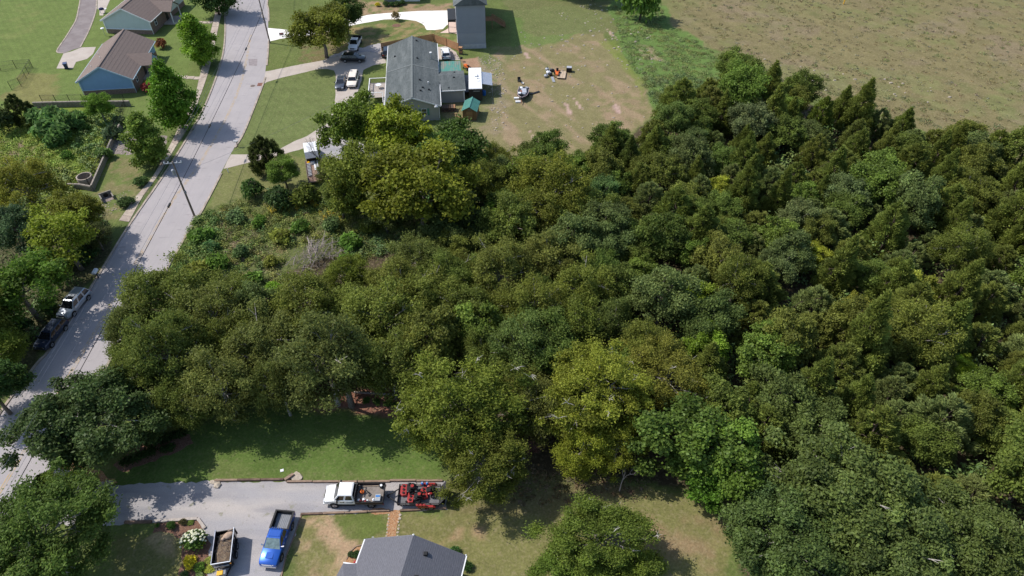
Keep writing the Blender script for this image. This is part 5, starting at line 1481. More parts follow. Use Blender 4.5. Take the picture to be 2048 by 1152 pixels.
for k, (x, m, wd) in enumerate(((.98, 'rust_deck', .10), (.80, 'plastic_white', .16), (.60, 'galv', .12), (.34, 'plastic_white', .26))):
    pl = tag(MB().beam((0, -2.6 if k < 3 else .0, 0), (0, 2.7, 0), wd, .12).build('long_pipe', M[m], None, on_ft(x, 0, .74), vz), ['rusty pipe along the outer edge of the flat trailer', 'white pipe second from the edge of the flat trailer', 'grey pipe between the white ones on the flat trailer', 'short broad white board on the flat trailer'][k], 'pipe', 'pipes on the flat trailer')
for k in range(9):
    pl = tag(MB().box((0, 0, .13), (.55, .22, .26), rnd.uniform(-.1, .1)).build('grey_slab', mat('slab_grey', (.33, .33, .35), .9, .15), None, on_ft(-.62, 1.9 - k * .42, .67), vz), 'grey slab in the row on the right side of the flat trailer', 'slab', 'grey slabs on the flat trailer')
tag(MB().box((0, 0, .12), (.4, .35, .24), .4).build('yellow_box', M['yellow_paint'], None, on_ft(-.6, 2.4, .67), vz), 'small yellow box at the front end of the grey slabs', 'box')
tag(MB().box((0, 0, .2), (.5, .45, .4), .3).build('white_crate', M['plastic_white'], None, on_ft(.0, 2.0, .67), vz), 'small white crate in the middle of the brown trailer deck', 'crate')
tag(MB().tube([(0, -.12, .33), (0, .12, .33)], .33, 14).build('spare_tyre', M['rubber'], None, on_ft(.7, 3.3, 0), vz), 'spare tyre standing between the box truck and its trailer', 'tyre')

# white-roofed food trailer
fz = R(3)
fq = thing('camper_trailer', 'black trailer with white roof and silver side awning, next to the charcoal roof', 'trailer', P(949, 200) + Vector((.1, 3.2, 0)), fz)
MB().box((0, 0, 1.65), (2.5, 8.4, 2.3)).build('body', mat('body_dark', (.035, .03, .03), .5, .2), fq, bevel=.06)
MB().loft([[(-1.25, -4.2, 2.78), (1.25, -4.2, 2.78), (1.25, 4.2, 2.78), (-1.25, 4.2, 2.78)], [(-1.2, -4.1, 2.88), (1.2, -4.1, 2.88), (1.2, 4.1, 2.88), (-1.2, 4.1, 2.88)]]).build('roof', M['white_paint'], fq)
MB().box((.2, .6, 2.98), (.6, .5, .2)).build('roof_fan', M['plastic_white'], fq, bevel=.03)
MB().box((.45, .6, 3.02), (.1, .52, .24)).build('fan_hood', M['grey_plastic'], fq)
MB().box((.6, -1.2, 2.92), (.5, .5, .07)).build('hatch', M['plastic_white'], fq)
MB().tube([(.4, -.4, 2.9), (.4, -.4, 3.02)], .10, 8).build('vent_cap', M['galv'], fq)
MB().tube([(.7, -.4, 2.9), (.7, -.4, 2.99)], .08, 8).build('vent_cap', M['galv'], fq)
MB().box((.2, -4.22, 2.35), (1.2, .03, .12)).build('nameplate_strip', M['galv'], fq)
MB().box((.1, 3.4, 2.90), (.3, .18, .06)).build('roof_vent', M['plastic_white'], fq)
aw = MB().hexa([(1.26, -1.9, 2.55), (3.2, -1.9, 2.15), (3.2, 3.0, 2.15), (1.26, 3.0, 2.55), (1.26, -1.9, 2.61), (3.2, -1.9, 2.21), (3.2, 3.0, 2.21), (1.26, 3.0, 2.61)]).build('awning', M['aluminium'], fq)
for k in range(9): MB().beam((1.3 + k * .235, -1.88, 2.62 - k * .0485), (1.3 + k * .235, 2.98, 2.62 - k * .0485), .04, .03).build('awning_rib', M['aluminium'], aw)
for y in (-1.8, 2.9): MB().beam((3.15, y, 2.1), (3.15, y, 0), .06, .06).build('awning_post', M['galv'], fq)
for s in (1, -1):
    for y in (-.5, .4): wheel(fq, s * 1.1, y, .34, .2)
MB().box((1.27, .6, 1.9), (.03, 2.4, .9)).build('hatch_window', M['glass'], fq)
for s in (1, -1): MB().beam((s * .8, -4.2, .5), (0, -5.3, .5), .1, .12).build('tongue', M['black'], fq)
lk = thing('walkway_deck', 'narrow dark plank deck between the charcoal roof addition and the white-roofed trailer', 'deck', P(930, 190) + Vector((0, 3.2, 0)), R(4))
for k in range(22): MB().box((0, -3.3 + k * .31, .7), (1.15, .28, .06)).build('deck_board', M['grey_plastic'], lk)
for p in ((-.5, -3.3), (.5, -3.3), (-.5, 3.3), (.5, 3.3)): MB().box((p[0], p[1], .35), (.1, .1, .7)).build('post', M['timber_dark'], lk)
MB().beam((-.5, -3.3, 1.5), (.5, -3.3, 1.5), .08, .06).build('handrail', M['white_trim'], lk)
# things around the trailer
bb = thing('blue_barrel', 'blue plastic barrel in the shadow of the white-roofed trailer', 'barrel', P(968, 190))
MB().tube([(0, 0, 0), (0, 0, .1), (0, 0, .5), (0, 0, .9), (0, 0, .95)], [.34, .36, .38, .36, .32], 14).build('drum', M['bluebin'], bb)
MB().tube([(0, 0, .95), (0, 0, .97)], .3, 14).build('lid', M['bluebin'], bb)
ot = thing('orange_tractor', 'orange garden machine partly hidden behind the white-roofed trailer', 'mower', P(934, 138), R(40))
MB().box((0, .3, .6), (.6, .9, .45)).build('hood', M['orange_paint'], ot, bevel=.06)
MB().box((0, -.4, .62), (.75, .6, .2)).build('fender', M['orange_paint'], ot, bevel=.05)
MB().box((0, -.4, .82), (.4, .4, .15)).build('seat', M['black'], ot)
MB().tube([(0, .05, .8), (0, -.1, 1.05)], .03, 5).build('steering_column', M['black'], ot)
for s in (1, -1): wheel(ot, s * .42, -.45, .3, .2); wheel(ot, s * .4, .6, .2, .14)
ps = thing('pallet_stack', 'dark wooden pallets and boards stacked below the beige addition wall', 'pallets', P(897, 221) + Vector((0, .1, 0)), R(4))
for j in range(3):
    for k in range(6): MB().box((-.5 + k * .42 - .5, 0, .15 + j * .32), (.32, 1.3, .05), rnd.uniform(-.05, .05)).build('slat', M['deck_brown'] if rnd.random() < .4 else M['timber_dark'], ps)
    for y in (-.55, .55): MB().box((.05, y, .07 + j * .32), (2.7, .10, .12)).build('runner', M['timber_dark'], ps)
for k in range(4):
    tag(MB().beam((0, 0, .06), (rnd.uniform(1.2, 2.0), rnd.uniform(-.8, .8), .14), .1, .05).build('loose_board', M['deck_brown'], None, P(900 + k * 5, 224 + k * 4)), 'loose brown board lying beside the dark pallets', 'board', 'loose boards by the pallets')
hs = tag(MB().tube(smooth_line([P(920, 216, .04), P(914, 226, .04), P(911, 236, .04), P(908, 243, .04)], 4), .035, 5).build('garden_hose', M['black'], None), 'dark hose trailing over the grass left of the garden shed', 'hose')
wp = thing('leaning_board_pile', 'brown stack of crates beside the corner of the grey modern house', 'crates', P(922, 108))
for j in range(4): MB().box((rnd.uniform(-.05, .05), 0, .2 + j * .38), (.75, .7, .34), rnd.uniform(-.2, .2)).build('crate', M['fence_wood'] if j % 2 else M['timber_dark'], wp)
kb = thing('black_kettle_grill', 'black kettle grill near the green metal roof', 'grill', P(923, 123))
MB().dome((0, 0, .75), (.32, .32, .26), 12, 4, True).build('bowl', M['black'], kb)
for j in range(3): MB().tube([(.2 * math.cos(2.1 * j), .2 * math.sin(2.1 * j), .6), (.3 * math.cos(2.1 * j), .3 * math.sin(2.1 * j), 0)], .02, 5).build('leg', M['galv'], kb)
bk2 = thing('old_bicycle', 'small dark bicycle leaning by the green metal roof', 'bicycle', P(914, 117), R(80))
for y in (-.5, .5):
    mb = MB(); n = 14
    pts = [(0, y + .32 * math.cos(2 * math.pi * j / n), .33 + .32 * math.sin(2 * math.pi * j / n)) for j in range(n + 1)]
    mb.tube(pts, .03, 5).build('wheel', M['rubber'], bk2)
mb = MB()
for a, b in (((0, -.5, .33), (0, -.1, .35)), ((0, -.1, .35), (0, -.2, .8)), ((0, -.1, .35), (0, .35, .78)), ((0, -.18, .74), (0, .35, .78)), ((0, .35, .9), (0, .5, .33)), ((0, -.5, .33), (0, -.2, .74))): mb.tube([a, b], .022, 5)
mb.build('frame', M['red_paint'], bk2)
MB().box((0, -.2, .84), (.12, .24, .05)).build('saddle', M['black'], bk2)
MB().beam((-.25, .36, .95), (.25, .36, .95), .03, .03).build('handlebar', M['black'], bk2)

# loaded small trailer with junk (left of the two piles in the back yard)
jt = thing('junk_trailer', 'small boat-shaped trailer heaped with grey and white scrap, in the back yard', 'trailer', P(1046, 193), heading(P(1043, 217), P(1054, 172)))
hull = lambda y, w, z: [(-w, y, z), (-w * .6, y, .35), (w * .6, y, .35), (w, y, z)]
MB().loft([hull(-2.0, .95, .95), hull(0, 1.05, .95), hull(1.4, .8, .98), hull(2.2, .15, 1.02)]).build('hull', mat('hull_dark', (.035, .04, .05), .5, .2), jt)
for s in (1, -1):
    MB().tube([(s * .97, -2.0, .97), (s * 1.07, 0, .97), (s * .82, 1.4, 1.0), (s * .1, 2.25, 1.04)], .05, 6).build('gunwale', mat('gunwale_pink', (.48, .36, .36)), jt)
    wheel(jt, s * 1.05, -.3, .3, .18)
MB().box((0, 2.7, .45), (.1, 1.2, .1)).build('tongue', M['rustred'], jt)
q = Matrix.Rotation(jt.rotation_euler.z, 3, 'Z')
def on_j(x, y, z): return jt.location + q @ Vector((x, y, z))
jz = jt.rotation_euler.z
tag(MB().box((0, 0, .12), (.95, 1.7, .24), .15).build('grey_sheet', mat('lid_grey', (.40, .41, .45), .5, .1), None, on_j(-.15, -.1, .98), jz), 'big grey flat sheet on top of the junk trailer heap', 'sheet')
for k, (x, y, sx, sy, m, lb) in enumerate(((.55, .9, .5, .6, 'plastic_white', 'white box at the left front of the junk heap'), (-.3, 1.1, .6, .35, 'aluminium', 'shiny metal box near the bow of the junk trailer'), (.5, -1.2, .45, .6, 'plastic_white', 'white panel at the stern of the junk heap'), (.1, 1.5, .7, .18, 'black', 'black bar across the bow of the junk heap'), (-.55, -1.4, .55, .4, 'galv', 'grey tin at the stern of the junk heap'), (.35, .2, .35, .8, 'rustred', 'rusty red panel beside the grey lid'))):
    tag(MB().box((0, 0, .14), (sx, sy, .28), rnd.uniform(-.4, .4)).build('scrap_box', M[m], None, on_j(x, y, .96), jz), lb, 'scrap')
tag(MB().box((0, 0, .05), (.42, 2.0, .10), 0).build('dark_plank', M['black'], None, P(1068, 186, .05) + Vector((.2, 0, 0)), R(-58)), 'dark ribbed plank lying to the right of the junk trailer', 'plank')
for k, p in enumerate(((1033, 198), (1036, 205))):
    tag(MB().box((0, 0, .15), (.95, .45, .3), .05).build('white_block', M['plastic_white'], None, P(*p)), ['upper', 'lower'][k] + ' white block beside the stern of the junk trailer', 'block')
for k, p in enumerate(((1038, 163), (1045, 168))):
    o = thing('broken_chair', ['dark broken chair lying above the junk trailer', 'pale broken chair by the bow of the junk trailer'][k], 'chair', P(*p), k * 1.3)
    MB().box((0, 0, .25), (.6, .55, .07), 0, .3).build('seat', M['black'] if k == 0 else M['cream_paint'], o)
    MB().box((0, .3, .5), (.6, .07, .6), 0, -.4).build('backrest', M['black'], o)
    for s in (-.25, .25): MB().box((s, -.2, .12), (.05, .05, .25)).build('leg', M['galv'], o)
# second pile: old red tractor on a plywood pallet
jp = thing('plywood_platform', 'tan plywood platform under the old orange tractor, in the back yard', 'platform', P(1123, 152), R(-8))
for k in range(3): MB().box((-.55 + k * .55, 0, .30), (.52, 2.9, .06)).build('board', M['plywood'], jp)
for y in (-1.2, 1.2): MB().box((0, y, .13), (1.6, .15, .26)).build('runner', M['timber_dark'], jp)
tr_ = thing('old_garden_tractor', 'old orange garden tractor standing on the tan plywood', 'tractor', P(1114, 151) + Vector((0, 0, .05)), R(175))
MB().loft([[(-.3, -.1, .4), (.3, -.1, .4), (.3, -.1, .8), (-.3, -.1, .8)], [(-.26, 1.0, .4), (.26, 1.0, .4), (.24, 1.0, .7), (-.24, 1.0, .7)]]).build('hood', M['orange_paint'], tr_, bevel=.05)
MB().box((0, -.6, .6), (.9, .8, .14)).build('fender', M['orange_paint'], tr_, bevel=.05)
MB().box((0, -.55, .78), (.45, .42, .12)).build('seat', M['black'], tr_); MB().box((0, -.78, .98), (.45, .08, .35)).build('seat_back', M['black'], tr_)
MB().tube([(0, -.1, .8), (0, -.22, 1.0)], .03, 5).build('steering_column', M['black'], tr_)
for s in (1, -1): wheel(tr_, s * .5, -.62, .35, .24); wheel(tr_, s * .42, .72, .22, .15)
dy = thing('wheeled_bin', 'dark open box with pale lid at the right end of the scrap group', 'bin', P(1138, 143), R(-5))
MB().box((0, 0, .45), (1.1, .95, .8)).build('box', M['black'], dy, bevel=.05); MB().box((0, .15, .87), (1.0, .7, .05), 0, .15).build('lid', mat('lid_grey', (.40, .41, .45)), dy)
for s in (1, -1): wheel(dy, s * .5, -.35, .18, .1)
for k, (p, m, lb) in enumerate((((1094, 141), 'galv', 'grey washtub in the scrap left of the tractor'), ((1096, 147), 'plastic_white', 'white curved panel in the scrap left of the tractor'), ((1101, 151), 'black', 'black engine block left of the orange tractor'), ((1092, 154), 'galv', 'grey sheet lying at the near end of the scrap'), ((1104, 143), 'black', 'black box behind the scrap washtub'))):
    o = thing('scrap_part', lb, 'scrap', P(*p), rnd.uniform(0, 3))
    MB().dome((0, 0, .3), (.55 + .1 * (k % 2), .42, .3), 8, 3, True).build('lump', M[m], o)
    MB().box((.2, .1, .5), (.5, .12, .3), .5, .3).build('bracket', M['black'] if m != 'black' else M['galv'], o)
tag(MB().hexa([(-.2, -1.0, .05), (.3, -1.0, .05), (.0, .9, .05), (-.5, .9, .05), (-.2, -1.0, .13), (.3, -1.0, .13), (.0, .9, .25), (-.5, .9, .25)]).build('bent_gutter', M['galv'], None, P(1107, 160)), 'bent grey metal sheet at the near edge of the scrap group', 'sheet')

# ------------------------------------------------------------------ utility poles and cables
def utility_pole(label, loc, h, arm_rz, transformer=True):
    o = thing('utility_pole', label, 'utility pole', loc)
    MB().tube([(0, 0, 0), (0, 0, h)], [.17, .11], 8).build('pole_shaft', M['pole_wood'], o)
    c, s = math.cos(arm_rz), math.sin(arm_rz)
    MB().beam((-1.25 * c, -1.25 * s, h - .25), (1.25 * c, 1.25 * s, h - .25), .10, .12).build('crossarm', M['galv'], o)
    for t in (-1.15, -.6, .6, 1.15):
        MB().tube([(t * c, t * s, h - .2), (t * c, t * s, h - .05), (t * c, t * s, h + .06)], [.05, .09, .05], 8).build('insulator', M['plastic_white'], o)
    if transformer:
        MB().tube([(-.42, -.1, h - 2.2), (-.42, -.1, h - 1.35), (-.42, -.1, h - 1.25)], [.2, .2, .1], 12).build('transformer', M['galv'], o)
        MB().box((-.2, -.05, h - 1.75), (.3, .08, .5)).build('bracket', M['galv'], o)
    MB().box((.16, -.12, h - 5.2), (.22, .2, .45)).build('junction_box', M['grey_plastic'], o)
    return o
pl1 = P(389, 432)
pl2 = P(540, 86)
utility_pole('wooden utility pole with white transformer beside the weedy lot', pl1, 9.7, R(8))
utility_pole('tall wooden utility pole by the mouth of the white concrete drive', pl2, 9.8, R(-10), False)
def cable(label, pts, r, m='cable', sag=.5, n=14, boxes=()):
    out = []
    for a, b in zip(pts[:-1], pts[1:]):
        a, b = Vector(a), Vector(b)
        for k in range(n):
            t = k / n
            p = a + (b - a) * t
            p.z -= sag * 4 * t * (1 - t)
            out.append(p)
    out.append(Vector(pts[-1]))
    o = thing('overhead_cable', label, 'cable', (0, 0, 0))
    MB().tube(out, r, 4).build('strand', M[m], o)
    for t in boxes:
        p = out[int(t * (len(out) - 1))]
        q = out[int(t * (len(out) - 1)) + 1]
        d = (q - p).normalized()
        MB().beam(p - d * .45, p + d * .45, .2, .24).build('splice_case', M['black'], o)
    return o
far = Vector((-63, 200, 6))
near = Vector((-46.3, 14, 6.2))
z1, z2 = 6.1, 6.6
cable('thick black cable with splice boxes hanging along the road', [near, (pl1.x, pl1.y, z1), (pl2.x, pl2.y, z2), far], .045, 'cable', .45, 26, (.315, .43, .58))
cable('thin cable just beside the thick black one over the road', [(-46.6, 14, 6.5), (pl1.x - .1, pl1.y, 6.6), (pl2.x - .1, pl2.y, 7.0), (-63.2, 200, 6.5)], .016, 'wire', .35, 20)
for k, off in enumerate((-1.15, -.6, 1.15)):
    cable(['left power wire on the pole crossarm', 'middle power wire on the pole crossarm', 'right power wire on the pole crossarm'][k], [(-46.8 + off * .8, 14, 9.6), (pl1.x + off, pl1.y, 9.7), (pl2.x + off, pl2.y, 9.8), (-63.2 + off, 200, 9.7)], .014, 'wire', .55, 20)
cable('service wire crossing from the pole to the charcoal roof', [(pl1.x, pl1.y, 7.6), (-25.3, 118, 3.6)], .014, 'wire', .8, 20)

# mailbox, markers, drains, bins
mb1 = thing('kerb_mailbox', 'dark mailbox on a post at the kerb near the second drive', 'mailbox', P(476, 294))
MB().box((0, 0, .5), (.1, .1, 1.0)).build('post', M['timber'], mb1)
MB().loft([[(-.45, -.13, 1.0), (-.45, .13, 1.0), (-.45, .13, 1.18), (-.45, 0, 1.28), (-.45, -.13, 1.18)], [(.3, -.13, 1.0), (.3, .13, 1.0), (.3, .13, 1.18), (.3, 0, 1.28), (.3, -.13, 1.18)]]).build('box', M['galv'], mb1)
mk = thing('white_marker', 'short white marker post on the verge below the second drive', 'marker post', P(457, 345))
MB().box((0, 0, .35), (.1, .1, .7)).build('stake_shaft', M['plastic_white'], mk)
yw = thing('yellow_marker', 'yellow marker post in the dry field at the top edge', 'marker post', P(1687, 8))
MB().tube([(0, 0, 0), (0, 0, 1.5)], .11, 6).build('stake_shaft', M['yellow_paint'], yw)
sgn = thing('realty_sign', 'small dark sign board on the lawn beside the white concrete drive', 'sign', P(564, 73), R(10))
MB().box((0, 0, .55), (.95, .06, .6)).build('board', M['grey_plastic'], sgn)
for s in (-.4, .4): MB().box((s, 0, .3), (.06, .06, .6)).build('leg', M['white_trim'], sgn)
MB().box((0, -.035, .62), (.6, .02, .2)).build('panel_stripe', mat('sign_red', (.4, .08, .06)), sgn)
dg = thing('storm_drain', 'rust-coloured storm drain grate at the kerb by the first drive', 'drain', P(521, 169), R(5))
for k in range(7): MB().box((-.45 + k * .15, 0, .035), (.09, 1.2, .03)).build('bar', M['rustred'], dg)
MB().box((0, 0, .022), (1.15, 1.3, .01)).build('frame', M['rustred'], dg)
mh = thing('manhole_cover', 'round iron manhole cover in the road near the drain', 'manhole', P(505.5, 172))
MB().tube([(0, 0, .014), (0, 0, .03)], .42, 18).build('lid', M['iron'], mh); MB().tube([(0, 0, .013), (0, 0, .024)], .52, 18).build('frame', M['kerb'], mh)
wb = thing('wheelie_bin', 'dark blue wheeled bin at the end of the concrete pad left of the blue house', 'bin', P(134, 137), R(20))
MB().loft([[(-.26, -.28, .06), (.26, -.28, .06), (.26, .28, .06), (-.26, .28, .06)], [(-.36, -.38, 1.1), (.36, -.38, 1.1), (.36, .38, 1.1), (-.36, .38, 1.1)]]).build('bin_body', mat('bin_navy', (.03, .045, .10), .4), wb)
MB().box((0, 0, 1.14), (.78, .84, .09), 0, .06).build('lid', mat('bin_lid', (.06, .085, .17), .4), wb)
for s in (1, -1): wheel(wb, s * .3, -.3, .14, .08)
bg = thing('barbecue_grill', 'blue-covered barbecue grill on legs beside the upper concrete drive', 'grill', P(206, 26), R(20))
MB().dome((0, 0, .95), (.6, .35, .35), 10, 4, True).build('hood', mat('cover_navy', (.035, .04, .11), .6), bg)
for sx in (-.45, .45):
    for sy in (-.2, .2): MB().box((sx, sy, .4), (.06, .06, .8)).build('leg', M['white_trim'], bg)
MB().box((.8, 0, .85), (.45, .45, .05)).build('side_shelf', M['plastic_white'], bg)
tb1 = thing('trash_can', 'dark trash can standing by the gravel between the drive and the charcoal roof', 'bin', P(767, 116))
MB().loft([[(-.25, -.25, .05), (.25, -.25, .05), (.25, .25, .05), (-.25, .25, .05)], [(-.34, -.36, 1.05), (.34, -.36, 1.05), (.34, .36, 1.05), (-.34, .36, 1.05)]]).build('bin_body', M['black'], tb1)
MB().box((0, 0, 1.09), (.74, .8, .08)).build('lid', M['black'], tb1)
gp = thing('grey_post', 'slim grey post under the trees at the top of the back yard', 'post', P(1243, 17))
MB().tube([(0, 0, 0), (0, 0, 6)], .12, 7).build('pole_shaft', M['galv'], gp)
rp = thing('red_gas_can', 'small red can lying in the chip bed beside the slate roof', 'can', P(712, 1126))
MB().box((0, 0, .15), (.4, .25, .3)).build('can', M['red_paint'], rp, bevel=.04)
MB().tube([(.1, 0, .3), (.2, 0, .4)], .03, 6).build('spout', M['black'], rp)
tag(MB().box((0, 0, .02), (.35, .3, .04), .3).build('paper_scrap', M['plastic_white'], None, P(564, 941)), 'scrap of white litter on the sunlit front lawn', 'litter')
bw = tag(MB().tube([(0, 0, .012), (0, 0, .05)], .16, 9).build('drive_drain', M['black'], None, P(846, 46)), 'small black drain cap on the white concrete drive', 'drain')

# large stones set one by one
def stone_mesh(seed, flat=.6):
    g = random.Random(seed)
    bm = bmesh.new()
    bmesh.ops.create_icosphere(bm, subdivisions=1, radius=.5)
    for v in bm.verts: v.co = Vector((v.co.x * g.uniform(.75, 1.25), v.co.y * g.uniform(.6, 1.1), v.co.z * flat * g.uniform(.7, 1.2)))
    me = bpy.data.meshes.new('stone'); bm.to_mesh(me); bm.free()
    me.materials.append(M['stone'])
    return me
stones = [stone_mesh(k) for k in range(5)]
def stone(p, s, label=None, group=None, name='stone', sz=None):
    o = link(bpy.data.objects.new(name, stones[rnd.randrange(5)]))
    o.location = (p[0], p[1], .08 * s)
    o.rotation_euler = (0, 0, rnd.uniform(0, 6.28))
    o.scale = (s, s, s * .8) if not sz else sz
    return tag(o, label, 'stone', group)
for k in range(9):
    stone(P(152 + k * 9 + rnd.uniform(-2, 2), 967 + rnd.uniform(-3, 3)), rnd.uniform(.4, .8), 'pale stone in the row bordering the shaded bed at the drive mouth', 'bed border stones at the drive mouth')
stone(P(182, 955), 1.0, 'upright white pointed stone in the bed at the drive mouth', None, 'white_stone', (.5, .4, 1.6))
for k in range(4):
    stone(P(425 + k * 4, 964 + rnd.uniform(-2, 3)), rnd.uniform(.5, .8), 'brown stone at the left end of the long timber row', 'stones at the timber end')
stone(P(436, 971), .9, 'flat pale stone lying on the gravel just below the long timber row')
for k in range(26):
    u = rnd.random(); v = rnd.random()
    stone(P(869 + 23 * u, 1010 + 8 * v), rnd.uniform(.25, .5), 'small tan stone heaped beside the rear of the mower trailer', 'stones heaped by the trailer')
for side in (-1, 1):
    for k in range(9):
        y = 1030 + k * 7
        x = (779 - (y - 1022) * .13) if side < 0 else (801 - (y - 1022) * .13)
        stone(P(x + rnd.uniform(-1, 1), y), rnd.uniform(.2, .38), ('small pale stone along the left edge of the wood-chip path' if side < 0 else 'small pale stone along the right edge of the wood-chip path'), 'stones edging the chip path')
stone(P(594, 955), 1.2, 'tan flat slab set in the lawn beside the diagonal timbers', None, 'slab_stone', (1.2, 1.9, .4))
for k in range(3):
    stone(P([488, 447, 452][k], [499, 545, 552][k]), 1.3, ['pale rock in the weeds nearest the utility pole lot', 'reddish rock in the weedy lot, left of the pair', 'reddish rock in the weedy lot, right of the pair'][k])
# rubble and small stones nobody could count
def rubble(name, areas, m='stone'):
    vs, fs = [], []
    for px, n, smin, smax in areas:
        poly = [P(x, y) for x, y in px]
        xs = [p.x for p in poly]; ys = [p.y for p in poly]
        c = 0
        while c < n:
            x, y = rnd.uniform(min(xs), max(xs)), rnd.uniform(min(ys), max(ys))
            if not inside(np.array([x]), np.array([y]), poly)[0]: continue
            c += 1
            s = smin + (smax - smin) * rnd.random() ** 3
            i = len(vs)
            a = rnd.uniform(0, 6.28)
            for k in range(5):
                t = a + k * 1.257 + rnd.uniform(-.25, .25)
                rr = s * rnd.uniform(.7, 1.2)
                vs.append((x + rr * math.cos(t), y + rr * .7 * math.sin(t), 0.0))
            for k in range(5):
                vs.append((x + (vs[i + k][0] - x) * .7, y + (vs[i + k][1] - y) * .7, s * rnd.uniform(.3, .6)))
            fs.append([i + 5 + k for k in range(5)])
            for k in range(5): fs.append([i + k, i + (k + 1) % 5, i + 5 + (k + 1) % 5, i + 5 + k])
    me = bpy.data.meshes.new(name); me.from_pydata(vs, [], fs); me.materials.append(M[m])
    o = link(bpy.data.objects.new(name, me)); o['kind'] = 'stuff'
    return o
rubble('rubble', [([(955, 110), (1005, 112), (1020, 250), (985, 270), (975, 180)], 330, .06, .30), ([(1030, 60), (1230, 60), (1290, 150), (1290, 240), (1180, 300), (1060, 290), (1020, 120)], 260, .05, .34),
    ([(1180, 0), (1300, 60), (1340, 130), (1280, 160), (1200, 80), (1090, 40)], 160, .06, .4), ([(1480, 110), (1700, 150), (1900, 160), (1900, 220), (1600, 180)], 50, .1, .45), ([(430, 440), (480, 440), (490, 560), (450, 570)], 60, .05, .3), ([(200, 400), (260, 380), (240, 430), (205, 430)], 80, .05, .22)])
rubble('riprap_stones', [([(226, 278), (240, 268), (330, 272), (330, 290), (260, 308), (222, 305)], 420, .10, .26)])
rubble('gravel_stones', [([(220, 985), (400, 966), (880, 966), (880, 1015), (610, 1028), (560, 1150), (425, 1150), (410, 1050), (300, 1040)], 2600, .02, .07)], 'gravel')

# ------------------------------------------------------------------ vegetation
def unit(v): return v / np.maximum(np.linalg.norm(v, axis=1, keepdims=True), 1e-6)
def leaf_mesh(name, C, N, size, g, elong=1.6, material=None, tint_var=.28, yellow=.25, lobe_t=None):
    """one rhombus per leaf at C facing N"""
    n = len(C)
    r = unit(g.normal(size=(n, 3)))
    A = unit(np.cross(N, r))
    B = np.cross(N, A)
    s = size * (.65 + .7 * g.random(n))[:, None]
    a, b = A * s * .5 * elong, B * s * .5
    bend = N * s * .12
    V = np.stack([C - a, C + b - bend * .3, C + a - bend, C - b - bend * .3], 1).reshape(-1, 3)
    Q = np.arange(n * 4).reshape(n, 4)
    me = quad_mesh(name, V, Q)
    t = 1 + tint_var * g.normal(size=n)
    if lobe_t is not None: t = t * lobe_t
    t = np.clip(t, .45, 1.9)
    y = np.clip(g.random(n) * yellow * 2, 0, 1)
    colr = np.stack([t, y, t, np.ones(n)], 1).repeat(4, 0).astype(np.float32)
    ca = me.color_attributes.new('tint', 'FLOAT_COLOR', 'POINT')
    ca.data.foreach_set('color', colr.ravel())
    me.materials.append(material or M['leaf'])
    return me

def lobes_broad(g, Rr, z0, z1, n, lr, flat=.0):
    """lobe centres over an egg-shaped crown"""
    zc, hh = (z0 + z1) / 2, (z1 - z0) / 2
    L = []
    p1, p2 = g.uniform(0, 6.28, 2)
    for k in range(n):
        u = (k + .5) / n
        z = 1 - 1.65 * u
        ph = k * 2.39996 + g.uniform(-.5, .5)
        rr = math.sqrt(max(0, 1 - min(1, abs(z)) ** 2))
        f = g.uniform(.50, 1.06) * (1 + .15 * math.sin(2 * ph + p1) + .12 * math.sin(3 * ph + p2))
        L.append((rr * f * Rr * math.cos(ph) * g.uniform(.85, 1.15), rr * f * Rr * math.sin(ph) * g.uniform(.85, 1.15), zc + z * hh * f, lr * g.uniform(.65, 1.35)))
    return np.array(L)

def crown(seed, L, n_leaf, size, elong=1.6, material=None, spray=1, up=.6, rnd_n=.65, shell=.55, name='crown', tint_var=.17, yellow=.25, lobe_var=.14, under=.25, fuzz=.28):
    g = np.random.default_rng(seed)
    w = L[:, 3] ** 2
    li = g.choice(len(L), n_leaf // spray, p=w / w.sum())
    d = unit(g.normal(size=(len(li), 3)))
    flip = (d[:, 2] < 0) & (g.random(len(li)) > under)
    d[flip, 2] *= -1
    rad = L[li, 3] * (shell + (1 - shell) * g.random(len(li)) ** .6) * (1 + fuzz * g.normal(size=len(li)))
    C = L[li, :3] + d * rad[:, None] * np.array([1, 1, .8])
    if spray > 1:
        C = np.repeat(C, spray, 0) + g.normal(size=(len(li) * spray, 3)) * size * 1.4
        d = np.repeat(d, spray, 0); li = np.repeat(li, spray)
    N = unit(d * .55 + np.array([0, 0, up]) + g.normal(size=C.shape) * rnd_n)
    lt = (1 + lobe_var * g.normal(size=len(L)))[li]
    return leaf_mesh(name, C, N, size, g, elong, material, tint_var, yellow, lt)

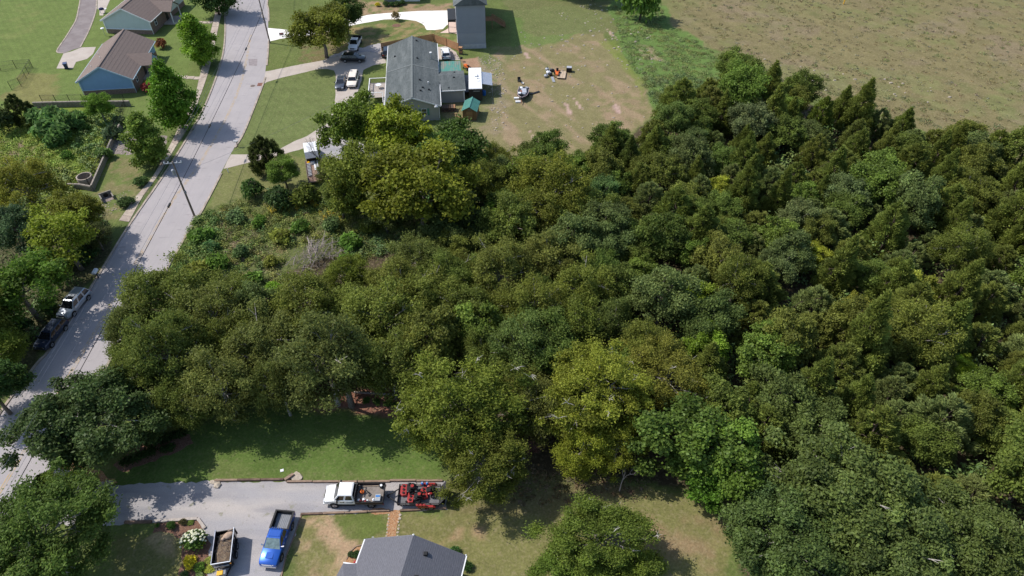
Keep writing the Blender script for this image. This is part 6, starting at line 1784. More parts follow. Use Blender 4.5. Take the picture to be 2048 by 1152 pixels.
def trunk_mesh(seed, h, L, r0=.22, lean=.0, m=None, n_br=10, sides=6):
    g = random.Random(seed)
    mb = MB()
    top = Vector((lean * h, g.uniform(-.3, .3), h * .72))
    path = [Vector((0, 0, -.1)), Vector((lean * h * .25 + g.uniform(-.1, .1), g.uniform(-.1, .1), h * .2)), Vector((lean * h * .6 + g.uniform(-.25, .25), g.uniform(-.2, .2), h * .45)), top]
    mb.tube(path, [r0 * 1.25, r0, r0 * .7, r0 * .25], sides)
    idx = list(range(len(L))); g.shuffle(idx)
    for k in idx[:n_br]:
        e = Vector(L[k][:3]) + Vector((0, 0, L[k][3] * .55))
        t = g.uniform(.35, .85)
        s = path[1].lerp(path[3], t) if t > .5 else path[1].lerp(path[2], t * 2)
        mid_ = s.lerp(e, .5) + Vector((g.uniform(-.3, .3), g.uniform(-.3, .3), g.uniform(.1, .5)))
        mb.tube([s, mid_, e], [r0 * .42, r0 * .25, .03], 4, cap=False)
        for q in range(2):
            e2 = e.lerp(mid_, .3) + Vector((g.uniform(-1, 1), g.uniform(-1, 1), g.uniform(-.1, .7))) * L[k][3] * .8
            mb.tube([mid_.lerp(e, .4), e2], [r0 * .16, .015], 3, cap=False)
    return mb.mesh('trunk', m or M['bark'], True, 2.0)

def bare_mesh(seed, L, zmin):
    g = random.Random(seed)
    mb = MB()
    Ls = [l for l in L if l[2] > zmin]
    for k in range(9):
        l = g.choice(Ls)
        c = Vector(l[:3])
        d = (Vector((c.x, c.y, 0)).normalized() * .6 + Vector((g.uniform(-.4, .4), g.uniform(-.4, .4), .8))).normalized()
        e = c + d * l[3] * g.uniform(1.0, 1.5)
        mb.tube([c, e], [.06, .03], 4, cap=False)
        for q in range(5):
            b = c.lerp(e, g.uniform(.5, 1))
            e2 = b + Vector((g.uniform(-.8, .8), g.uniform(-.8, .8), g.uniform(-.1, .5)))
            mb.tube([b, b.lerp(e2, .5) + Vector((0, 0, .08)), e2], [.03, .022, .008], 3, cap=False)
    return mb.mesh('bare_branch', M['dead_pale'])
M['dead_pale'] = mat('dead_pale', (.50, .46, .42), .9, .2, 5)
BARE = {}
KINDS_ = {}
def add_kind(k, variants): KINDS_[k] = variants
def make_broad(seed, Rr, z0, z1, n, lr, nl, size, bark='bark', r0=.25, n_br=10, **kw):
    g = np.random.default_rng(seed)
    L = lobes_broad(g, Rr, z0, z1, n, lr)
    cm = crown(seed + 100, L, nl, size, **kw)
    if Rr > 6: BARE[cm.name] = bare_mesh(seed, L, z1 * .45)
    return (trunk_mesh(seed, z1, L, r0, 0, M[bark], n_br), cm, Rr, z1)

# round-crowned broadleaf (canonical radius 4 m)
add_kind('broad', [make_broad(s, 4.0, 2.0, 9.0, 48, 1.02, 17000, .20, rnd_n=.95, lobe_var=.17, shell=.35) for s in (1, 2, 3)])
add_kind('maple', [make_broad(s, 4.0, 1.6, 9.4, 46, 1.0, 15000, .25, elong=1.3, material=M['leaf_gloss'], lobe_var=.18, rnd_n=.85, shell=.4) for s in (11, 12)])
add_kind('airy', [make_broad(s, 4.0, 2.0, 9.0, 40, .95, 8500, .20, rnd_n=.95, lobe_var=.17, shell=.3, fuzz=.35) for s in (4, 5)])
# fine-leaved, airy, pale branches
add_kind('locust', [make_broad(s, 4.2, 1.2, 9.2, 66, .95, 27000, .135, bark='bark_pale', n_br=20, elong=2.0, shell=.2, rnd_n=1.1, tint_var=.16, fuzz=.4) for s in (21, 22, 23)])
# big spreading oak
add_kind('oak', [make_broad(s, 8.0, 2.5, 13.0, 120, 1.25, 52000, .24, bark='bark_pale', r0=.45, n_br=34, elong=1.9, material=M['leaf_gloss'], lobe_var=.16, rnd_n=.85, shell=.4) for s in (31, 32)])
# big fine-leaved tree
add_kind('big_locust', [make_broad(s, 6.5, 2.6, 12.5, 120, 1.0, 52000, .15, bark='bark_pale', r0=.32, n_br=34, elong=2.0, shell=.25, rnd_n=1.0, lobe_var=.16, fuzz=.36) for s in (41, 42)])

def make_column(seed, Rr, h, nl, size):
    g = np.random.default_rng(seed)
    L = []
    n = 40
    for k in range(n):
        u = (k + .5) / n
        z = .9 + (h - 1.6) * u
        prof = math.sin(math.pi * min(1, (.12 + .88 * u)) ** .75) ** .7 if u < .97 else .15
        ph = k * 2.39996
        r = Rr * prof * g.uniform(.25, 1.0)
        L.append((r * math.cos(ph), r * math.sin(ph), z, (.45 + .75 * prof) * g.uniform(.7, 1.2)))
    L = np.array(L)
    return (trunk_mesh(seed, h, L, .17, 0, M['bark_dark'], 10), crown(seed + 100, L, nl, size, elong=1.5, material=M['leaf_gloss'], lobe_var=.15, rnd_n=.85, shell=.35), Rr, h)
add_kind('column', [make_column(s, 3.0, 10.0, 16000, .23) for s in (51, 52, 53)])

def make_cedar(seed, Rr, h, nl, size, taper=.7):
    g = np.random.default_rng(seed)
    L = []
    n = 62
    for k in range(n):
        u = ((k + .5) / n) ** .9
        z = .6 + (h - 1.0) * u
        r = Rr * (1 - u) ** taper * (1 - .25 * max(0, .2 - u) / .2)
        ph = k * 2.39996 + g.uniform(-.4, .4)
        q = r * g.uniform(.5, 1.0)
        L.append((q * math.cos(ph), q * math.sin(ph), z, .30 + .55 * (1 - u) * g.uniform(.6, 1.3)))
    L.append((0, 0, h - .1, .22)); L.append((0, 0, h - .5, .3))
    L = np.array(L)
    # sprays point outward and up
    gg = np.random.default_rng(seed + 9)
    w = L[:, 3] ** 1.7
    li = gg.choice(len(L), nl, p=w / w.sum())
    d = unit(gg.normal(size=(nl, 3)) + np.array([0, 0, .35]))
    rad = L[li, 3] * (.25 + .85 * gg.random(nl))
    C = L[li, :3] + d * rad[:, None]
    outw = np.stack([C[:, 0], C[:, 1], np.zeros(nl)], 1)
    ax = unit(unit(outw) * .8 + np.array([0, 0, .75]) + gg.normal(size=(nl, 3)) * .45)
    N = unit(np.cross(ax, gg.normal(size=(nl, 3))) + np.array([0, 0, 1.5]))
    Bv = unit(np.cross(N, ax))
    s = (size * (.6 + .8 * gg.random(nl)))[:, None]
    V = np.stack([C - ax * s * .5, C + Bv * s * .16, C + ax * s * .6, C - Bv * s * .16], 1).reshape(-1, 3)
    me = quad_mesh('crown', V, np.arange(nl * 4).reshape(nl, 4))
    lt = (1 + .15 * gg.normal(size=len(L)))[li]
    t = np.clip((1 + .17 * gg.normal(size=nl)) * lt, .45, 1.9); y = np.clip(gg.random(nl) * .6, 0, 1)
    ca = me.color_attributes.new('tint', 'FLOAT_COLOR', 'POINT')
    ca.data.foreach_set('color', np.stack([t, y, t, np.ones(nl)], 1).repeat(4, 0).astype(np.float32).ravel())
    me.materials.append(M['needle'])
    return (trunk_mesh(seed, h, L, .16, 0, M['bark_dark'], 8), me, Rr, h)
add_kind('cedar', [make_cedar(61, 2.7, 8.6, 19000, .32, .8), make_cedar(62, 3.2, 7.0, 20000, .32, .55), make_cedar(63, 3.0, 7.8, 20000, .32, .68)])
add_kind('round_cedar', [make_cedar(s, 3.5, 6.4, 20000, .32, .42) for s in (64, 65)])

def make_shrub(seed, Rr, h, nl, size, n=12, **kw):
    g = np.random.default_rng(seed)
    L = []
    for k in range(n):
        ph = k * 2.39996; u = (k + .5) / n
        r = Rr * math.sqrt(u) * .7
        L.append((r * math.cos(ph), r * math.sin(ph), h * (.35 + .35 * (1 - u)), Rr * .42 * g.uniform(.7, 1.2)))
    L = np.array(L)
    return (trunk_mesh(seed, h, L, .05, 0, M['bark_dark'], 5, 4), crown(seed + 100, L, nl, size, under=.35, **kw), Rr, h)
add_kind('shrub', [make_shrub(s, 1.0, 1.3, 1700, .14) for s in (71, 72, 73)])
add_kind('weed', [make_shrub(s, 1.0, 1.5, 900, .24, 9, elong=2.2, rnd_n=.9) for s in (74, 75)])

TREES = []
def tree(kind, px, py, rpx, colour, label, name='tree', cat='tree', group=None, hs=1.0, var=None, zfrac=.6, trunk_lean=None, rs=1.0):
    """px, py, rpx: where the crown's middle and radius lie in the survey photo; the tree itself stands on the ground below"""
    v = KINDS_[kind]
    tm, cm, Rr, h = v[len(TREES) % len(v)] if var is None else v[var]
    z = 4.0
    for _ in range(4):
        p = P(px, py, z)
        dist = (p - camo.location).dot(Vector((0, math.cos(_a), -math.sin(_a))))
        s = rpx / FPX * dist / Rr
        z = zfrac * h * s * hs
    return tree_at(kind, p.x, p.y, s * rs, colour, label, name, cat, group, hs, (tm, cm, Rr, h))

def tree_at(kind, x, y, s, colour, label, name='tree', cat='tree', group=None, hs=1.0, v=None):
    if v is None: v = KINDS_[kind][len(TREES) % len(KINDS_[kind])]
    tm, cm, Rr, h = v
    o = thing(name, label, cat, (x, y, 0), rnd.uniform(0, 6.28), group)
    if kind not in ('shrub', 'weed'): o.rotation_euler = (rnd.uniform(-.07, .07), rnd.uniform(-.07, .07), o.rotation_euler.z)
    o.scale = (s * rnd.uniform(.84, 1.14), s * rnd.uniform(.84, 1.14), s * hs)
    t = link(bpy.data.objects.new('trunk' if kind not in ('shrub', 'weed') else 'stem', tm)); t.parent = o
    c = link(bpy.data.objects.new('crown' if kind not in ('shrub', 'weed') else 'foliage', cm)); c.parent = o
    if cm.name in BARE and colour[1] > .105:
        q = link(bpy.data.objects.new('bare_branch', BARE[cm.name])); q.parent = o; q['kind'] = 'stuff'
    k = rnd.uniform(.9, 1.1) * (1.22 if 'cedar' in kind and name == 'cedar_tree' else 1.0)
    if name in ('wood_tree', 'cedar_tree', 'front_tree') and max(colour) < .15:
        colour = [c0 * .62 + m0 * .38 for c0, m0 in zip(colour, (.088, .108, .028))]
    c.color = (colour[0] * k * 1.86 * rnd.uniform(.95, 1.05), colour[1] * k * 1.92, colour[2] * k * 1.66, 1)
    TREES.append((x, y, Rr * s, h * s * hs))
    return o
OLIVE, GREEN, DARK, TEAL, LIME, YEL, GREY, BROWN, CEDAR, BRIGHT = (.108, .120, .026), (.062, .108, .022), (.040, .074, .022), (.052, .105, .044), (.150, .205, .028), (.215, .215, .026), (.105, .130, .066), (.122, .108, .030), (.072, .086, .020), (.092, .160, .018)
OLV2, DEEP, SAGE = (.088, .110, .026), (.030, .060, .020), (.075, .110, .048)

# --- street trees by the pavement
tree('column', 416, -46, 38, DARK, 'leafy street tree at the top edge, uppermost along the pavement', 'street_tree', group='street trees along the pavement', rs=1.0)
tree('column', 388, 66, 33, BRIGHT, 'bright green egg-shaped street tree right of the grey-green house', 'street_tree', group='street trees along the pavement', hs=1.05)
tree('column', 335, 172, 42, (.070, .135, .016), 'tallest bright green street tree, in front of the blue house', 'street_tree', group='street trees along the pavement', hs=1.15)
tree('column', 281, 268, 39, (.090, .125, .024), 'street tree standing between the stone bank and the pavement', 'street_tree', group='street trees along the pavement', hs=.95)
tree('shrub', 321, 84, 11, (.13, .055, .03), 'small red-leaved shrub on the lawn between the two left houses', 'red_shrub', 'shrub', hs=1.4)
tree('shrub', 293, 172, 15, (.16, .03, .035), 'dark red shrub at the corner of the blue house', 'red_shrub', 'shrub')
tree('shrub', 281, 360, 15, (.055, .09, .03), 'round dark shrub beside the pavement, upper of two', 'round_shrub', 'shrub', hs=.9)
tree('shrub', 250, 401, 15, (.055, .085, .03), 'round dark shrub beside the pavement, lower of two', 'round_shrub', 'shrub', hs=.9)
# --- left brush
tree('round_cedar', 34, 212, 34, (.040, .052, .018), 'dark bushy tree at the left end of the block wall', 'dark_tree')
tree('shrub', 4, 235, 26, (.042, .055, .02), 'dark bush cut off by the left edge near the block wall', 'bush', 'bush', hs=1.6)
for k, (x, y, r) in enumerate(((72, 232, 20), (100, 228, 22), (132, 240, 24), (90, 250, 24), (120, 262, 24), (150, 232, 18), (104, 276, 16))):
    tree('weed', x, y, r, (.075, .132, .046), 'teal-green sumac clump below the block wall', 'sumac', 'bush', 'sumac clumps below the block wall', hs=1.2)
tree('broad', 197, 214, 26, (.085, .140, .024), 'small green tree growing against the black fence in front of the blue house', 'small_tree')
tree('shrub', 166, 252, 13, (.065, .11, .03), 'small dark bush in the bright brush below the wall, upper', 'bush', 'bush')
tree('shrub', 113, 284, 14, (.050, .10, .03), 'dark bush in the middle of the bright brush patch', 'bush', 'bush')
tree('shrub', 130, 308, 12, (.060, .12, .022), 'low bush in the bright brush patch, lowest', 'bush', 'bush')
tree('weed', 222, 262, 18, (.055, .078, .045), 'grey-green vine tangle over the fence by the stone bank', 'vine', 'vine', hs=1.2)
tree('weed', 207, 305, 15, (.075, .12, .04), 'green vine tangle over the fence above the riser ring', 'vine', 'vine')
tree('weed', 238, 240, 14, (.060, .085, .045), 'grey-green vine at the top end of the stone bank fence', 'vine', 'vine')
# --- the trees left of the road
for a in ((45, 375, 58, 'locust', (.130, .125, .024), 'tawny sparse tree at the left edge, nearest the riser ring'),
          (150, 425, 46, 'broad', (.120, .125, .022), 'olive tree just below the culvert headwall'),
          (128, 478, 62, 'airy', (.108, .138, .018), 'bright yellow-green tree left of the road'),
          (30, 470, 52, 'broad', (.052, .085, .045), 'blue-grey green tree at the left edge above the shaded cars'),
          (190, 470, 30, 'airy', (.050, .062, .024), 'dark narrow tree at the edge of the road shade'),
          (34, 575, 74, 'airy', (.062, .110, .018), 'large dense green tree left of the silver SUV'),
          (98, 538, 44, 'airy', (.040, .072, .018), 'dark green tree overhanging the silver SUV'),
          (-8, 700, 48, 'locust', (.100, .125, .022), 'olive tree left of the dark navy car'),
          (-30, 620, 70, 'broad', OLIVE, 'olive tree mostly outside the left edge, behind the shaded cars'),
          (-20, 780, 60, 'broad', DARK, 'dark tree at the left edge above the road bend')):
    tree(a[3], a[0], a[1], a[2], a[4], a[5], 'roadside_tree')
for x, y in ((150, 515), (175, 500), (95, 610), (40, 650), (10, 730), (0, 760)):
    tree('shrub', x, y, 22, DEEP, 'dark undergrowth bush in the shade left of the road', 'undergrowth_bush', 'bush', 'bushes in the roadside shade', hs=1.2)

# --- trees by the upper houses
tree('broad', 642, 58, 62, (.085, .098, .016), 'big olive-green tree between the white drive and the pole', 'shade_tree', hs=.72)
tree('broad', 690, 30, 38, (.040, .066, .018), 'dark green tree right behind the white pickup', 'shade_tree', hs=.8)
tree('locust', 792, 30, 9, (.13, .10, .05), 'thin newly planted sapling in a mulch ring by the white drive', 'sapling', hs=.9)
poly_sheet('mulch_ring', [P(793, 51) + Vector((1.0 * math.cos(t * .5), .9 * math.sin(t * .5), 0)) for t in range(13)][:12], .012, M['mulch'])
tree('maple', 706, 252, 58, (.068, .100, .016), 'big dark-green tree in front of the white-railed deck', 'shade_tree')
tree('maple', 808, 272, 66, (.125, .150, .016), 'yellow-green tree in front of the charcoal roof', 'shade_tree')
tree('maple', 906, 308, 60, (.050, .080, .018), 'dark maple right of the yellow-green tree', 'shade_tree')
tree('broad', 840, 382, 88, (.108, .116, .016), 'golden-olive round tree below the dark maple', 'shade_tree')
tree('broad', 722, 356, 66, (.098, .114, .022), 'olive tree behind the flat trailer', 'shade_tree')
tree('round_cedar', 528, 300, 42, (.040, .052, .016), 'dark cedar standing over the second drive', 'dark_cedar')
tree('broad', 566, 345, 32, (.085, .125, .026), 'small light-green tree below the dark cedar', 'small_tree')
tree('shrub', 505, 375, 26, (.050, .088, .026), 'round bush left of the small light-green tree', 'bush', 'bush', hs=1.2)
tree('shrub', 553, 392, 32, (.038, .066, .024), 'dark bush below the small light-green tree', 'bush', 'bush', hs=1.2)
tree('shrub', 610, 385, 30, (.085, .105, .024), 'olive bush at the tail of the flat trailer', 'bush', 'bush', hs=1.2)
tree('broad', 680, 400, 36, (.075, .100, .024), 'green scrub tree right of the flat trailer tail', 'small_tree')
tree('broad', 770, 430, 34, (.070, .092, .034), 'grey-green scrub tree at the foot of the golden tree', 'small_tree')
tree('locust', 655, 350, 26, (.085, .095, .03), 'sparse half-dead tree against the flat trailer', 'small_tree', hs=1.2)
tree('broad', 1115, -75, 45, DARK, 'tree at the top edge over the back yard, left of the pair', 'yard_tree')
tree('broad', 1190, -66, 48, DARK, 'tree at the top edge over the back yard, right of the pair', 'yard_tree')
tree('shrub', 1285, -12, 34, GREEN, 'dark thicket at the top edge of the green belt', 'thicket', 'bush', hs=2.0)
for k, (x, y) in enumerate(((773, 6), (783, 7), (795, 6), (805, 4))):
    tree('shrub', x, y, 7, DEEP, 'small dark shrub in the row under the top-edge house', 'foundation_shrub', 'shrub', 'shrubs under the top-edge house')
tree('shrub', 755, 8, 6, (.35, .30, .03), 'small yellow plant at the left end of the top-edge shrub row', 'yellow_plant', 'plant')

# --- dead tree and brush pile
dt = thing('dead_tree', 'bare grey dead tree in front of the white box truck', 'tree', P(652, 352))
g_ = random.Random(5)
mb = MB()
def limb(p, d, l, r, depth):
    e = p + d * l
    mb.tube([p, p.lerp(e, .5) + Vector((g_.uniform(-.1, .1), g_.uniform(-.1, .1), 0)) * l, e], [r, r * .8, r * .55], 4, cap=False)
    if depth:
        for q in range(3):
            d2 = (d + Vector((g_.uniform(-.8, .8), g_.uniform(-.8, .8), g_.uniform(-.1, .5)))).normalized()
            limb(p + d * l * g_.uniform(.5, 1), d2, l * g_.uniform(.5, .75), r * .5, depth - 1)
limb(Vector((0, 0, 0)), Vector((-.12, .05, 1)).normalized(), 4.2, .13, 4)
mb.build('trunk', M['bark_dark'], dt)
bp2 = thing('brush_pile', 'grey pile of cut branches in the weedy lot', 'brush pile', P(628, 520))
Bx, By = 4.2, 3.0
for nm, cnt, rr, m_ in (('branch', 34, .05, 'deadwood'), ('twigs', 420, .018, 'deadwood_b')):
    if nm == 'branch':
        for k in range(cnt):
            mb = MB()
            x, y = g_.gauss(0, Bx * .38), g_.gauss(0, By * .32)
            hgt = 1.7 * math.exp(-(x / Bx * 1.5) ** 2 - (y / By * 1.4) ** 2)
            a = g_.gauss(.9, .5); l = g_.uniform(1.2, 2.8)
            e = Vector((x + l * math.cos(a), y + l * math.sin(a), hgt + g_.uniform(-.2, .5)))
            s0 = Vector((x, y, hgt * .7))
            mb.tube([s0, s0.lerp(e, .5) + Vector((0, 0, g_.uniform(0, .25))), e], [rr, rr * .8, rr * .4], 4)
            for q in range(3):
                b0 = s0.lerp(e, g_.uniform(.3, .9)); mb.tube([b0, b0 + Vector((g_.uniform(-.6, .6), g_.uniform(-.6, .6), g_.uniform(0, .4)))], [rr * .5, .008], 3)
            mb.build('branch', M[m_], bp2)
    else:
        mb = MB()
        for k in range(cnt):
            x, y = g_.gauss(0, Bx * .40), g_.gauss(0, By * .34)
            hgt = 1.6 * math.exp(-(x / Bx * 1.5) ** 2 - (y / By * 1.4) ** 2) * g_.uniform(.5, 1)
            a = g_.uniform(0, 6.28); l = g_.uniform(.4, 1.1)
            mb.tube([(x, y, hgt), (x + l * math.cos(a), y + l * math.sin(a), hgt + g_.uniform(-.1, .4))], [rr, .006], 3, cap=False)
        o = mb.build('twigs', M[m_], bp2); o['kind'] = 'stuff'
bp2.rotation_euler.z = R(35)
bp2.scale = (1.12, 1.1, 1.1)
for x, y, r, c in ((402, 470, 22, GREEN), (430, 520, 24, GREEN), (395, 540, 26, OLIVE), (470, 430, 20, SAGE), (520, 440, 17, GREEN), (560, 470, 18, OLIVE), (480, 500, 16, SAGE), (500, 560, 22, GREEN), (540, 520, 16, OLIVE), (600, 450, 18, GREEN), (660, 445, 20, SAGE), (700, 480, 22, GREEN), (740, 450, 20, OLIVE), (690, 520, 20, GREEN), (545, 575, 20, BRIGHT), (420, 490, 14, TEAL)):
    tree('weed' if r % 4 else 'shrub', x, y, r, [q * 1.25 for q in c], 'leafy clump of weeds in the overgrown lot around the brush pile', 'weed_clump', 'bush', 'weed clumps in the overgrown lot', hs=rnd.uniform(.8, 1.3))
bs = thing('cut_branches', 'small heap of bare branches at the lower end of the brush pile', 'brush pile', P(575, 553))
for k in range(9):
    a = g_.uniform(0, 6.28); l = g_.uniform(.8, 1.8)
    MB().tube([(g_.uniform(-.5, .5), g_.uniform(-.4, .4), .15), (l * math.cos(a), l * math.sin(a), g_.uniform(.3, .8))], [.05, .015], 4).build('branch', M['deadwood'], bs)
db = thing('fallen_limb', 'pale dead limb hanging down at the edge of the wood above the bottom lawn', 'branch', P(1238, 985))
mb = MB(); limb(Vector((0, 0, .3)), Vector((.25, .5, .75)).normalized(), 2.2, .07, 3); mb.build('limb', M['deadwood'], db)
rb = thing('dead_red_bush', 'reddish-brown dead bush at the edge of the wood', 'bush', P(1064, 905))
mb = MB()
for k in range(130):
    a = g_.uniform(0, 6.28); e = Vector((math.cos(a) * g_.uniform(.3, 1.5), math.sin(a) * g_.uniform(.3, 1.4), g_.uniform(.5, 2.2)))
    mb.tube([Vector((0, 0, .1)) + e * .3, e], [.03, .01], 3, cap=False)
mb.build('twigs', mat('dead_red', (.24, .13, .105), .9, .3), rb)

# --- near trees
tree('oak', 168, 840, 112, (.044, .068, .024), 'large dark-green tree over the mouth of the gravel drive', 'big_tree', hs=.95)
tree('big_locust', 76, 1085, 138, (.058, .090, .022), 'wide green tree filling the bottom-left corner', 'big_tree', hs=.85)
tree('locust', 132, 990, 50, (.075, .110, .020), 'lighter green tree beside the road at the drive mouth', 'near_tree')
tree('big_locust', 925, 815, 118, (.096, .118, .022), 'tall pale-branched olive tree left of the golden-olive one, near the mower trailer', 'big_tree')
tree('big_locust', 975, 925, 92, (.092, .108, .022), 'pale-branched tree overhanging the end of the mower trailer', 'big_tree', hs=.9)
tree('big_locust', 1195, 785, 106, (.128, .142, .024), 'tall yellowish-olive tree in the middle of the wood front', 'big_tree', hs=1.05)
tree('locust', 1165, 895, 56, (.140, .152, .022), 'lower yellowish clump below the tall yellowish-olive tree', 'near_tree', hs=1.1)
tree('locust', 1235, 885, 48, (.125, .140, .022), 'yellowish tree above the dead hanging limb', 'near_tree', hs=1.2)
tree('big_locust', 1330, 755, 80, (.118, .122, .026), 'olive tree right of the tall yellowish-olive one', 'near_tree')
tree('locust', 1072, 815, 62, (.085, .088, .026), 'dull brownish-olive tree filling the gap between the pale-branched tree and the yellowish one', 'near_tree', hs=1.15)
tree('locust', 1045, 760, 50, (.088, .100, .026), 'olive tree behind the dull brownish-olive one', 'near_tree')
tree('maple', 1370, 880, 82, (.066, .096, .022), 'bright green maple at the edge of the bottom lawn', 'near_tree')
tree('maple', 1455, 915, 74, (.068, .108, .020), 'green tree right of the bright green maple', 'near_tree')
tree('maple', 1420, 962, 46, (.055, .108, .016), 'low bright green tree casting shade on the bottom lawn', 'near_tree')
tree('big_locust', 1195, 1085, 104, (.092, .118, .024), 'broad light-green tree on the bottom lawn', 'big_tree', hs=.8)
tree('locust', 1120, 1140, 62, (.070, .105, .020), 'greener tree at the bottom edge, left under the broad light-green tree', 'near_tree', hs=.8)
tree('locust', 1270, 1150, 62, (.085, .115, .020), 'tree at the bottom edge, right under the broad light-green tree', 'near_tree', hs=.8)
tree('oak', 1690, 990, 128, (.072, .094, .030), 'grey-green oak, upper of the four big oaks bottom right', 'oak_tree', hs=1.0)
tree('oak', 1580, 1095, 122, (.060, .084, .028), 'dark oak at the bottom edge, leftmost of the big oaks', 'oak_tree', hs=.9)
tree('oak', 1790, 1110, 130, (.066, .090, .030), 'oak at the bottom edge, in the middle of the big oaks', 'oak_tree', hs=.9)
tree('oak', 1950, 1080, 110, (.066, .086, .027), 'oak in the bottom-right corner', 'oak_tree', hs=.95)
tree('broad', 1530, 1000, 56, (.058, .088, .036), 'small grey-green tree on the left flank of the big oaks', 'oak_tree')
# --- the front rank of fine-leaved trees behind the lawn
C_ = [(326, 594, 66, OLV2, 'olive tree overhanging the road where the shade begins'), (258, 660, 54, (.085, .10, .035), 'grey-olive tree at the road edge above the dark drive-mouth tree'), (420, 640, 64, (.095, .105, .03), 'olive tree left of the greyish bare-topped tree'), (330, 705, 74, (.075, .092, .024), 'dark olive tree above the large dark drive-mouth tree'), (372, 585, 44, (.092, .105, .022), 'small olive tree at the lower end of the weedy lot'),
      (455, 595, 46, OLV2, 'olive tree just below the rocks of the weedy lot'), (525, 690, 68, (.090, .100, .034), 'grey-olive tree in the middle of the front rank'), (440, 775, 64, (.105, .112, .038), 'pale olive tree over the left end of the front lawn'), (610, 610, 66, OLIVE, 'olive tree below the brush pile'), (650, 720, 86, (.092, .100, .040), 'big greyish tree with the leaning trunk above the front lawn'), (690, 548, 42, (.118, .138, .020), 'yellow-green tree right of the brush pile'),
      (760, 640, 72, OLIVE, 'olive tree in the centre, left of the teal maple'), (800, 575, 58, (.112, .118, .028), 'olive tree right of the yellow-green one by the brush pile'), (835, 520, 48, (.085, .092, .030), 'dull olive tree below the golden-olive round tree'), (780, 735, 58, (.078, .096, .024), 'dark olive tree above the mulch and trunk'), (900, 555, 52, OLV2, 'olive tree under the dark gap in the centre'), (890, 668, 46, TEAL, 'teal-green maple standing out in the centre'),
      (945, 620, 52, (.085, .105, .024), 'green-olive tree right of the teal maple'), (1000, 540, 64, (.118, .115, .030), 'tawny-olive tree in the centre of the wood'), (1100, 515, 52, (.125, .118, .036), 'tawny tree with bare twigs on top'), (1060, 615, 62, (.110, .120, .024), 'olive tree right of the tawny one'), (1165, 575, 58, (.116, .124, .024), 'golden tree near the dark gap in the wood'), (1150, 650, 54, (.105, .120, .022), 'olive tree below the golden tree'), (1040, 700, 56, (.072, .105, .036), 'sage-green tree above the pale-branched trees'), (965, 715, 46, (.075, .088, .022), 'dark olive tree behind the pale-branched tree'),
      (270, 760, 52, OLV2, 'olive tree right behind the drive-mouth tree'), (365, 800, 44, (.070, .090, .022), 'small dark-olive tree at the lawn corner'), (560, 775, 54, (.070, .082, .026), 'dark olive tree above the mulch edge'), (1225, 640, 46, (.070, .095, .03), 'dark green-olive tree right of the golden tree')]
for x, y, r, c, lb in C_:
    tree('locust' if c != TEAL else 'maple', x, y, r * 1.06, c, lb, 'front_tree', hs=1.25 if y > 690 else 1.0)
